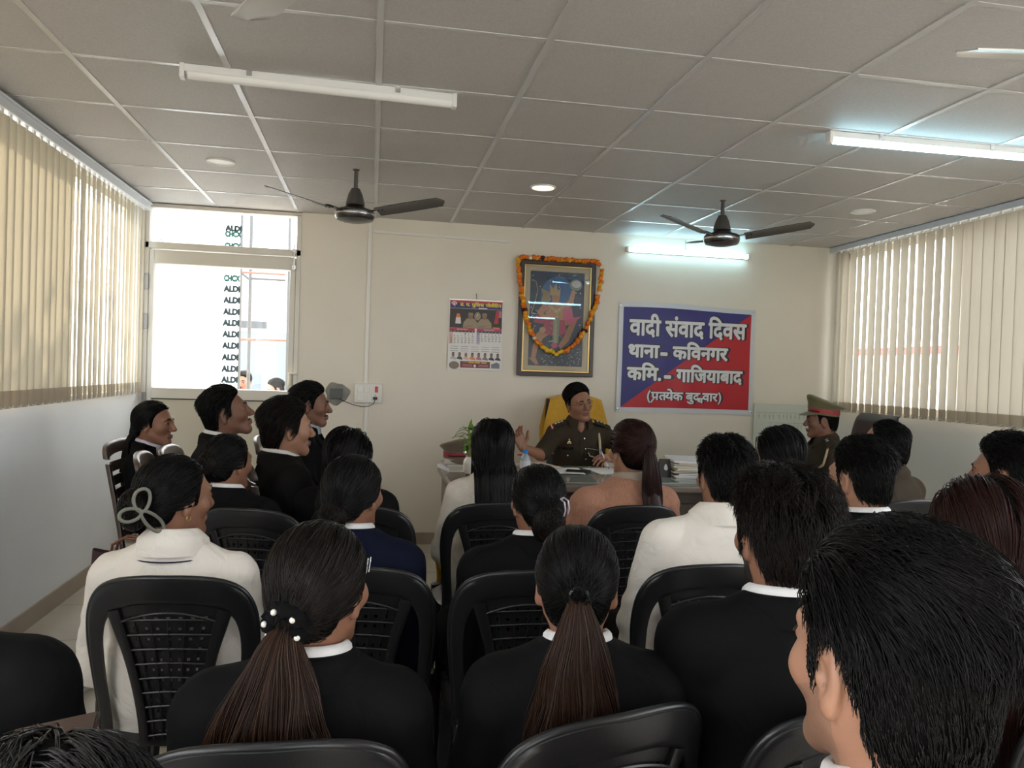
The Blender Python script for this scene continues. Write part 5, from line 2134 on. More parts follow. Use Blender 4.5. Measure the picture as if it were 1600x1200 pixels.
def add_torso(fd, P, off, k=.03, z0=None, noise=None):
    lo = [-.4, -.4, P.rz[0]]
    zb = P.rz[0] if z0 is None else z0

    def fn(x, y, z):
        zf = z.ravel().astype(float)
        cx, cy = P.cl(zf)
        rx = np.interp(zf, P.rz, P.rx) + off
        ry = np.interp(zf, P.rz, P.ry) + off
        sh = z.shape
        cx, cy, rx, ry = [q.reshape(sh) for q in (cx, cy, rx, ry)]
        px, py = np.abs(x - cx) / rx, np.abs(y - cy) / ry
        d = ((px ** 2.3 + py ** 2.3) ** (1 / 2.3) - 1) * np.minimum(rx, ry) * 0.95
        d = smax(d, zb - z, .03)
        d = smax(d, z - (P.rz[-1] + 0), .02)
        return d + 0 * x
    fd.add(fn, (-.34, -.34, zb), (.34, .40, P.rz[-1] + .02), k)
    s = P.s
    nx_, ny_ = P.cl(P.zs + .05)
    for q, sh in zip((-1, 1), P.sh):
        fd.rc((nx_ + q * .045 * s, ny_, P.zn - .042 * s), (sh[0] - q * .01, sh[1], sh[2] + .010 * s), .040 * s + off, .046 * s + off, .032)


def add_arms(fd, P, off, end=1.0, k=.02, r=(.047, .040, .038, .027), only=None):
    s = P.s * (P.bulk ** .5)
    for q in (0, 1):
        if only is not None and q not in only:
            continue
        a, b, c = P.sh[q], P.el[q], P.wr[q]
        if end <= .5:
            c2 = a + (b - a) * (end * 2)
            fd.rc(tuple(a), tuple(c2), r[0] * s + off, (r[0] + (r[1] - r[0]) * end * 2) * s + off, k)
        else:
            fd.rc(tuple(a), tuple(b), r[0] * s + off, r[1] * s + off, k)
            f = (end - .5) * 2
            c2 = b + (c - b) * f
            fd.rc(tuple(b), tuple(c2), r[2] * s + off, (r[2] + (r[3] - r[2]) * f) * s + off, k)


def add_legs(fd, P, off, end=1.0, k=.03):
    for h, kn, an in zip(P.hp, P.kn, P.an):
        fd.rc(tuple(h), tuple(kn), .082 + off, .058 + off, k)
        c = kn + (an - kn) * end
        fd.rc(tuple(kn), tuple(c), .056 + off, .038 + off, k)


def bands(P, h, extra=()):
    x, y, z = [float(v) for v in P.hc]
    q = .135 * P.s
    return [[(x - q, x + q, h)], [(y - q - .02, y + q + .02, h)], [(z - q - .05, z + q + .03, h)]]


def bounds(P, m=.06):
    pts = np.array(P.sh + P.el + P.wr + P.hp + P.kn + P.an + [P.hc])
    lo, hi = pts.min(0), pts.max(0)
    lo = np.minimum(lo - .16, [-.28, -.26, 0]) - m
    hi = np.maximum(hi + .16, [.28, .2, 0]) + m
    lo[2] = -.03
    hi[2] = P.hc[2] + .20
    return lo, hi


def to_body(P, Q):
    return (Q * P.s) @ P.Rh.T + P.hc


def build_body(P, root, skin, h, hc=.013, lips=None, beard=None, hands=True, fine_hands=None, fem=False):
    lo, hi = bounds(P)
    bd = bands(P, h)
    if fine_hands:
        for q in range(3):
            bd[q] = bd[q] + [(a[q], b[q], fine_hands[0]) for a, b in fine_hands[1]]
    fd = Field([axis(lo[q], hi[q], bd[q], hc) for q in range(3)])
    s = P.s
    add_torso(fd, P, -.006)
    add_arms(fd, P, -.002)
    add_legs(fd, P, -.004)
    for an in P.an:
        fd.rc((an[0], an[1] - .02, .045), (an[0], an[1] + .13, .035), .038, .028, .03)
    for q in (0, 1):
        finger_chain(fd, P.wr[q], P.hd[q], P.hn[q] if hasattr(P, 'hn') else (0, 0, 1), (-1 if q else 1) * 1, s * .95, P.curl if not hasattr(P, 'curls') else P.curls[q])
    # neck
    nb = (P.nx, P.ny + .01 * s, P.zn - .03 * s)
    sk_ = to_body(P, np.array([[0, -.028, -.045]], F32))[0]
    rn = (.047 if fem else .056) * s
    fd.rc(nb, tuple(sk_), rn * 1.12, rn, .02)
    Ri = P.Rh

    def hfn(x, y, z):
        px, py, pz = x - P.hc[0], y - P.hc[1], z - P.hc[2]
        lx = (px * Ri[0, 0] + py * Ri[1, 0] + pz * Ri[2, 0]) / s
        ly = (px * Ri[0, 1] + py * Ri[1, 1] + pz * Ri[2, 1]) / s
        lz = (px * Ri[0, 2] + py * Ri[1, 2] + pz * Ri[2, 2]) / s
        return head_sdf(lx.astype(F32), ly.astype(F32), lz.astype(F32), fem=1.0 if fem else 0.0) * s
    q = .15 * s
    fd.add(hfn, P.hc - q, P.hc + q, .018 * s, pad=.02)
    V, Q = fd.mesh(1)
    C = V[Q].mean(1)
    L = ((C - P.hc) @ P.Rh) / s
    mi = np.zeros(len(Q), np.int32)
    mats = [skin, LIP]
    lx, ly, lz = L[:, 0], L[:, 1], L[:, 2]
    near = np.abs(L).max(1) < .16
    lip = near & (ly > .076) & (np.abs(lx) < .024 - .25 * np.abs(lz + .0595)) & (lz > -.0712) & (lz < -.0480)
    mi[lip] = 1
    if beard:
        mats.append(beard)
        bz = near & (ly > -.012) & (lz < -.016 - .55 * (ly - .02)) & (lz < -.005) & ((np.abs(lx) > .03) | (lz < -.075)) & (lz > -.14) & ~lip & (np.abs(lx) < .078)
        bz |= near & (np.abs(lx) < .032) & (ly > .07) & (lz > -.049) & (lz < -.037)
        mi[bz] = 2
    return raw_mesh('body', V, Q, mats, mi, root)


def add_eyes(P, root, brow=HB, thick=1.35):
    for q in (-1, 1):
        c = to_body(P, np.array([[q * .0305, .0762, .0098]], F32))[0]
        fw = P.Rh @ np.array([q * .12, 1, 0], F32)
        Rm = Vector((0, 0, 1)).rotation_difference(Vector(fw.tolist())).to_matrix()
        r_ = .0110 * P.s
        m = MB()
        m.lathe([(r_ * math.sin(t), r_ * math.cos(t)) for t in np.linspace(.02, .50, 6)], tuple(c), 16, 1, rot=Rm)
        m.lathe([(r_ * math.sin(t), r_ * math.cos(t)) for t in np.linspace(.50, PI - .01, 10)], tuple(c), 16, 0, rot=Rm)
        m.build('eye', [SCLERA, IRIS], root, smooth=60)
        # upper lid line and brow
        up = np.array([[q * (.031 + .0155 * math.cos(a)), .0880 - .0050 * abs(math.cos(a)), .0100 + .0062 * math.sin(a)] for a in np.linspace(.15, PI - .15, 9)], F32)
        MB().tube([tuple(v) for v in to_body(P, up)], .0016 * P.s, 6).build('eyelid', mat('dark_lash_line', (0.05, 0.025, 0.02), 0.6), root)
        bw_ = np.array([[q * (.013 + .036 * t), .0925 - .016 * t * t - .004 * t, .0295 + .007 * math.sin(PI * min(1, t * 1.15)) - .005 * t] for t in np.linspace(0, 1, 9)], F32)
        MB().tube([tuple(v) for v in to_body(P, bw_)], [(.0024 + .0016 * math.sin(PI * min(1, t + .25))) * thick * P.s for t in np.linspace(0, 1, 9)], 6, flat=.7).build('eyebrow', brow, root)


def moustache(P, root, hm=HB, w=.026):
    V = []
    m = MB()
    for q in (-1, 1):
        pts = np.array([[q * w * t, .0900 - .0150 * t * t, -.0462 - .006 * t ** 2] for t in np.linspace(0, 1, 8)], F32)
        m.tube([tuple(v) for v in to_body(P, pts)], [(.0046 - .0022 * t ** 2) * P.s for t in np.linspace(0, 1, 8)], 8, flat=.8)
    m.build('moustache', hm, root)


def glasses(P, root, col=None):
    m = MB()
    gm = col or mat('gold_spectacle_wire', (0.35, 0.25, 0.12), 0.25, metal=0.9)
    for q in (-1, 1):
        pts = np.array([[q * .033 + .0215 * math.copysign(abs(math.cos(a)) ** .7, math.cos(a)), .1015 - .010 * ((q * .033 + .0215 * math.cos(a)) / .05) ** 2, .006 + .0155 * math.copysign(abs(math.sin(a)) ** .7, math.sin(a))] for a in np.linspace(0, 2 * PI, 25)[:-1]], F32)
        m.tube([tuple(v) for v in to_body(P, pts)], .0011 * P.s, 6, closed=True)
        tm = np.array([[q * .054, .092, .010], [q * .071, .060, .012], [q * .078, .010, .012], [q * .078, -.010, .004]], F32)
        m.tube([tuple(v) for v in to_body(P, tm)], .0012 * P.s, 6)
    br = np.array([[-.012, .1025, .008], [0, .107, .013], [.012, .1025, .008]], F32)
    m.tube([tuple(v) for v in to_body(P, br)], .0011 * P.s, 6)
    g = m.build('spectacles', gm, root)
    ln = MB()
    for q in (-1, 1):
        pts = np.array([[q * .033 + .0205 * math.cos(a), .1012 - .010 * ((q * .033 + .0205 * math.cos(a)) / .05) ** 2, .006 + .0150 * math.sin(a)] for a in np.linspace(0, 2 * PI, 25)[:-1]], F32)
        ln.poly([tuple(v) for v in to_body(P, pts)])
    ln.build('spectacle_lenses', MATS.get('spectacle_glass') or glass_mat('spectacle_glass'), g)


def build_cloth(P, root, name, m, off, sleeves=1.0, zlo=None, vneck=None, neck=.066, hc=.012, wrinkle=0.0, pad=0.0, neck_z=0.0, seed=0, fine=None, bul=None):
    lo, hi = bounds(P)
    lo[2] = (P.zseat - .04 if zlo is None else zlo) - .05
    hi[2] = P.zn + .14
    bd = fine if fine else [[], [], []]
    fd = Field([axis(lo[q], hi[q], bd[q], hc) for q in range(3)])
    add_torso(fd, P, off, z0=(P.zseat - .03 if zlo is None else zlo))
    if sleeves:
        add_arms(fd, P, off * .85 + .002, sleeves)
    for q, sh in zip((-1, 1), P.sh):
        if pad:
            fd.rc((sh[0] - q * .06, sh[1], sh[2] + .018), (sh[0] + q * .002, sh[1], sh[2] + .008), .040 + off, .045 + off, .03)
    if bul:
        for c, r_ in bul:
            fd.add(lambda x, y, z: ell(x, y, z, c, r_), [a - b for a, b in zip(c, r_)], [a + b for a, b in zip(c, r_)], .03)
    if wrinkle:
        X, Y, Z = [a.reshape([-1 if q == i else 1 for q in range(3)]) for i, a in enumerate(fd.ax)]
        w = np.sin(38 * Z + 9 * np.sin(7 * X + seed) + 5 * Y) * np.sin(13 * X + 8 * np.sin(11 * Z + seed) + 7 * Y + seed)
        w = w + .6 * np.sin(60 * (Z + .5 * np.abs(X)) + 6 * np.sin(9 * X - 6 * Z + 2 * seed))
        fd.F += (w * wrinkle).astype(F32)
    # neck opening
    nbx, nby = P.nx, P.ny + .012
    zt = P.zn + .012 + neck_z
    fd.cut(lambda x, y, z: np.sqrt((x - nbx) ** 2 + ((y - nby) * .92) ** 2) - (neck * P.s + .35 * np.maximum(0, z - zt)) + np.maximum(0, zt - .05 - z) * 2 + 0 * x, (nbx - .2, nby - .2, zt - .07), (nbx + .2, nby + .2, hi[2]), .008)
    if vneck:
        zv, wv = vneck                          # depth of the V below the neck, half width at the neck

        def vf(x, y, z):
            t = (z - (zt - zv)) / zv
            return np.maximum(np.abs(x - nbx) - wv * np.clip(t, 0, 1.2), np.maximum(nby + .028 - y, (zt - zv) - z)) + 0 * x
        fd.cut(vf, (nbx - .2, nby - .05, zt - zv - .02), (nbx + .2, nby + .4, hi[2]), .006)
    V, Q = fd.mesh(2)
    return raw_mesh(name, V, Q, [m], None, root)


def collar(P, root, m, r=.064, h=.036, th=.004, gap=.35, name='collar', drop=.014, zoff=0.0, flare=.018, tilt=.32, stand=True):
    """folded collar round the neck; gap = half angle of the front opening"""
    s = P.s
    cx, cy, cz = P.nx, P.ny + .012 * s, P.zn + .006 + zoff
    mb = MB()
    prof = [(0.0, 0.0), (-.003, h * .6), (-.002, h), (.003, h + .003), (.008, h - .002), (flare * .8, h * .45), (flare, -drop)]
    if not stand:
        prof = [(-.004, h), (0.0, h + .004), (.006, h), (flare * .7, h * .4), (flare, -drop)]

    def fn(u, v):
        a = PI / 2 + gap + u * (2 * PI - 2 * gap)
        k = v * (len(prof) - 1)
        i = min(int(k), len(prof) - 2)
        f = k - i
        dr = prof[i][0] * (1 - f) + prof[i + 1][0] * f
        dz = prof[i][1] * (1 - f) + prof[i + 1][1] * f
        fr = max(0, math.sin(a))
        bk = max(0, -math.sin(a))
        rr = r * s + dr * s + .004 * bk
        x, y = rr * math.cos(a), rr * math.sin(a) * 1.05
        front = 1 + .55 * max(0, fr - .6) * (v > .6)
        return Vector((cx + x, cy + y, cz + dz * s * front - tilt * .09 * s * fr + .010 * s * bk))
    mb.grid(fn, 44, 12, thick=th)
    return mb.build(name, m, root, smooth=60)


def lapels(P, root, m, vneck, off):
    zv, wv = vneck
    nbx, nby = P.nx, P.ny + .012
    zt = P.zn + .012
    mb = MB()
    for q in (-1, 1):
        def fn(u, v):
            z = zt + .01 - (zv + .01) * u
            t = 1 - u
            x = wv * t + .002 + v * .052 * (math.sin(PI * min(1, u * 1.1 + .15)) ** .7)
            cx, cy = P.cl(z)
            rx = float(np.interp(z, P.rz, P.rx)) + off
            ry = float(np.interp(z, P.rz, P.ry)) + off
            xx = min(x / rx, .95)
            y = cy + ry * (1 - xx ** 2.3) ** (1 / 2.3) + .006 - .004 * (1 - v)
            return Vector((cx + q * x, max(y, nby + .03), z))
        mb.grid(fn, 16, 6, thick=.005 * q)
    return mb.build('lapel', m, root, smooth=60)


def build_trousers(P, root, m, hc=.016):
    lo, hi = bounds(P)
    hi[2] = P.zseat + .24
    fd = Field([axis(lo[q], hi[q], [], hc) for q in range(3)])
    add_torso(fd, P, .012)
    fd.F = smax(fd.F, (fd.ax[2] - (P.zseat + .17)).reshape(1, 1, -1) + 0 * fd.F, .01)
    add_legs(fd, P, .014, .96)
    V, Q = fd.mesh(2)
    raw_mesh('trousers', V, Q, [m], None, root)
    for an in P.an:
        f2 = Field([axis(an[0] - .08, an[0] + .08, [], .008), axis(an[1] - .12, an[1] + .22, [], .008), axis(-.03, .16, [], .008)])
        f2.rc((an[0], an[1] - .03, .045), (an[0], an[1] + .145, .036), .045, .036, .02)
        f2.rc((an[0], an[1] - .01, .05), (an[0], an[1] - .005, .10), .047, .045, .03)
        f2.F = smax(f2.F, (0.002 - f2.ax[2]).reshape(1, 1, -1) + 0 * f2.F, .006)
        V, Q = f2.mesh(2)
        raw_mesh('shoe', V, Q, [SHOE], None, root)


# ---- hair ----------------------------------------------------------------------------------------
def hair_cap(P, tcap, back=0.0, low=-.07, blobs=(), h=.005):
    """solid under-layer of the hair in body space; tcap(x,y,z)->thickness; blobs are round cones in head space"""
    g = np.arange(-.20, .2001, h).astype(F32)
    x, y, z = g.reshape(-1, 1, 1), g.reshape(1, -1, 1), g.reshape(1, 1, -1)
    d = head_sdf(x, y, z, face=False, ears=False)
    q = region(x, y + 0 * z, z + 0 * y, back, low) + 0 * d
    d = d - tcap(x, y, z) * edge_fade(q)
    d = smax(d, -q, .006)
    for b in blobs:
        if len(b) == 4:
            d = smin(d, rcone(x, y, z, *b), .02)
        else:
            d = smin(d, ell(x, y, z, *b), .02)
    fd = Field([g, g, g])
    fd.F = np.ascontiguousarray(np.broadcast_to(d, fd.F.shape).astype(F32))
    V, Q = fd.mesh(1)
    return to_body(P, V), Q


def join(parts):
    V, Q, M_, o = [], [], [], 0
    for v, q, m in parts:
        V.append(v)
        Q.append(q + o)
        M_.append(np.full(len(q), m, np.int32))
        o += len(v)
    return np.concatenate(V), np.concatenate(Q), np.concatenate(M_)


def trace_short(n, L_top, L_side, sweep, t0, lift, back=0.0, low=-.07, S_=6, part=0.0, curl=0.0, clump=True):
    P0 = scalp_roots(n, back, low)
    z, x, y = P0[:, 2], P0[:, 0], P0[:, 1]
    top = np.clip((z - .045) / .055, 0, 1)
    L = (L_side + (L_top - L_side) * top) * RNG.uniform(.75, 1.2, n)
    sgn = np.where(x > part, 1, -1)
    d_top = np.stack([sweep[0] + sgn * sweep[2], np.full(n, sweep[1]), np.full(n, .1)], 1)
    d_side = np.stack([0 * x, -.55 - .9 * np.clip((y + .02) / .06, 0, 1), np.full(n, -1.0) + .55 * np.clip((y + .02) / .06, 0, 1)], 1)
    D = d_top * top[:, None] + d_side * (1 - top)[:, None]
    # clumps: neighbouring roots share a swirl
    c1 = np.sin(70 * x + 3 * np.sin(55 * y)) * np.cos(64 * y + 2.5 * z * 50)
    c2 = np.sin(52 * y + 41 * z + 2)
    D += (.24 * np.stack([c1, .4 * c2, c2 * .3], 1) + RNG.normal(size=(n, 3)) * .09)
    lev = (t0[0] + (t0[1] - t0[0]) * top + .002 * c2)
    P0 = to_level(P0, lev * .85 * edge_fade(hair_region(P0, back, low)), 2)
    path = [P0]
    p = P0.copy()
    for s_ in range(1, S_):
        D[:, 2] -= .10
        if curl:
            ang = curl / S_
            D = D + ang * np.stack([-D[:, 1], D[:, 0], 0 * x], 1) * c1[:, None]
        dn = D / np.linalg.norm(D, axis=1, keepdims=True)
        _, g_ = hs(p)
        dn = dn - (dn * g_).sum(1, keepdims=True) * g_
        dn /= np.linalg.norm(dn, axis=1, keepdims=True) + 1e-6
        p = p + dn * (L / (S_ - 1))[:, None]
        tt = lev * np.clip(edge_fade(hair_region(p, back, low)) + .15 * s_, 0, 1) + lift * (s_ / (S_ - 1)) * (0.3 + .7 * top) * RNG.uniform(.5, 1.2, n)
        p = to_level(p, tt, 1)
        path.append(p)
    return np.stack(path, 1)


def trace_to(n, T_, S_=14, lev=.008, jit=.006, back=0.0, low=-.07, rT=.016):
    P0 = scalp_roots(n, back, low)
    T_ = np.array(T_, F32)
    tgt = T_ + RNG.normal(size=(n, 3)) * rT * .5
    lv = lev + RNG.uniform(0, jit, n) + .0015 * np.sin(90 * P0[:, 0] + 40 * P0[:, 2])
    p = P0.copy()
    path = [p]
    for s_ in range(1, S_):
        rem = tgt - p
        p = p + rem / (S_ - s_)
        d, _ = hs(p)
        f = s_ / (S_ - 1)
        want = np.maximum(d, lv * min(1, f * 4))
        q = to_level(p, want, 2)
        w = np.clip((1 - f) / .12, 0, 1)
        p = q * w + p * (1 - w) if f > .88 else q
        path.append(p)
    return np.stack(path, 1)


def torso_push(P, Q, off):
    """keep body-space points (N,3) outside the torso"""
    z = Q[:, 2].astype(float)
    cx, cy = P.cl(z)
    rx = np.interp(z, P.rz, P.rx) + off
    ry = np.interp(z, P.rz, P.ry) + off
    px, py = (Q[:, 0] - cx), (Q[:, 1] - cy)
    u = (np.abs(px / rx) ** 2.3 + np.abs(py / ry) ** 2.3) ** (1 / 2.3)
    ins = (z < P.rz[-1]) & (u < 1)
    f = np.where(ins, 1 / np.maximum(u, .25), 1)
    Q = Q.copy()
    yb = cy - ry * np.maximum(0.02, 1 - np.minimum(.98, np.abs((Q[:, 0] - cx) / rx)) ** 2.3) ** (1 / 2.3)
    Q[:, 1] = np.where(ins & (py < .03), np.minimum(Q[:, 1], yb), Q[:, 1])
    # shoulders
    for sh in P.sh:
        a = np.array([P.nx, P.ny, P.zn - .03])
        ba = sh + np.array([0, 0, .012]) - a
        t = np.clip((Q[:, 0] - a[0]) / ba[0], 0, 1)
        c = a + t[:, None] * ba
        rr = .050 + off + 0 * t
        dz = Q[:, 2] - c[:, 2]
        dx = Q[:, 0] - c[:, 0]
        h2 = rr ** 2 - dz ** 2 - dx ** 2
        m = (h2 > 0) & (Q[:, 1] < c[:, 1] + .03) & (Q[:, 1] > c[:, 1] - np.sqrt(np.maximum(h2, 0)))
        Q[m, 1] = c[m, 1] - np.sqrt(h2[m])
    return Q


def tail(P, start, n, L, S_=16, out=(0, -.03, 0), prof=((0, .014), (.12, .022), (.45, .036), (.8, .034), (1, .018)), off=.035, wave=.006, sway=(0, 0), flat=.6, droop=.10):
    """loose tail hanging from start (head space)"""
    st = to_body(P, np.array([start], F32))[0]
    o = P.Rh @ (np.array(out, F32) * P.s)
    u = np.linspace(0, 1, S_)
    ang = RNG.uniform(0, 2 * PI, n)
    rr = np.sqrt(RNG.uniform(0, 1, n))
    Ls = L * (1 - .22 * RNG.uniform(0, 1, n) ** 2)
    path = []
    pu = [a for a, _ in prof]
    pr = [b for _, b in prof]
    for k, f in enumerate(u):
        e = 1 - math.exp(-f * L / droop * 1.3)
        c = st + o * e + np.array([sway[0] * f, sway[1] * f, 0])
        r_ = float(np.interp(f, pu, pr))
        w1 = wave * f * np.sin(9 * f + 6 * ang) + wave * .5 * f * np.sin(17 * f + 11 * rr)
        x = c[0] + rr * r_ * np.cos(ang) + w1
        y = c[1] + rr * r_ * flat * np.sin(ang) + .5 * w1
        dz = -Ls * (f - (1 - math.exp(-f * 9)) / 9 * .6) / (1 - (1 - math.exp(-9)) / 9 * .6)
        z = c[2] + dz + 0 * x
        Q = np.stack([x, y, z], 1)
        if f > .08:
            Q = torso_push(P, Q, off + .010 * rr * (np.sin(ang) < 0) + .012 * (1 - rr))
        path.append(Q)
    return np.stack(path, 1)


def tail_core(P, start, L, out, prof, off, sway=(0, 0), flat=.6, droop=.10, n=12):
    """solid inside of a tail as a lofted sleeve"""
    st = to_body(P, np.array([start], F32))[0]
    o = P.Rh @ (np.array(out, F32) * P.s)
    V = []
    S_ = 14
    pu = [a for a, _ in prof]
    pr = [b for _, b in prof]
    for k in range(S_):
        f = k / (S_ - 1) * .92
        e = 1 - math.exp(-f * L / droop * 1.3)
        c = st + o * e + np.array([sway[0] * f, sway[1] * f, 0])
        dz = -L * .85 * (f - (1 - math.exp(-f * 9)) / 9 * .6) / (1 - (1 - math.exp(-9)) / 9 * .6)
        c = torso_push(P, np.array([[c[0], c[1], c[2] + dz]]), off + .012)[0] if f > .08 else c + np.array([0, 0, dz])
        r_ = float(np.interp(f, pu, pr)) * .80
        for j in range(n):
            a = 2 * PI * j / n
            V.append((c[0] + r_ * math.cos(a), c[1] + r_ * flat * .8 * math.sin(a), c[2]))
    Q = []
    for k in range(S_ - 1):
        for j in range(n):
            j2 = (j + 1) % n
            Q.append((k * n + j, k * n + j2, (k + 1) * n + j2, (k + 1) * n + j))
    for b in (0, (S_ - 1) * n):
        for j in range(0, n // 2 - 1):
            Q.append((b + j, b + j + 1, b + n - 2 - j, b + n - 1 - j))
    return np.array(V, F32), np.array(Q, np.int32)


def trace_long(P, n, L, S_=26, lev=.010, jit=.008, back=0.0, low=-.05, part=0.0, off=.035, sweep_back=.5, pull=.0, wave=.004, narrow=0.0, spread=.35):
    """loose hair from a parting, down over the head and the back"""
    P0 = scalp_roots(n, back, low)
    sgn = np.where(P0[:, 0] > part, 1., -1.)
    top = np.clip((P0[:, 2] - .05) / .05, 0, 1)
    p = P0.copy()
    lv = lev + RNG.uniform(0, jit, n) + .0015 * np.sin(80 * P0[:, 0] + 50 * P0[:, 1])
    Ls = L * RNG.uniform(.88, 1.0, n)
    ds = Ls / (S_ - 1)
    ph = RNG.uniform(0, 6.28, n)
    path = [to_body(P, p)]
    free = np.zeros(n, bool)
    b = path[0].copy()
    for s_ in range(1, S_):
        D = np.stack([sgn * spread * top, -sweep_back - .35 * top, -1 + .55 * top], 1)
        dn = D / np.linalg.norm(D, axis=1, keepdims=True)
        _, g_ = hs(p)
        tan = dn - (dn * g_).sum(1, keepdims=True) * g_
        tan /= np.linalg.norm(tan, axis=1, keepdims=True) + 1e-6
        q = p + np.where(free[:, None], 0, tan * (ds / P.s)[:, None])
        d, _ = hs(q)
        q = to_level(q, np.maximum(lv, np.minimum(d, lv + .004)) * min(1, s_ / 2.), 1)
        nb = to_body(P, q)
        hang = b + np.stack([-narrow * (b[:, 0] - P.nx) * .06 + wave * .25 * np.sin(s_ * .9 + ph), -pull * ds, -ds], 1)
        hang = torso_push(P, hang, off + lv * .6)
        free = free | (q[:, 2] < -.015) | (g_[:, 2] < -.25)
        b = np.where(free[:, None], hang, nb)
        p = np.where(free[:, None], p, q)
        path.append(b.copy())
        top = np.clip((p[:, 2] - .05) / .05, 0, 1)
    return np.stack(path, 1)


def bun(P, c, r, n, S_=12):
    """coils of hair wound round a bun (head space)"""
    c = np.array(c, F32)
    nrm = RNG.normal(size=(n, 3)) * np.array([.5, 1.0, .5]) + np.array([0, -1.2, .3])
    nrm /= np.linalg.norm(nrm, axis=1, keepdims=True)
    a = np.cross(nrm, RNG.normal(size=(n, 3)))
    a /= np.linalg.norm(a, axis=1, keepdims=True)
    b = np.cross(nrm, a)
    tilt = RNG.uniform(-.75, .75, n)
    th0 = RNG.uniform(0, 6.28, n)
    path = []
    rr = np.array(r, F32)
    for k in range(S_):
        th = th0 + 2.6 * k / (S_ - 1)
        v = (a * np.cos(th)[:, None] + b * np.sin(th)[:, None]) * np.cos(tilt)[:, None] + nrm * np.sin(tilt)[:, None]
        v *= (1 + .05 * np.sin(3 * th + 5 * tilt))[:, None]
        path.append(c + v * rr)
    return np.stack(path, 1)


def hair(P, root, style, m=HB, m2=None, n=1200, r=.0016, name='hair', **k):
    """style: short / tail / bun / long"""
    back, low = k.get('back', 0.0), k.get('low', -.07)
    mats = [m, m2 or m, HCAP]
    parts = []
    if style == 'short':
        ts, tt = k.get('t', (.007, .022))
        cap = lambda x, y, z: .86 * (ts + (tt - ts) * np.clip((z - .045) / .055, 0, 1))
        blobs = list(k.get('blobs', ()))
        v, q = hair_cap(P, cap, back, low, blobs, k.get('h', .005))
        parts.append((v, q, 2))
        pa = trace_short(n, k.get('Lt', .06), k.get('Ls', .022), k.get('sweep', (0, -1, .35)), (ts, tt), k.get('lift', .008), back, low, k.get('S', 7), k.get('part', 0.0), k.get('curl', 0.0))
        N, S_, _ = pa.shape
        pa = to_body(P, pa.reshape(-1, 3)).reshape(N, S_, 3)
        v, q = strands(pa, taper(N, S_, r, .2))
        parts.append((v, q, 1 if m2 else 0))
    else:
        tcp = k.get('tcap', .0075)
        if style in ('tail', 'bun'):
            T_ = k['tie']
            blobs = [((0, -.08, T_[2] * .6), tuple(T_), .030, .016)]
            if style == 'bun':
                blobs.append((k['bc'], tuple(q * .93 for q in k['br'])))
            v, q = hair_cap(P, lambda x, y, z: tcp, back, low, blobs, k.get('h', .005))
            parts.append((v, q, 2))
            pa = trace_to(n, T_, 14, tcp + .0005, k.get('jit', .004), back, low)
            N, S_, _ = pa.shape
            pa = to_body(P, pa.reshape(-1, 3)).reshape(N, S_, 3)
            v, q = strands(pa, taper(N, S_, r, .7))
            parts.append((v, q, 0))
            if style == 'tail':
                pr = k.get('prof', ((0, .014), (.12, .024), (.45, .040), (.8, .036), (1, .016)))
                L = k.get('L', .36)
                kw = dict(out=k.get('out', (0, -.03, 0)), off=k.get('off', .035), sway=k.get('sway', (0, 0)), flat=k.get('flat', .6))
                v, q = tail_core(P, T_, L, kw['out'], pr, kw['off'], kw['sway'], kw['flat'])
                parts.append((v, q, 1))
                pa = tail(P, T_, k.get('nt', int(n * .8)), L, prof=pr, wave=k.get('wave', .006), **kw)
                N, S_, _ = pa.shape
                v, q = strands(pa, taper(N, S_, r * 1.15, .25))
                parts.append((v, q, 1))
            else:
                pa = bun(P, k['bc'], k['br'], k.get('nb', int(n * .5)))
                N, S_, _ = pa.shape
                pa = to_body(P, pa.reshape(-1, 3)).reshape(N, S_, 3)
                v, q = strands(pa, taper(N, S_, r * 1.3, .6))
                parts.append((v, q, 1))
        if style == 'long':
            v, q = hair_cap(P, lambda x, y, z: tcp, back, low, k.get('blobs', ()), k.get('h', .005))
            parts.append((v, q, 2))
            L = k.get('L', .5)
            pa = trace_long(P, n, L, k.get('S', 26), tcp, k.get('jit', .010), back, low, k.get('part', 0.0), k.get('off', .035), k.get('sweep_back', .5), k.get('pull', 0.0), k.get('wave', .004), k.get('narrow', 0.0), k.get('spread', .35))
            N, S_, _ = pa.shape
            v, q = strands(pa, taper(N, S_, r, .35))
            parts.append((v, q, 0))
            if k.get('core', True):
                st = k.get('cstart', (0, -.075, -.01))
                w = k.get('cw', .075)
                v, q = tail_core(P, st, L * k.get('cl', .72), (0, -.02, 0), ((0, w * .8), (.3, w), (.8, w * .8), (1, w * .45)), k.get('off', .035) - .022, k.get('csway', (0, 0)), .25)
                parts.append((v, q, 2))
    # flyaway hairs
    V, Q, M_ = join(parts)
    return raw_mesh(name, V, Q, mats, M_, root)


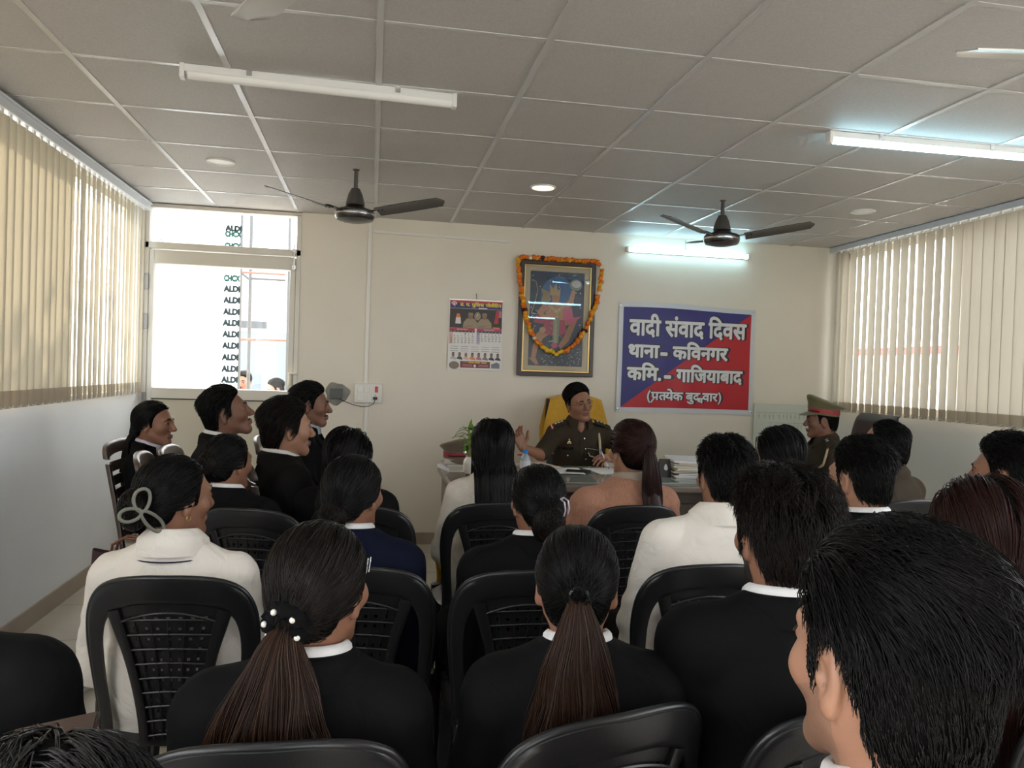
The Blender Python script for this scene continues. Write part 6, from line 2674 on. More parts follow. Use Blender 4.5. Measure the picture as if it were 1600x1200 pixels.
def person(label, head, hip, yaw, hyaw=None, pitch=0, roll=0, s=1.0, fem=False, skin='mid', h=.0045, beard=None, eyes=False, pose=None, top=None, group=None, **kw):
    """head = world x, y and the height of the hair's top; hip = world x, y; yaw = facing (0 = to the back wall, + = towards the left)"""
    if not kw.get('standing'):
        fwd = kw.pop('fwd', .045)
        hip = (hip[0] - math.sin(R(yaw)) * fwd, hip[1] + math.cos(R(yaw)) * fwd)
    P = make_pose(head, hip, yaw, s, fem, **kw)
    P.Rh = rot3((hyaw if hyaw is not None else yaw) - yaw, pitch, roll)
    if pose:
        pose(P)
    root = thing('person', label, 'person', (hip[0], hip[1], kw.get('base', 0.0)), R(yaw), group)
    P.root = root
    build_body(P, root, SK[skin], h, fem=fem, beard=beard, fine_hands=getattr(P, 'fine_hands', None), hc=getattr(P, 'hcoarse', .014))
    if eyes:
        add_eyes(P, root)
    return P, root


def suit(P, root, m='black', sh='white2', vneck=(.20, .055), hc=.011, show_front=False, zlo=None):
    build_cloth(P, root, 'blazer', CL[m], .024, 0.94, vneck=vneck, neck=.060, hc=hc, pad=1.0, zlo=zlo, neck_z=-.004, wrinkle=.0012, seed=RNG.uniform(0, 6))
    build_cloth(P, root, 'shirt', CL[sh], .008, 0, neck=.052, hc=.014)
    collar(P, root, CL[sh], r=.056 if P.fem else .063, h=.034, gap=.25, name='shirt_collar', flare=.014, drop=.004)
    collar(P, root, CL[m], r=.070 if P.fem else .077, h=.016, gap=.75, name='blazer_collar', flare=.016, drop=.030, th=.006, stand=False)
    if show_front:
        lapels(P, root, CL[m], vneck, .024)
    build_trousers(P, root, CL['trouser'])

# ------------------------------------------------------------------ the people
def at(px, py, Y):
    """point of the plane y=Y seen at pixel px,py of the 1600x1200 frame"""
    d = _f + _r2 * ((px - 800) / 1205.1) - _u2 * ((py - 600) / 1205.1)
    p = Vector((0, 0, CAMZ)) + d * (Y / d.y)
    return (p.x, p.y, p.z)


def surf(P, x, z, off, back=False):
    cx, cy = P.cl(np.float64(z))
    rx = float(np.interp(z, P.rz, P.rx)) + off
    ry = float(np.interp(z, P.rz, P.ry)) + off
    t = min(.97, abs(x - cx) / rx)
    d = ry * (1 - t ** 2.3) ** (1 / 2.3)
    return Vector((x, cy + (-d if back else d), z))


def fine_back(P, h):
    return [[(-.3, .3, h)], [(-.26, .2, h)], [(P.zs - .25, P.zn + .1, h)]]


AUD = 'people of the audience'

# -- foreground man
P, rt = person('foreground man with swept back black hair, ear and cheek turned left, at the lower right', at(1392, 836, .68), (.565, .66), 6, 6, pitch=2, roll=2, s=1.0, skin='fair', h=.0024, beard=STUB, eyes=True)
hair(P, rt, 'short', HB, HB, n=5600, r=.00085, Lt=.105, Ls=.013, t=(.006, .030), sweep=(.5, -.9, .0), lift=.010, S=9, curl=.8, h=.004, low=-.085)
suit(P, rt)

# -- front row seen from behind
P, rt = person('woman in black with a big brown ponytail held by a pearl scrunchie', at(505, 808, 1.38), (-.13, 1.41), -4, -26, s=.97, fem=True, skin='mid', h=.0034)
hair(P, rt, 'tail', HBR, HCH, n=4200, r=.0008, tie=(.004, -.118, -.022), L=.46, prof=((0, .016), (.08, .030), (.3, .072), (.6, .115), (.85, .125), (1, .07)), out=(0, -.04, -.01), off=.036, nt=4200, wave=.016, sway=(.0, 0), flat=.55, jit=.004)
suit(P, rt)
sc = MB()
c0 = to_body(P, np.array([[.004, -.122, -.022]], F32))[0]
axd = P.Rh @ np.array([0, -1, -.25])
Rm = Vector((0, 0, 1)).rotation_difference(Vector(axd.tolist())).to_matrix()
pts = []
for k in range(40):
    a = 2 * PI * k / 40
    pts.append(Vector(c0.tolist()) + Rm @ Vector(((.026 + .004 * math.sin(9 * a)) * math.cos(a), (.026 + .004 * math.sin(9 * a)) * math.sin(a), .004 * math.cos(7 * a))))
sc.tube(pts, [.013 + .003 * math.sin(k * 2.2) for k in range(40)], 10, closed=True)
scr = sc.build('scrunchie', mat('black_velvet', (0.005, 0.005, 0.0055), 0.9, spec=0.1), rt)
for a in (.3, 1.5, 2.6, 3.3, 4.4, 5.5):
    p = Vector(c0.tolist()) + Rm @ Vector((.030 * math.cos(a), .030 * math.sin(a), .013))
    MB().ball(p, .0052, 14, 10).build('pearl', mat('pearl', (0.80, 0.76, 0.68), 0.12, spec=0.8, coat=0.6), scr)
hp_ = MB()
for k in range(2):
    q0 = np.array([[.074, .028 - .010 * k, .058], [.0765, .016 - .010 * k, .036]], F32) * 1.10
    hp_.tube([tuple(v) for v in to_body(P, q0)], .0012, 6)
hp_.build('hair_pin', m_steel, rt)

P, rt = person('woman in black with a sleek brown ponytail tied high at the back', at(904, 814, 1.41), (.395, 1.44), -3, -14, s=.93, fem=True, skin='mid', h=.0034)
hair(P, rt, 'tail', HB, HCH, n=4200, r=.0008, tie=(.002, -.128, .018), L=.38, prof=((0, .013), (.10, .024), (.35, .055), (.7, .085), (.9, .085), (1, .05)), out=(0, -.035, .002), off=.036, nt=3400, wave=.008, flat=.5, jit=.003, tcap=.006)
suit(P, rt)
c0 = to_body(P, np.array([[.002, -.131, .018]], F32))[0]
m_ = MB()
m_.tube([tuple(c0 + P.Rh @ np.array([.015 * math.cos(a), -.002, .015 * math.sin(a)])) for a in np.linspace(0, 2 * PI, 21)[:-1]], .0045, 8, closed=True)
m_.build('hair_tie', m_dark, rt)

P, rt = person('man in a black coat with a white collar, wavy hair and left ear showing', at(1222, 737, 1.40), (.80, 1.43), -4, 0, s=1.0, skin='mid', h=.0034, beard=BEARD)
hair(P, rt, 'short', HB, HBR, n=4200, r=.00095, Lt=.07, Ls=.030, t=(.010, .030), sweep=(.0, -.8, .45), lift=.016, curl=1.0, low=-.08, S=8)
suit(P, rt, vneck=(.20, .062))

P, rt = person('person in black whose shoulder and sleeve fill the lower left corner', (-.70, 1.35, 1.245), (-.655, 1.36), -4, -14, s=1.0, skin='mid', h=.006)
hair(P, rt, 'short', HB, n=900, r=.0015)
suit(P, rt)
P, rt = person('person low in the bottom left corner, only grey streaked hair showing', at(60, 1190, .60), (-.21, .50), 8, 5, s=.97, skin='mid', h=.006, pitch=-25)
hair(P, rt, 'short', hair_mat('greying_hair', (0.010, 0.0095, 0.009), (0.035, 0.033, 0.032)), n=2600, r=.0009, Lt=.07, Ls=.03, sweep=(.5, -.7, .5), lift=.006)
suit(P, rt)

P, rt = person('woman with reddish brown half tied hair and a dark spider clip', at(1535, 742, 1.44), (1.40, 1.45), 0, -12, s=.97, fem=True, skin='mid', h=.0045)
hair(P, rt, 'long', HRD, n=3000, r=.0010, L=.42, S=22, tcap=.014, jit=.010, off=.040, wave=.012, cw=.080, sweep_back=.45, spread=.15)
suit(P, rt)
c0 = np.array([.052, -.138, .014], F32)
m_ = MB()
for k in range(7):
    a = k * .9
    q0 = np.array([c0, c0 + np.array([.012 * math.cos(a), -.010, .014 * math.sin(a)]), c0 + np.array([.024 * math.cos(a), -.002, .028 * math.sin(a)])], F32)
    m_.tube([tuple(v) for v in to_body(P, q0)], [.0025, .002, .0012], 6)
m_.build('hair_clip', mat('dark_metal_clip', (0.10, 0.10, 0.11), 0.25, metal=0.8), rt)

# -- second row
P, rt = person('woman in a white shirt with a sage claw clip in her bun', at(278, 707, 2.30), (-.51, 2.325), -4, -45, s=.99, fem=True, skin='mid', h=.0036, eyes=True, bulk=1.14, sw=.165)
hair(P, rt, 'bun', HB, HBR, n=2600, r=.0011, tie=(0, -.105, -.012), bc=(0, -.128, -.012), br=(.045, .034, .055), nb=700, jit=.005, tcap=.008)
build_cloth(P, rt, 'shirt', CL['white'], .016, .96, neck=.060, hc=.008, wrinkle=.0022, seed=2.0, zlo=.40, fine=None, bul=[((0, -.075, .60), (.155, .105, .075)), ((0, -.065, .72), (.150, .100, .06))])
collar(P, rt, CL['white'], r=.060, h=.036, gap=.3, name='shirt_collar', flare=.034, drop=.026, th=.006)
m_ = MB()
m_.tube([(P.nx + .100 * math.cos(a), P.ny + .006 + .093 * math.sin(a), P.zn - .024 - .022 * max(0, math.sin(a))) for a in np.linspace(PI * .75, PI * 2.25, 24)], .0042, 6, flat=.5)
m_.build('lanyard', mat('navy_ribbon', (0.012, 0.014, 0.05), 0.6), rt)
ys = MB()
for q in range(2):
    ys.tube([surf(P, x, P.zs - .035 - q * .002 - .02 * x * x, .0165, True) for x in np.linspace(-.13, .13, 18)], .0012, 5)
ys.build('yoke_seam', CL['cream'], rt)
build_trousers(P, rt, CL['trouser'])
# claw clip: three open loops
m_ = MB()
m_clip = mat('sage_matt_plastic', (0.17, 0.17, 0.135), 0.55)


def hl(pts):
    return [tuple(v) for v in to_body(P, np.array(pts, F32))]


cc = np.array([-.004, -.168, .000])
for (a, L_, w_) in ((1.5, .062, .020), (3.4, .048, .017), (-.75, .085, .016)):
    lp = []
    for k in range(24):
        t = 2 * PI * k / 24
        u, v = L_ * (.5 - .5 * math.cos(t)), w_ * math.sin(t) * (1 - .15 * math.cos(t))
        # laid over the bun, seen from her right-hand side
        yy, zz = u * math.cos(a) - v * math.sin(a), u * math.sin(a) + v * math.cos(a)
        lp.append((.056 - .55 * max(0, -yy), -.135 + yy, -.010 + zz))
    m_.tube(hl(lp), .0048 * 1.0, 8, closed=True)
m_.build('claw_clip', m_clip, rt)
er = MB()
q0 = [(.079 + .001, -.012 + .006 * math.cos(a), -.034 + .007 * math.sin(a) - .006) for a in np.linspace(0, 2 * PI, 17)[:-1]]
er.tube(hl(q0), .0011, 6, closed=True)
er.build('earring', m_gold, rt)

P, rt = person('woman in a navy blazer with a low dark bun', at(556, 707, 2.37), (-.03, 2.40), -10, -32, s=.97, fem=True, skin='mid', h=.004, bulk=1.05)
hair(P, rt, 'bun', HB, HBR, n=2400, r=.0011, tie=(0, -.112, -.035), bc=(0, -.115, -.045), br=(.045, .030, .040), nb=500, tcap=.009)
suit(P, rt, 'navy')
P, rt = person('woman in black with a twisted low bun and a pale hair clip', at(840, 722, 2.31), (.445, 2.335), 2, 10, s=.95, fem=True, skin='mid', h=.004)
hair(P, rt, 'bun', HB, HBR, n=2400, r=.0011, tie=(-.004, -.112, -.01), bc=(-.002, -.112, -.045), br=(.052, .036, .058), nb=800, tcap=.008)
suit(P, rt)
m_ = MB()
for (x, z0) in ((.028, .035), (.040, .040)):
    m_.tube(hl([(x, -.128, z0), (x + .004, -.150, z0 - .006), (x + .006, -.156, z0 - .030), (x + .004, -.150, z0 - .048)]), .0030, 6, flat=.6)
m_.tube(hl([(.028, -.128, .035), (.040, -.128, .040)]), .003, 6)
m_.build('hair_clip', mat('lilac_clip_plastic', (0.42, 0.36, 0.42), 0.2, spec=0.6), rt)
P, rt = person('man in a cream white shirt with short black hair, seated before the file stack', at(1132, 683, 2.37), (1.005, 2.385), 2, 0, s=1.0, skin='mid', h=.004, bulk=1.12, sw=.178)
hair(P, rt, 'short', HB, n=2600, r=.0012, Lt=.045, Ls=.022, t=(.008, .022), sweep=(.1, -.5, .3), lift=.014, low=-.085)
build_cloth(P, rt, 'shirt', CL['white'], .018, .97, neck=.062, hc=.008, wrinkle=.0026, seed=4.4, zlo=.40)
collar(P, rt, CL['white'], r=.064, h=.036, gap=.28, name='shirt_collar', flare=.034, drop=.024, th=.006)
build_trousers(P, rt, CL['trouser'])
P, rt = person('short bearded man in a black coat in front of the balding officer', at(1345, 685, 2.22), (1.53, 2.24), 6, 14, s=1.0, skin='fair', h=.004, beard=BEARD, eyes=True)
hair(P, rt, 'short', HB, n=2800, r=.0011, Lt=.045, Ls=.016, t=(.006, .024), sweep=(.1, -.9, .2), lift=.008, low=-.08)
suit(P, rt, vneck=(.20, .064))
P, rt = person('man in black at the right edge, face turned left toward the desk', at(1572, 682, 2.26), (2.10, 2.28), 8, 34, s=1.0, skin='mid', h=.004, eyes=True)
hair(P, rt, 'short', HB, n=2600, r=.0012, Lt=.06, Ls=.022, t=(.008, .028), sweep=(.0, -.8, .35), lift=.016, low=-.08)
suit(P, rt)

# -- row nearest the desk
P, rt = person('woman in black with a loose bun, before the man looking up', at(360, 676, 3.26), (-.51, 3.275), -18, -37, s=.95, fem=True, skin='mid', h=.005)
hair(P, rt, 'bun', HB, HBR, n=1500, r=.0016, tie=(0, -.108, .010), bc=(0, -.118, .015), br=(.042, .032, .045), nb=400, tcap=.010)
suit(P, rt, hc=.013)
P, rt = person('long haired woman in black and dark glasses before the pale wall', at(548, 667, 3.32), (-.085, 3.34), -12, -34, s=.97, fem=True, skin='mid', h=.005)
hair(P, rt, 'long', HB, HBR, n=1700, r=.0016, L=.46, tcap=.012, off=.036, cw=.085, wave=.008)
glasses(P, rt, m_dark)
suit(P, rt, hc=.013)
P, rt = person('woman in white with straight black hair to her waist', at(772, 653, 3.42), (.525, 3.42), 0, -8, s=.98, fem=True, skin='fair', h=.005)
hair(P, rt, 'long', HB, n=2600, r=.0016, L=.66, tcap=.012, jit=.010, off=.050, S=30, cw=.098, cl=.80, wave=.002, sweep_back=.40)
build_cloth(P, rt, 'kurta', CL['cream'], .016, .96, neck=.058, hc=.010, wrinkle=.002, seed=1.2, zlo=.40)
build_trousers(P, rt, CL['mustard'])
P, rt = person('woman in a peach tunic with a long dark red ponytail', at(986, 655, 3.38), (1.105, 3.385), 4, 13, s=1.1, fem=True, skin='fair', h=.005, bulk=1.20, sw=.172)
hair(P, rt, 'tail', HRD, HRD, n=1900, r=.0015, tie=(.006, -.112, .035), L=.50, prof=((0, .014), (.1, .028), (.4, .044), (.75, .050), (1, .026)), out=(.0, -.030, .0), off=.040, nt=1500, wave=.008, sway=(.03, 0), tcap=.014)
build_cloth(P, rt, 'tunic', CL['peach'], .018, .96, neck=.060, hc=.010, wrinkle=.0026, seed=3.3, zlo=.40)
collar(P, rt, CL['tan'], r=.060, h=.030, gap=.3, name='tunic_collar', flare=.010, drop=.0)
build_trousers(P, rt, CL['cream'])
P, rt = person('woman with a dark bob in a rose print top beside the capped officer', at(1215, 667, 3.30), (1.775, 3.31), 6, 26, s=.97, fem=True, skin='fair', h=.005)
hair(P, rt, 'long', HB, HBR, n=1800, r=.0016, L=.27, tcap=.022, off=.030, S=18, cw=.085, cl=.9, cstart=(0, -.06, .0))
build_cloth(P, rt, 'kurta', CL['rose'], .016, .96, neck=.058, hc=.011, wrinkle=.002, seed=2.2, zlo=.40)
build_trousers(P, rt, CL['cream'])


# -- uniforms
m_brass = mat('polished_brass', (0.60, 0.45, 0.20), 0.3, metal=0.9)
m_chrome = mat('silver_button', (0.75, 0.74, 0.72), 0.25, metal=0.9)
m_red = mat('red_felt', (0.42, 0.02, 0.03), 0.7)
m_wht = mat('white_felt', (0.75, 0.74, 0.72), 0.7)
m_cord = mat('cream_cord', (0.50, 0.40, 0.26), 0.6)


def epaulettes(P, root, off, stars=3, band=True):
    for q, sh in zip((-1, 1), P.sh):
        a = Vector((P.nx + q * .070 * P.s, P.ny + .005, P.zn - .036 * P.s))
        b = Vector((sh[0] + q * .012, sh[1] + .004, sh[2] + .010))
        d = b - a
        w = Vector((0, 1, -.55)).normalized()
        nrm = w.cross(d).normalized()
        if nrm.z < 0:
            nrm = -nrm
        lift = .050 * P.s + off

        def sp(u, v, e=0.0):
            return a + d * u + w * ((v - .5) * .056) + nrm * (lift + .003 * math.sin(PI * u) - .010 * (2 * v - 1) ** 2 + e)
        ep = MB().grid(lambda u, v: sp(u, v), 10, 6, thick=.004).build('epaulette', CL['khaki'], root)
        if band:
            MB().grid(lambda u, v: sp(.80 + .08 * u, v, .0015), 3, 6, thick=.002).build('red_band', m_red, ep)
            MB().grid(lambda u, v: sp(.895 + .05 * u, v, .0015), 3, 6, thick=.002).build('white_band', m_wht, ep)
            MB().grid(lambda u, v: sp(.95 + .05 * u, v, .0015), 3, 6, thick=.002).build('red_band', m_red, ep)
        for k in range(stars):
            c = sp(.20 + .21 * k, .5, .003)
            st = MB()
            ring = []
            for j in range(10):
                r_ = .015 if j % 2 == 0 else .0065
                an = 2 * PI * j / 10
                ring.append(c + d.normalized() * r_ * math.cos(an) + w * r_ * math.sin(an))
            tip = c + nrm * .004
            st.add(ring + [tip], [(j, (j + 1) % 10, 10) for j in range(10)] + [tuple(range(10))[::-1]])
            st.build('star', m_chrome, ep, smooth=0)


def uniform(P, root, short=True, wr=.0016):
    build_cloth(P, root, 'uniform_shirt', CL['khaki'], .015, .46 if short else .95, vneck=(.085, .040), neck=.056, hc=.008, wrinkle=wr, seed=.7, pad=.4)
    collar(P, root, CL['khaki'], r=.064, h=.034, gap=.42, name='uniform_collar', flare=.026, drop=.020)
    off = .017
    z1 = P.zn - .095
    pl_ = MB().grid(lambda u, v: surf(P, P.nx * .9 + (u - .5) * .030, z1 - v * (z1 - P.zseat - .15), off + .001), 4, 20, thick=.002)
    pl_.build('placket', CL['khaki'], root)
    for k in range(4):
        z = z1 - .015 - .075 * k
        MB().lathe([(.0005, .004), (.005, .0035), (.0062, .001), (.0062, 0)], surf(P, P.cl(z)[0], z, off + .006), 12, axis='y').build('button', m_chrome, root)
    zp = P.zs - .075
    for q in (-1, 1):
        cx = P.nx + q * .085
        pk = MB().grid(lambda u, v: surf(P, cx + (u - .5) * .105, zp - .045 - v * .115, off + .002), 8, 8, thick=.002).build('breast_pocket', CL['khaki'], root)
        fl_ = MB().grid(lambda u, v: surf(P, cx + (u - .5) * .112, zp - .028 - v * (.034 + .016 * (1 - abs(2 * u - 1))), off + .006), 12, 5, thick=.0025).build('pocket_flap', CL['khaki'], pk)
        MB().lathe([(.0005, .004), (.005, .0035), (.0062, .001), (.0062, 0)], surf(P, cx, zp - .066, off + .008), 12, axis='y').build('button', m_chrome, pk)


# -- the speaking officer behind the desk
def officer_pose(P):
    a = R(-P.yaw)
    def L(x, y, z):
        dx, dy = x - OFF_HIP[0], y - OFF_HIP[1]
        return np.array([dx * math.cos(a) - dy * math.sin(a), dx * math.sin(a) + dy * math.cos(a), z])
    P.el = [L(1.86, 5.20, .865), L(1.155, 5.17, .865)]
    P.wr = [L(1.600, 4.93, .868), L(1.000, 5.02, .922)]
    def dirv(x, y, z):
        v = L(OFF_HIP[0] + x, OFF_HIP[1] + y, z)
        return tuple(v)
    P.hd = [dirv(-.80, -.45, .12), dirv(-.42, -.15, .95)]
    P.hn = (0, 0, 1)
    P.curls = [.85, .55]
    P.fine_hands = (.0038, [])
    lo = np.minimum(P.wr[0], P.wr[1]) - .10
    hi = np.maximum(P.wr[0], P.wr[1]) + .16
    P.fine_hands = (.0038, [(float(lo[0]), float(hi[0])), (float(lo[1]), float(hi[1])), (.80, 1.12)])


OFF_HIP = (1.545, 5.47)


def _bb(P):
    return


_old = finger_chain


def finger_chain(fd, wrist, d, n, side, s, curl=0.5, **k):
    # a raised or writing hand turns its back sideways instead of upwards
    dv = Vector(d).normalized()
    if dv.z > .7:
        n = (0.35 * side * -1, -1.0, 0.1)
    elif abs(dv.z - .13) < .05 and abs(dv.x) > .5:
        n = (0.1, 0.5, 0.85)
    return _old(fd, wrist, d, n, side, s, curl, **k)


_bands_fix = build_body


def build_body(P, root, skin, h, **k):
    fh = k.get('fine_hands')
    if fh:
        b_ = fh[1]
        k['fine_hands'] = None
        P._fine = b_
        global bands
        ob = bands

        def nb(P_, h_):
            q = ob(P_, h_)
            return [q[i] + [(b_[i][0], b_[i][1], fh[0])] for i in range(3)]
        bands = nb
        try:
            return _bands_fix(P, root, skin, h, **k)
        finally:
            bands = ob
    return _bands_fix(P, root, skin, h, **k)


hd_ = at(906, 600, 5.33)
P, rt = person('police officer with glasses speaking behind the desk under the framed picture', hd_, OFF_HIP, 182, 194, pitch=-3, roll=13, s=1.06, skin='mid', h=.0036, eyes=True, fwd=0, pose=officer_pose, sw=.170, drop=.215, z_seat=.52, bulk=1.04)
hair(P, rt, 'short', HB, n=2200, r=.0014, Lt=.05, Ls=.014, t=(.006, .020), sweep=(.7, -.75, .0), lift=.010, part=.2, low=-.05, back=.014)
uniform(P, rt)
epaulettes(P, rt, .017)
glasses(P, rt)
zb = P.zs - .035
bd_ = MB()
c_ = surf(P, P.nx + .085, zb - .008, .020)
for (dx, dz, r_) in ((0, 0, .012), (0, .018, .007), (-.010, -.008, .007), (.010, -.008, .007)):
    bd_.ball(c_ + Vector((dx, .001, dz)), (r_, .004, r_), 10, 6)
bd_.build('badge', m_brass, rt)
npl = MB().grid(lambda u, v: surf(P, P.nx + .055 + u * .066, zb - .062 + v * .018, .0245), 4, 2, thick=.003).build('name_plate', m_pat, rt)
MB().grid(lambda u, v: surf(P, P.nx + .063 + u * .045, zb - .0565 + v * .006, .0252), 4, 1, thick=.0005).build('name_strip', m_wht, npl)
MB().tube([surf(P, P.nx - .045 - .085 * t, zb - .050 - .012 * t, .027) for t in np.linspace(0, 1, 6)], .0032, 6).build('tie_pin', m_chrome, rt)
sh = P.sh[0]
cyl_ = P.cl(P.zs)[1]
lp = [Vector((P.nx - .140, cyl_ + dy_, P.zs + dz_)) for dy_, dz_ in ((.050, .050), (.085, .015), (.108, -.03), (.124, -.085), (.130, -.135))]
lp += [surf(P, P.nx - .115, P.zs - .152, .03), surf(P, P.nx - .07, P.zs - .140, .03), surf(P, P.nx - .055, P.zs - .115, .03)]
MB().tube(lp, [.009, .009, .009, .009, .007, .004, .004, .004], 8).build('lanyard', m_cord, rt)
q = P.wr[1]
MB().tube([tuple(q + np.array([.031 * math.cos(a), .028 * math.sin(a) - .004, -.045 + .006 * math.sin(a)])) for a in np.linspace(0, 2 * PI, 21)[:-1]], .0028, 6, closed=True).build('wrist_thread', mat('red_thread', (0.35, 0.03, 0.02), 0.7), rt)
build_trousers(P, rt, CL['khaki'])
M_off = Matrix.Translation((OFF_HIP[0], OFF_HIP[1], 0)) @ Matrix.Rotation(R(P.yaw), 4, 'Z')
w_ = M_off @ Vector(P.wr[0].tolist())
pen = thing('pen', 'blue and white pen held in the officer\'s writing hand', 'pen', (w_.x - .075, w_.y - .052, w_.z + .004), rot=(R(-32), R(-18), 0))
MB().tube([(0, 0, -.060), (0, 0, .07)], .0042, 8).build('barrel', mat('white_pen', (0.75, 0.75, 0.8), 0.3), pen)
MB().tube([(0, 0, -.078), (0, 0, -.060)], [.001, .0042], 8).build('nib', mat('blue_pen_tip', (0.02, 0.05, 0.4), 0.3), pen)
MB().tube([(0, 0, .05), (0, 0, .078)], .0048, 8).build('pen_cap', mat('violet_pen_cap', (0.22, 0.18, 0.45), 0.3), pen)

# -- officer in the peaked cap
h0 = at(1285, 617, 4.88)
P, rt = person('seated police officer in an olive peaked cap facing left', (h0[0], h0[1], h0[2] - .055), (3.06, 4.86), 78, 64, pitch=1, s=1.0, skin='dark', h=.004, eyes=True, z_seat=.50, drop=.215)
hair(P, rt, 'short', HB, n=900, r=.0016, Lt=.02, Ls=.012, t=(.005, .008), lift=.003)
uniform(P, rt, short=False)
epaulettes(P, rt, .017, 2)
cc_ = to_body(P, np.array([[0, -.012, .062]], F32))[0]
cap_t = bpy.data.objects.new('service_cap', None)
COL.objects.link(cap_t)
cap_t.parent = rt
Mx = Matrix(P.Rh.tolist()).to_4x4() @ Matrix.Rotation(R(4), 4, 'X')
Mx.translation = Vector(cc_.tolist())
cap_t.matrix_local = Mx
peaked_cap(cap_t, mat('olive_cap_cloth', (0.13, 0.115, 0.05), 0.85, bump=0.2, bscale=500, sheen=0.2))
sh = P.sh[0]
MB().tube([Vector((sh[0] - .02, sh[1] + .05, sh[2] + .05)), Vector((sh[0] - .045, sh[1] + .072, sh[2] - .0)), Vector((sh[0] - .03, sh[1] + .082, sh[2] - .06)), surf(P, P.nx - .13, P.zs - .12, .03)], .008, 8).build('lanyard', m_cord, rt)
MB().tube([surf(P, P.nx - .07, P.zs - .155, .03), surf(P, P.nx - .055, P.zs - .125, .03)], .004, 6).build('whistle_cord', m_cord, rt)
build_trousers(P, rt, CL['khaki'])

# -- balding officer
P, rt = person('balding officer in brown uniform seen from behind, near the right wall', at(1383, 655, 3.60), (2.62, 3.60), 22, 30, s=1.13, skin='fair', h=.005, bulk=1.18, sw=.182, eyes=True)
hair(P, rt, 'short', HB, n=1500, r=.0015, Lt=.03, Ls=.02, t=(.007, .010), sweep=(.0, -1, .2), lift=.006, back=.042, low=-.08)
uniform(P, rt, short=False)
build_trousers(P, rt, CL['khaki'])

# -- left row, facing the desk
P, rt = person('woman in black with long hair in profile beside the left wall', at(243, 625, 4.36), (-1.01, 4.34), -104, -100, s=.98, fem=True, skin='mid', h=.004, eyes=True)
hair(P, rt, 'tail', HB, HBR, n=1600, r=.0016, tie=(0, -.112, -.045), L=.34, prof=((0, .022), (.2, .040), (.6, .055), (1, .03)), out=(0, -.03, -.01), off=.040, nt=1000, tcap=.010, back=.010)
suit(P, rt, 'black', 'lilac', vneck=(.26, .075), show_front=True)
P, rt = person('man in black with a raised chin looking up to the right', at(357, 603, 4.05), (-.72, 4.04), -86, -84, pitch=17, s=1.06, skin='dark', h=.004, eyes=True, bulk=1.1)
hair(P, rt, 'short', HB, n=1600, r=.0016, Lt=.045, Ls=.028, t=(.010, .022), sweep=(.0, -1, .2), lift=.010, low=-.085)
moustache(P, rt, HB, .022)
suit(P, rt, show_front=True)
P, rt = person('man in a charcoal coat with thick combed dark hair in profile', at(452, 624, 3.66), (-.30, 3.67), -70, -68, pitch=2, s=1.06, skin='fair', h=.004, eyes=True, bulk=1.08)
hair(P, rt, 'short', HB, HBR, n=2000, r=.0015, Lt=.07, Ls=.04, t=(.014, .026), sweep=(.0, -1, .25), lift=.012, low=-.10, S=8)
suit(P, rt, 'charcoal', show_front=True)
P, rt = person('man in a black coat over a pale grey shirt, nearest the door', at(487, 598, 4.64), (-.36, 4.63), -92, -92, s=1.04, skin='dark', h=.004, eyes=True, bulk=1.08)
hair(P, rt, 'short', HB, n=1500, r=.0017, Lt=.045, Ls=.018, t=(.007, .022), sweep=(.2, -1, .2), lift=.008, low=-.07)
moustache(P, rt, HB, .024)
suit(P, rt, 'black', 'grey', vneck=(.30, .085), show_front=True)

# -- beyond the door
P, rt = person('man with a moustache standing outside behind the door glass', at(380, 580, 8.8), (-1.66, 8.8), 170, 172, s=.98, skin='mid', h=.006, eyes=True, standing=True, base=-.45)
hair(P, rt, 'short', HB, n=500, r=.002)
moustache(P, rt, HB, .026)
build_cloth(P, rt, 'shirt', CL['white2'], .014, .95, hc=.014)
build_trousers(P, rt, CL['trouser'])
P, rt = person('man outside the door glass, at the right, looking down', at(430, 592, 9.3), (-1.34, 9.3), 120, 118, pitch=-10, s=.98, skin='fair', h=.006, standing=True, base=-.45)
hair(P, rt, 'short', HB, n=500, r=.002)
build_cloth(P, rt, 'shirt', CL['white2'], .014, .95, hc=.014)
build_trousers(P, rt, CL['trouser'])

# ------------------------------------------------------------------ small things among the seats
fo = at(92, 1158, .80)
fd_ = thing('brown_folder', 'brown folder edge at the bottom left corner', 'folder', (fo[0], fo[1], fo[2] - .02), rot=(R(12), R(-8), R(8)))
MB().bb((-.05, -.06, 0), (.028, .06, .006)).build('cover', mat('brown_card', (0.032, 0.018, 0.013), 0.6), fd_, bev=.001)
MB().bb((-.048, -.058, .0062), (.026, .058, .0072)).build('sheet', mat('brown_card_face', (0.045, 0.025, 0.018), 0.5), fd_)

rp_ = at(166, 1124, 3.05)
rp = thing('pouch', 'small red pouch lying on the floor between the chairs at the left', 'pouch', (rp_[0], rp_[1], 0), R(20))
MB().grid(lambda u, v: Vector((.075 * math.copysign(abs(math.cos(2 * PI * u)) ** .6, math.cos(2 * PI * u)) * math.sin(PI * min(max(v, .001), .999)) ** .4, .055 * math.copysign(abs(math.sin(2 * PI * u)) ** .6, math.sin(2 * PI * u)) * math.sin(PI * min(max(v, .001), .999)) ** .4, .035 - .035 * math.cos(PI * v))), 28, 10).build('pouch_body', mat('red_pouch_cloth', (0.60, 0.03, 0.05), 0.6), rp, smooth=80)
MB().tube([(-.06, -.01, .066), (0, -.01, .071), (.06, -.01, .066)], .003, 6).build('zip', m_steel, rp)
so_ = thing('shoe', 'beige shoe on the tiled floor beside the left wall', 'shoe', (-1.19, 3.60, 0), R(-15))
f2 = Field([axis(-.08, .08, [], .006), axis(-.14, .18, [], .006), axis(-.03, .14, [], .006)])
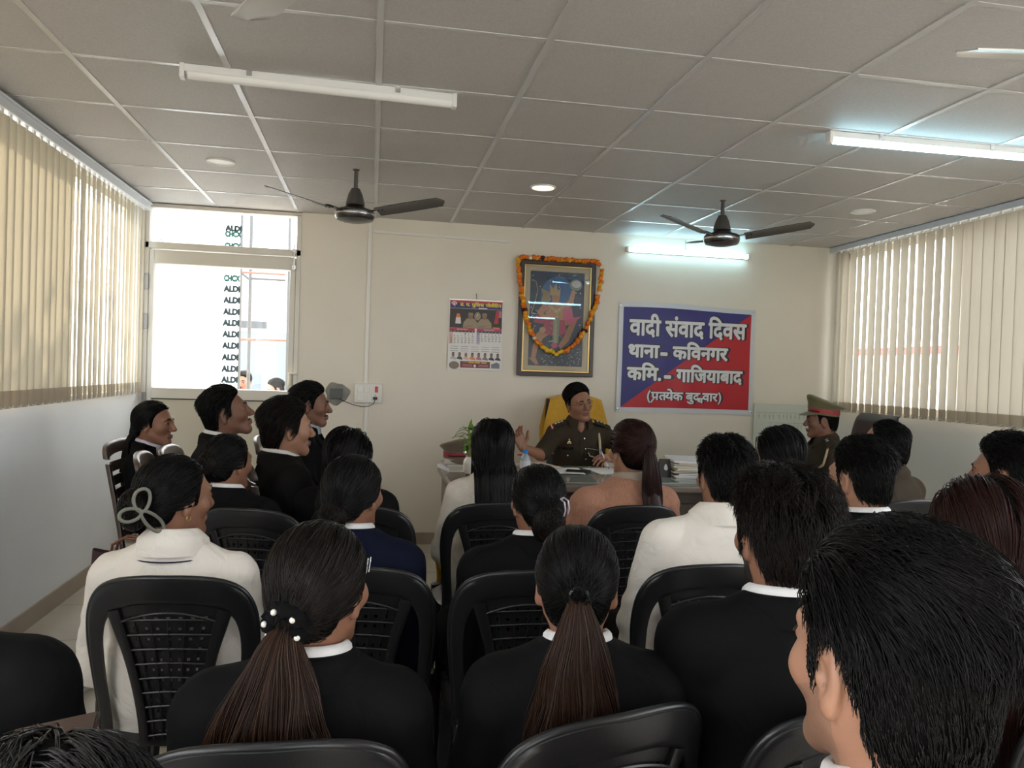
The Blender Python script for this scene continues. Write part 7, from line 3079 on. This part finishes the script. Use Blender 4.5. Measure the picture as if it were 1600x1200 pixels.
f2.rc((0, -.07, .045), (0, .11, .036), .042, .034, .02)
f2.rc((0, -.07, .05), (0, -.06, .085), .042, .038, .03)
f2.cut(lambda x, y, z: ell(x, y, z, (0, -.06, .115), (.028, .045, .045)), (-.1, -.15, .05), (.1, .05, .16), .006)
f2.F = smax(f2.F, (0.004 - f2.ax[2]).reshape(1, 1, -1) + 0 * f2.F, .006)
V, Q = f2.mesh(2)
raw_mesh('upper', V, Q, [cloth('beige_shoe_cloth', (0.50, 0.43, 0.33), 0.8, .2, 30)], None, so_)
MB().hexa([(.043 * math.cos(a) * (1 - .12 * math.sin(a)), .02 + .128 * math.sin(a), 0) for a in np.linspace(0, 2 * PI, 25)[:-1]], [(.045 * math.cos(a) * (1 - .12 * math.sin(a)), .02 + .13 * math.sin(a), .018) for a in np.linspace(0, 2 * PI, 25)[:-1]]).build('sole', mat('white_sole', (0.7, 0.68, 0.62), 0.5), so_, smooth=50)

# ------------------------------------------------------------------ outside
struct('ground', MB().bb((-40, -30, -.60), (40, 60, -.45)), mat('pale_paving', (0.50, 0.48, 0.44), 0.9, var=0.2, vscale=2), smooth=0)
bl = thing('building', 'pale building with grey doorways beyond the door glass', 'building', (-3.0, 16, -.45))
m_bw = mat('white_render', (0.78, 0.78, 0.76), 0.8, var=0.06, vscale=1)
MB().bb((-8, 0, 0), (8, 4, 3.3)).build('wall', m_bw, bl)
MB().bb((-8, -.25, 3.3), (8, 4, 3.55)).build('roof_slab', m_bw, bl)
for (x, w) in ((.62, .46), (1.28, .34)):
    f_ = MB().bb((x - w / 2, -.04, 0.1), (x + w / 2, .0, 2.5)).build('doorway', mat('blue_grey_door', (0.16, 0.19, 0.22), 0.5), bl)
    MB().bb((x + w / 2, -.07, 0.1), (x + w / 2 + .08, -.04, 2.5)).build('door_post', m_bw, f_)
MB().bb((.42, -.1, 2.56), (.92, -.03, 2.70)).build('sign_board', mat('dark_sign', (0.06, 0.07, 0.08), 0.5), bl)
scf = thing('scaffold', 'grey steel scaffold frame outside the door', 'scaffold', (-1.7, 8.0, -.45))
m_sc = mat('weathered_scaffold_steel', (0.10, 0.105, 0.11), 0.5, metal=0.3)
m_sr = mat('rusty_scaffold_steel', (0.26, 0.12, 0.09), 0.6)


def sp_(px, py, Y):
    p = at(px, py, Y)
    return (p[0] + 1.7, p[1] - 8.0, p[2] + .45)


for (px, w, Y) in ((374, .014, 8.0), (389, .018, 8.4), (449, .014, 8.0)):
    a, b2 = sp_(px + 4, 320, Y), sp_(px, 612, Y)
    MB().tube([(b2[0], b2[1], 0), (a[0], a[1], 4.2)], w, 10).build('upright', m_sc, scf)
for (x0, y0, x1, y1, Y, m_) in ((372, 425, 446, 429, 8.0, m_sr), (389, 435, 446, 438, 8.4, m_sc), (372, 530, 449, 532, 8.0, m_sr), (374, 424, 389, 436, 8.2, m_sc)):
    MB().tube([sp_(x0, y0, Y), sp_(x1, y1, Y)], .012, 8).build('ledger', m_sc if m_ is m_sc else m_sr, scf)


def tree(label, x, y, h, r):
    t = thing('tree', label, 'tree', (x, y, -.45), group='trees outside the left window')
    MB().tube([(0, 0, 0), (.1, .05, h * .5), (0, 0, h * .9)], [.14, .10, .03], 10).build('trunk', mat('tree_bark', (0.12, 0.09, 0.06), 0.9, bump=.5, bscale=20), t)
    m_ = MB()
    for k in range(1500):
        d_ = Vector((random.gauss(0, 1), random.gauss(0, 1), random.gauss(0, .8)))
        d_ = d_.normalized() * r * random.random() ** .4
        c = Vector((d_.x, d_.y, h * .68 + d_.z))
        u = Vector((random.gauss(0, 1), random.gauss(0, 1), random.gauss(0, 1))).normalized()
        v = u.cross(Vector((random.gauss(0, 1), random.gauss(0, 1), random.gauss(0, 1)))).normalized()
        s_ = random.uniform(.07, .14)
        m_.poly([c - u * s_, c + v * s_ * .5, c + u * s_, c - v * s_ * .5])
    o = m_.build('foliage', translucent_mat('tree_leaves', (0.09, 0.17, 0.04), (0.20, 0.32, 0.06), .4) if 'tree_leaves' not in MATS else MATS['tree_leaves'], t, smooth=0)


tree('leafy tree outside the left window, nearer the camera', -4.6, 3.4, 4.6, 1.5)
tree('leafy tree outside the left window, nearer the door', -5.2, 6.4, 4.8, 1.5)
bwl = thing('boundary_wall', 'pale rubble boundary wall with a red band outside the right window', 'wall', (10.15, 10, -.45))
MB().bb((-.15, -15, 0), (.15, 15, 2.45)).build('masonry', mat('rubble_wall', (0.62, 0.58, 0.52), 0.9, var=.3, vscale=6), bwl, smooth=0)
MB().bb((-.17, -15, 2.45), (.17, 15, 2.59)).build('coping_band', mat('red_painted_band', (0.5, 0.05, 0.05), 0.7), bwl, smooth=0)
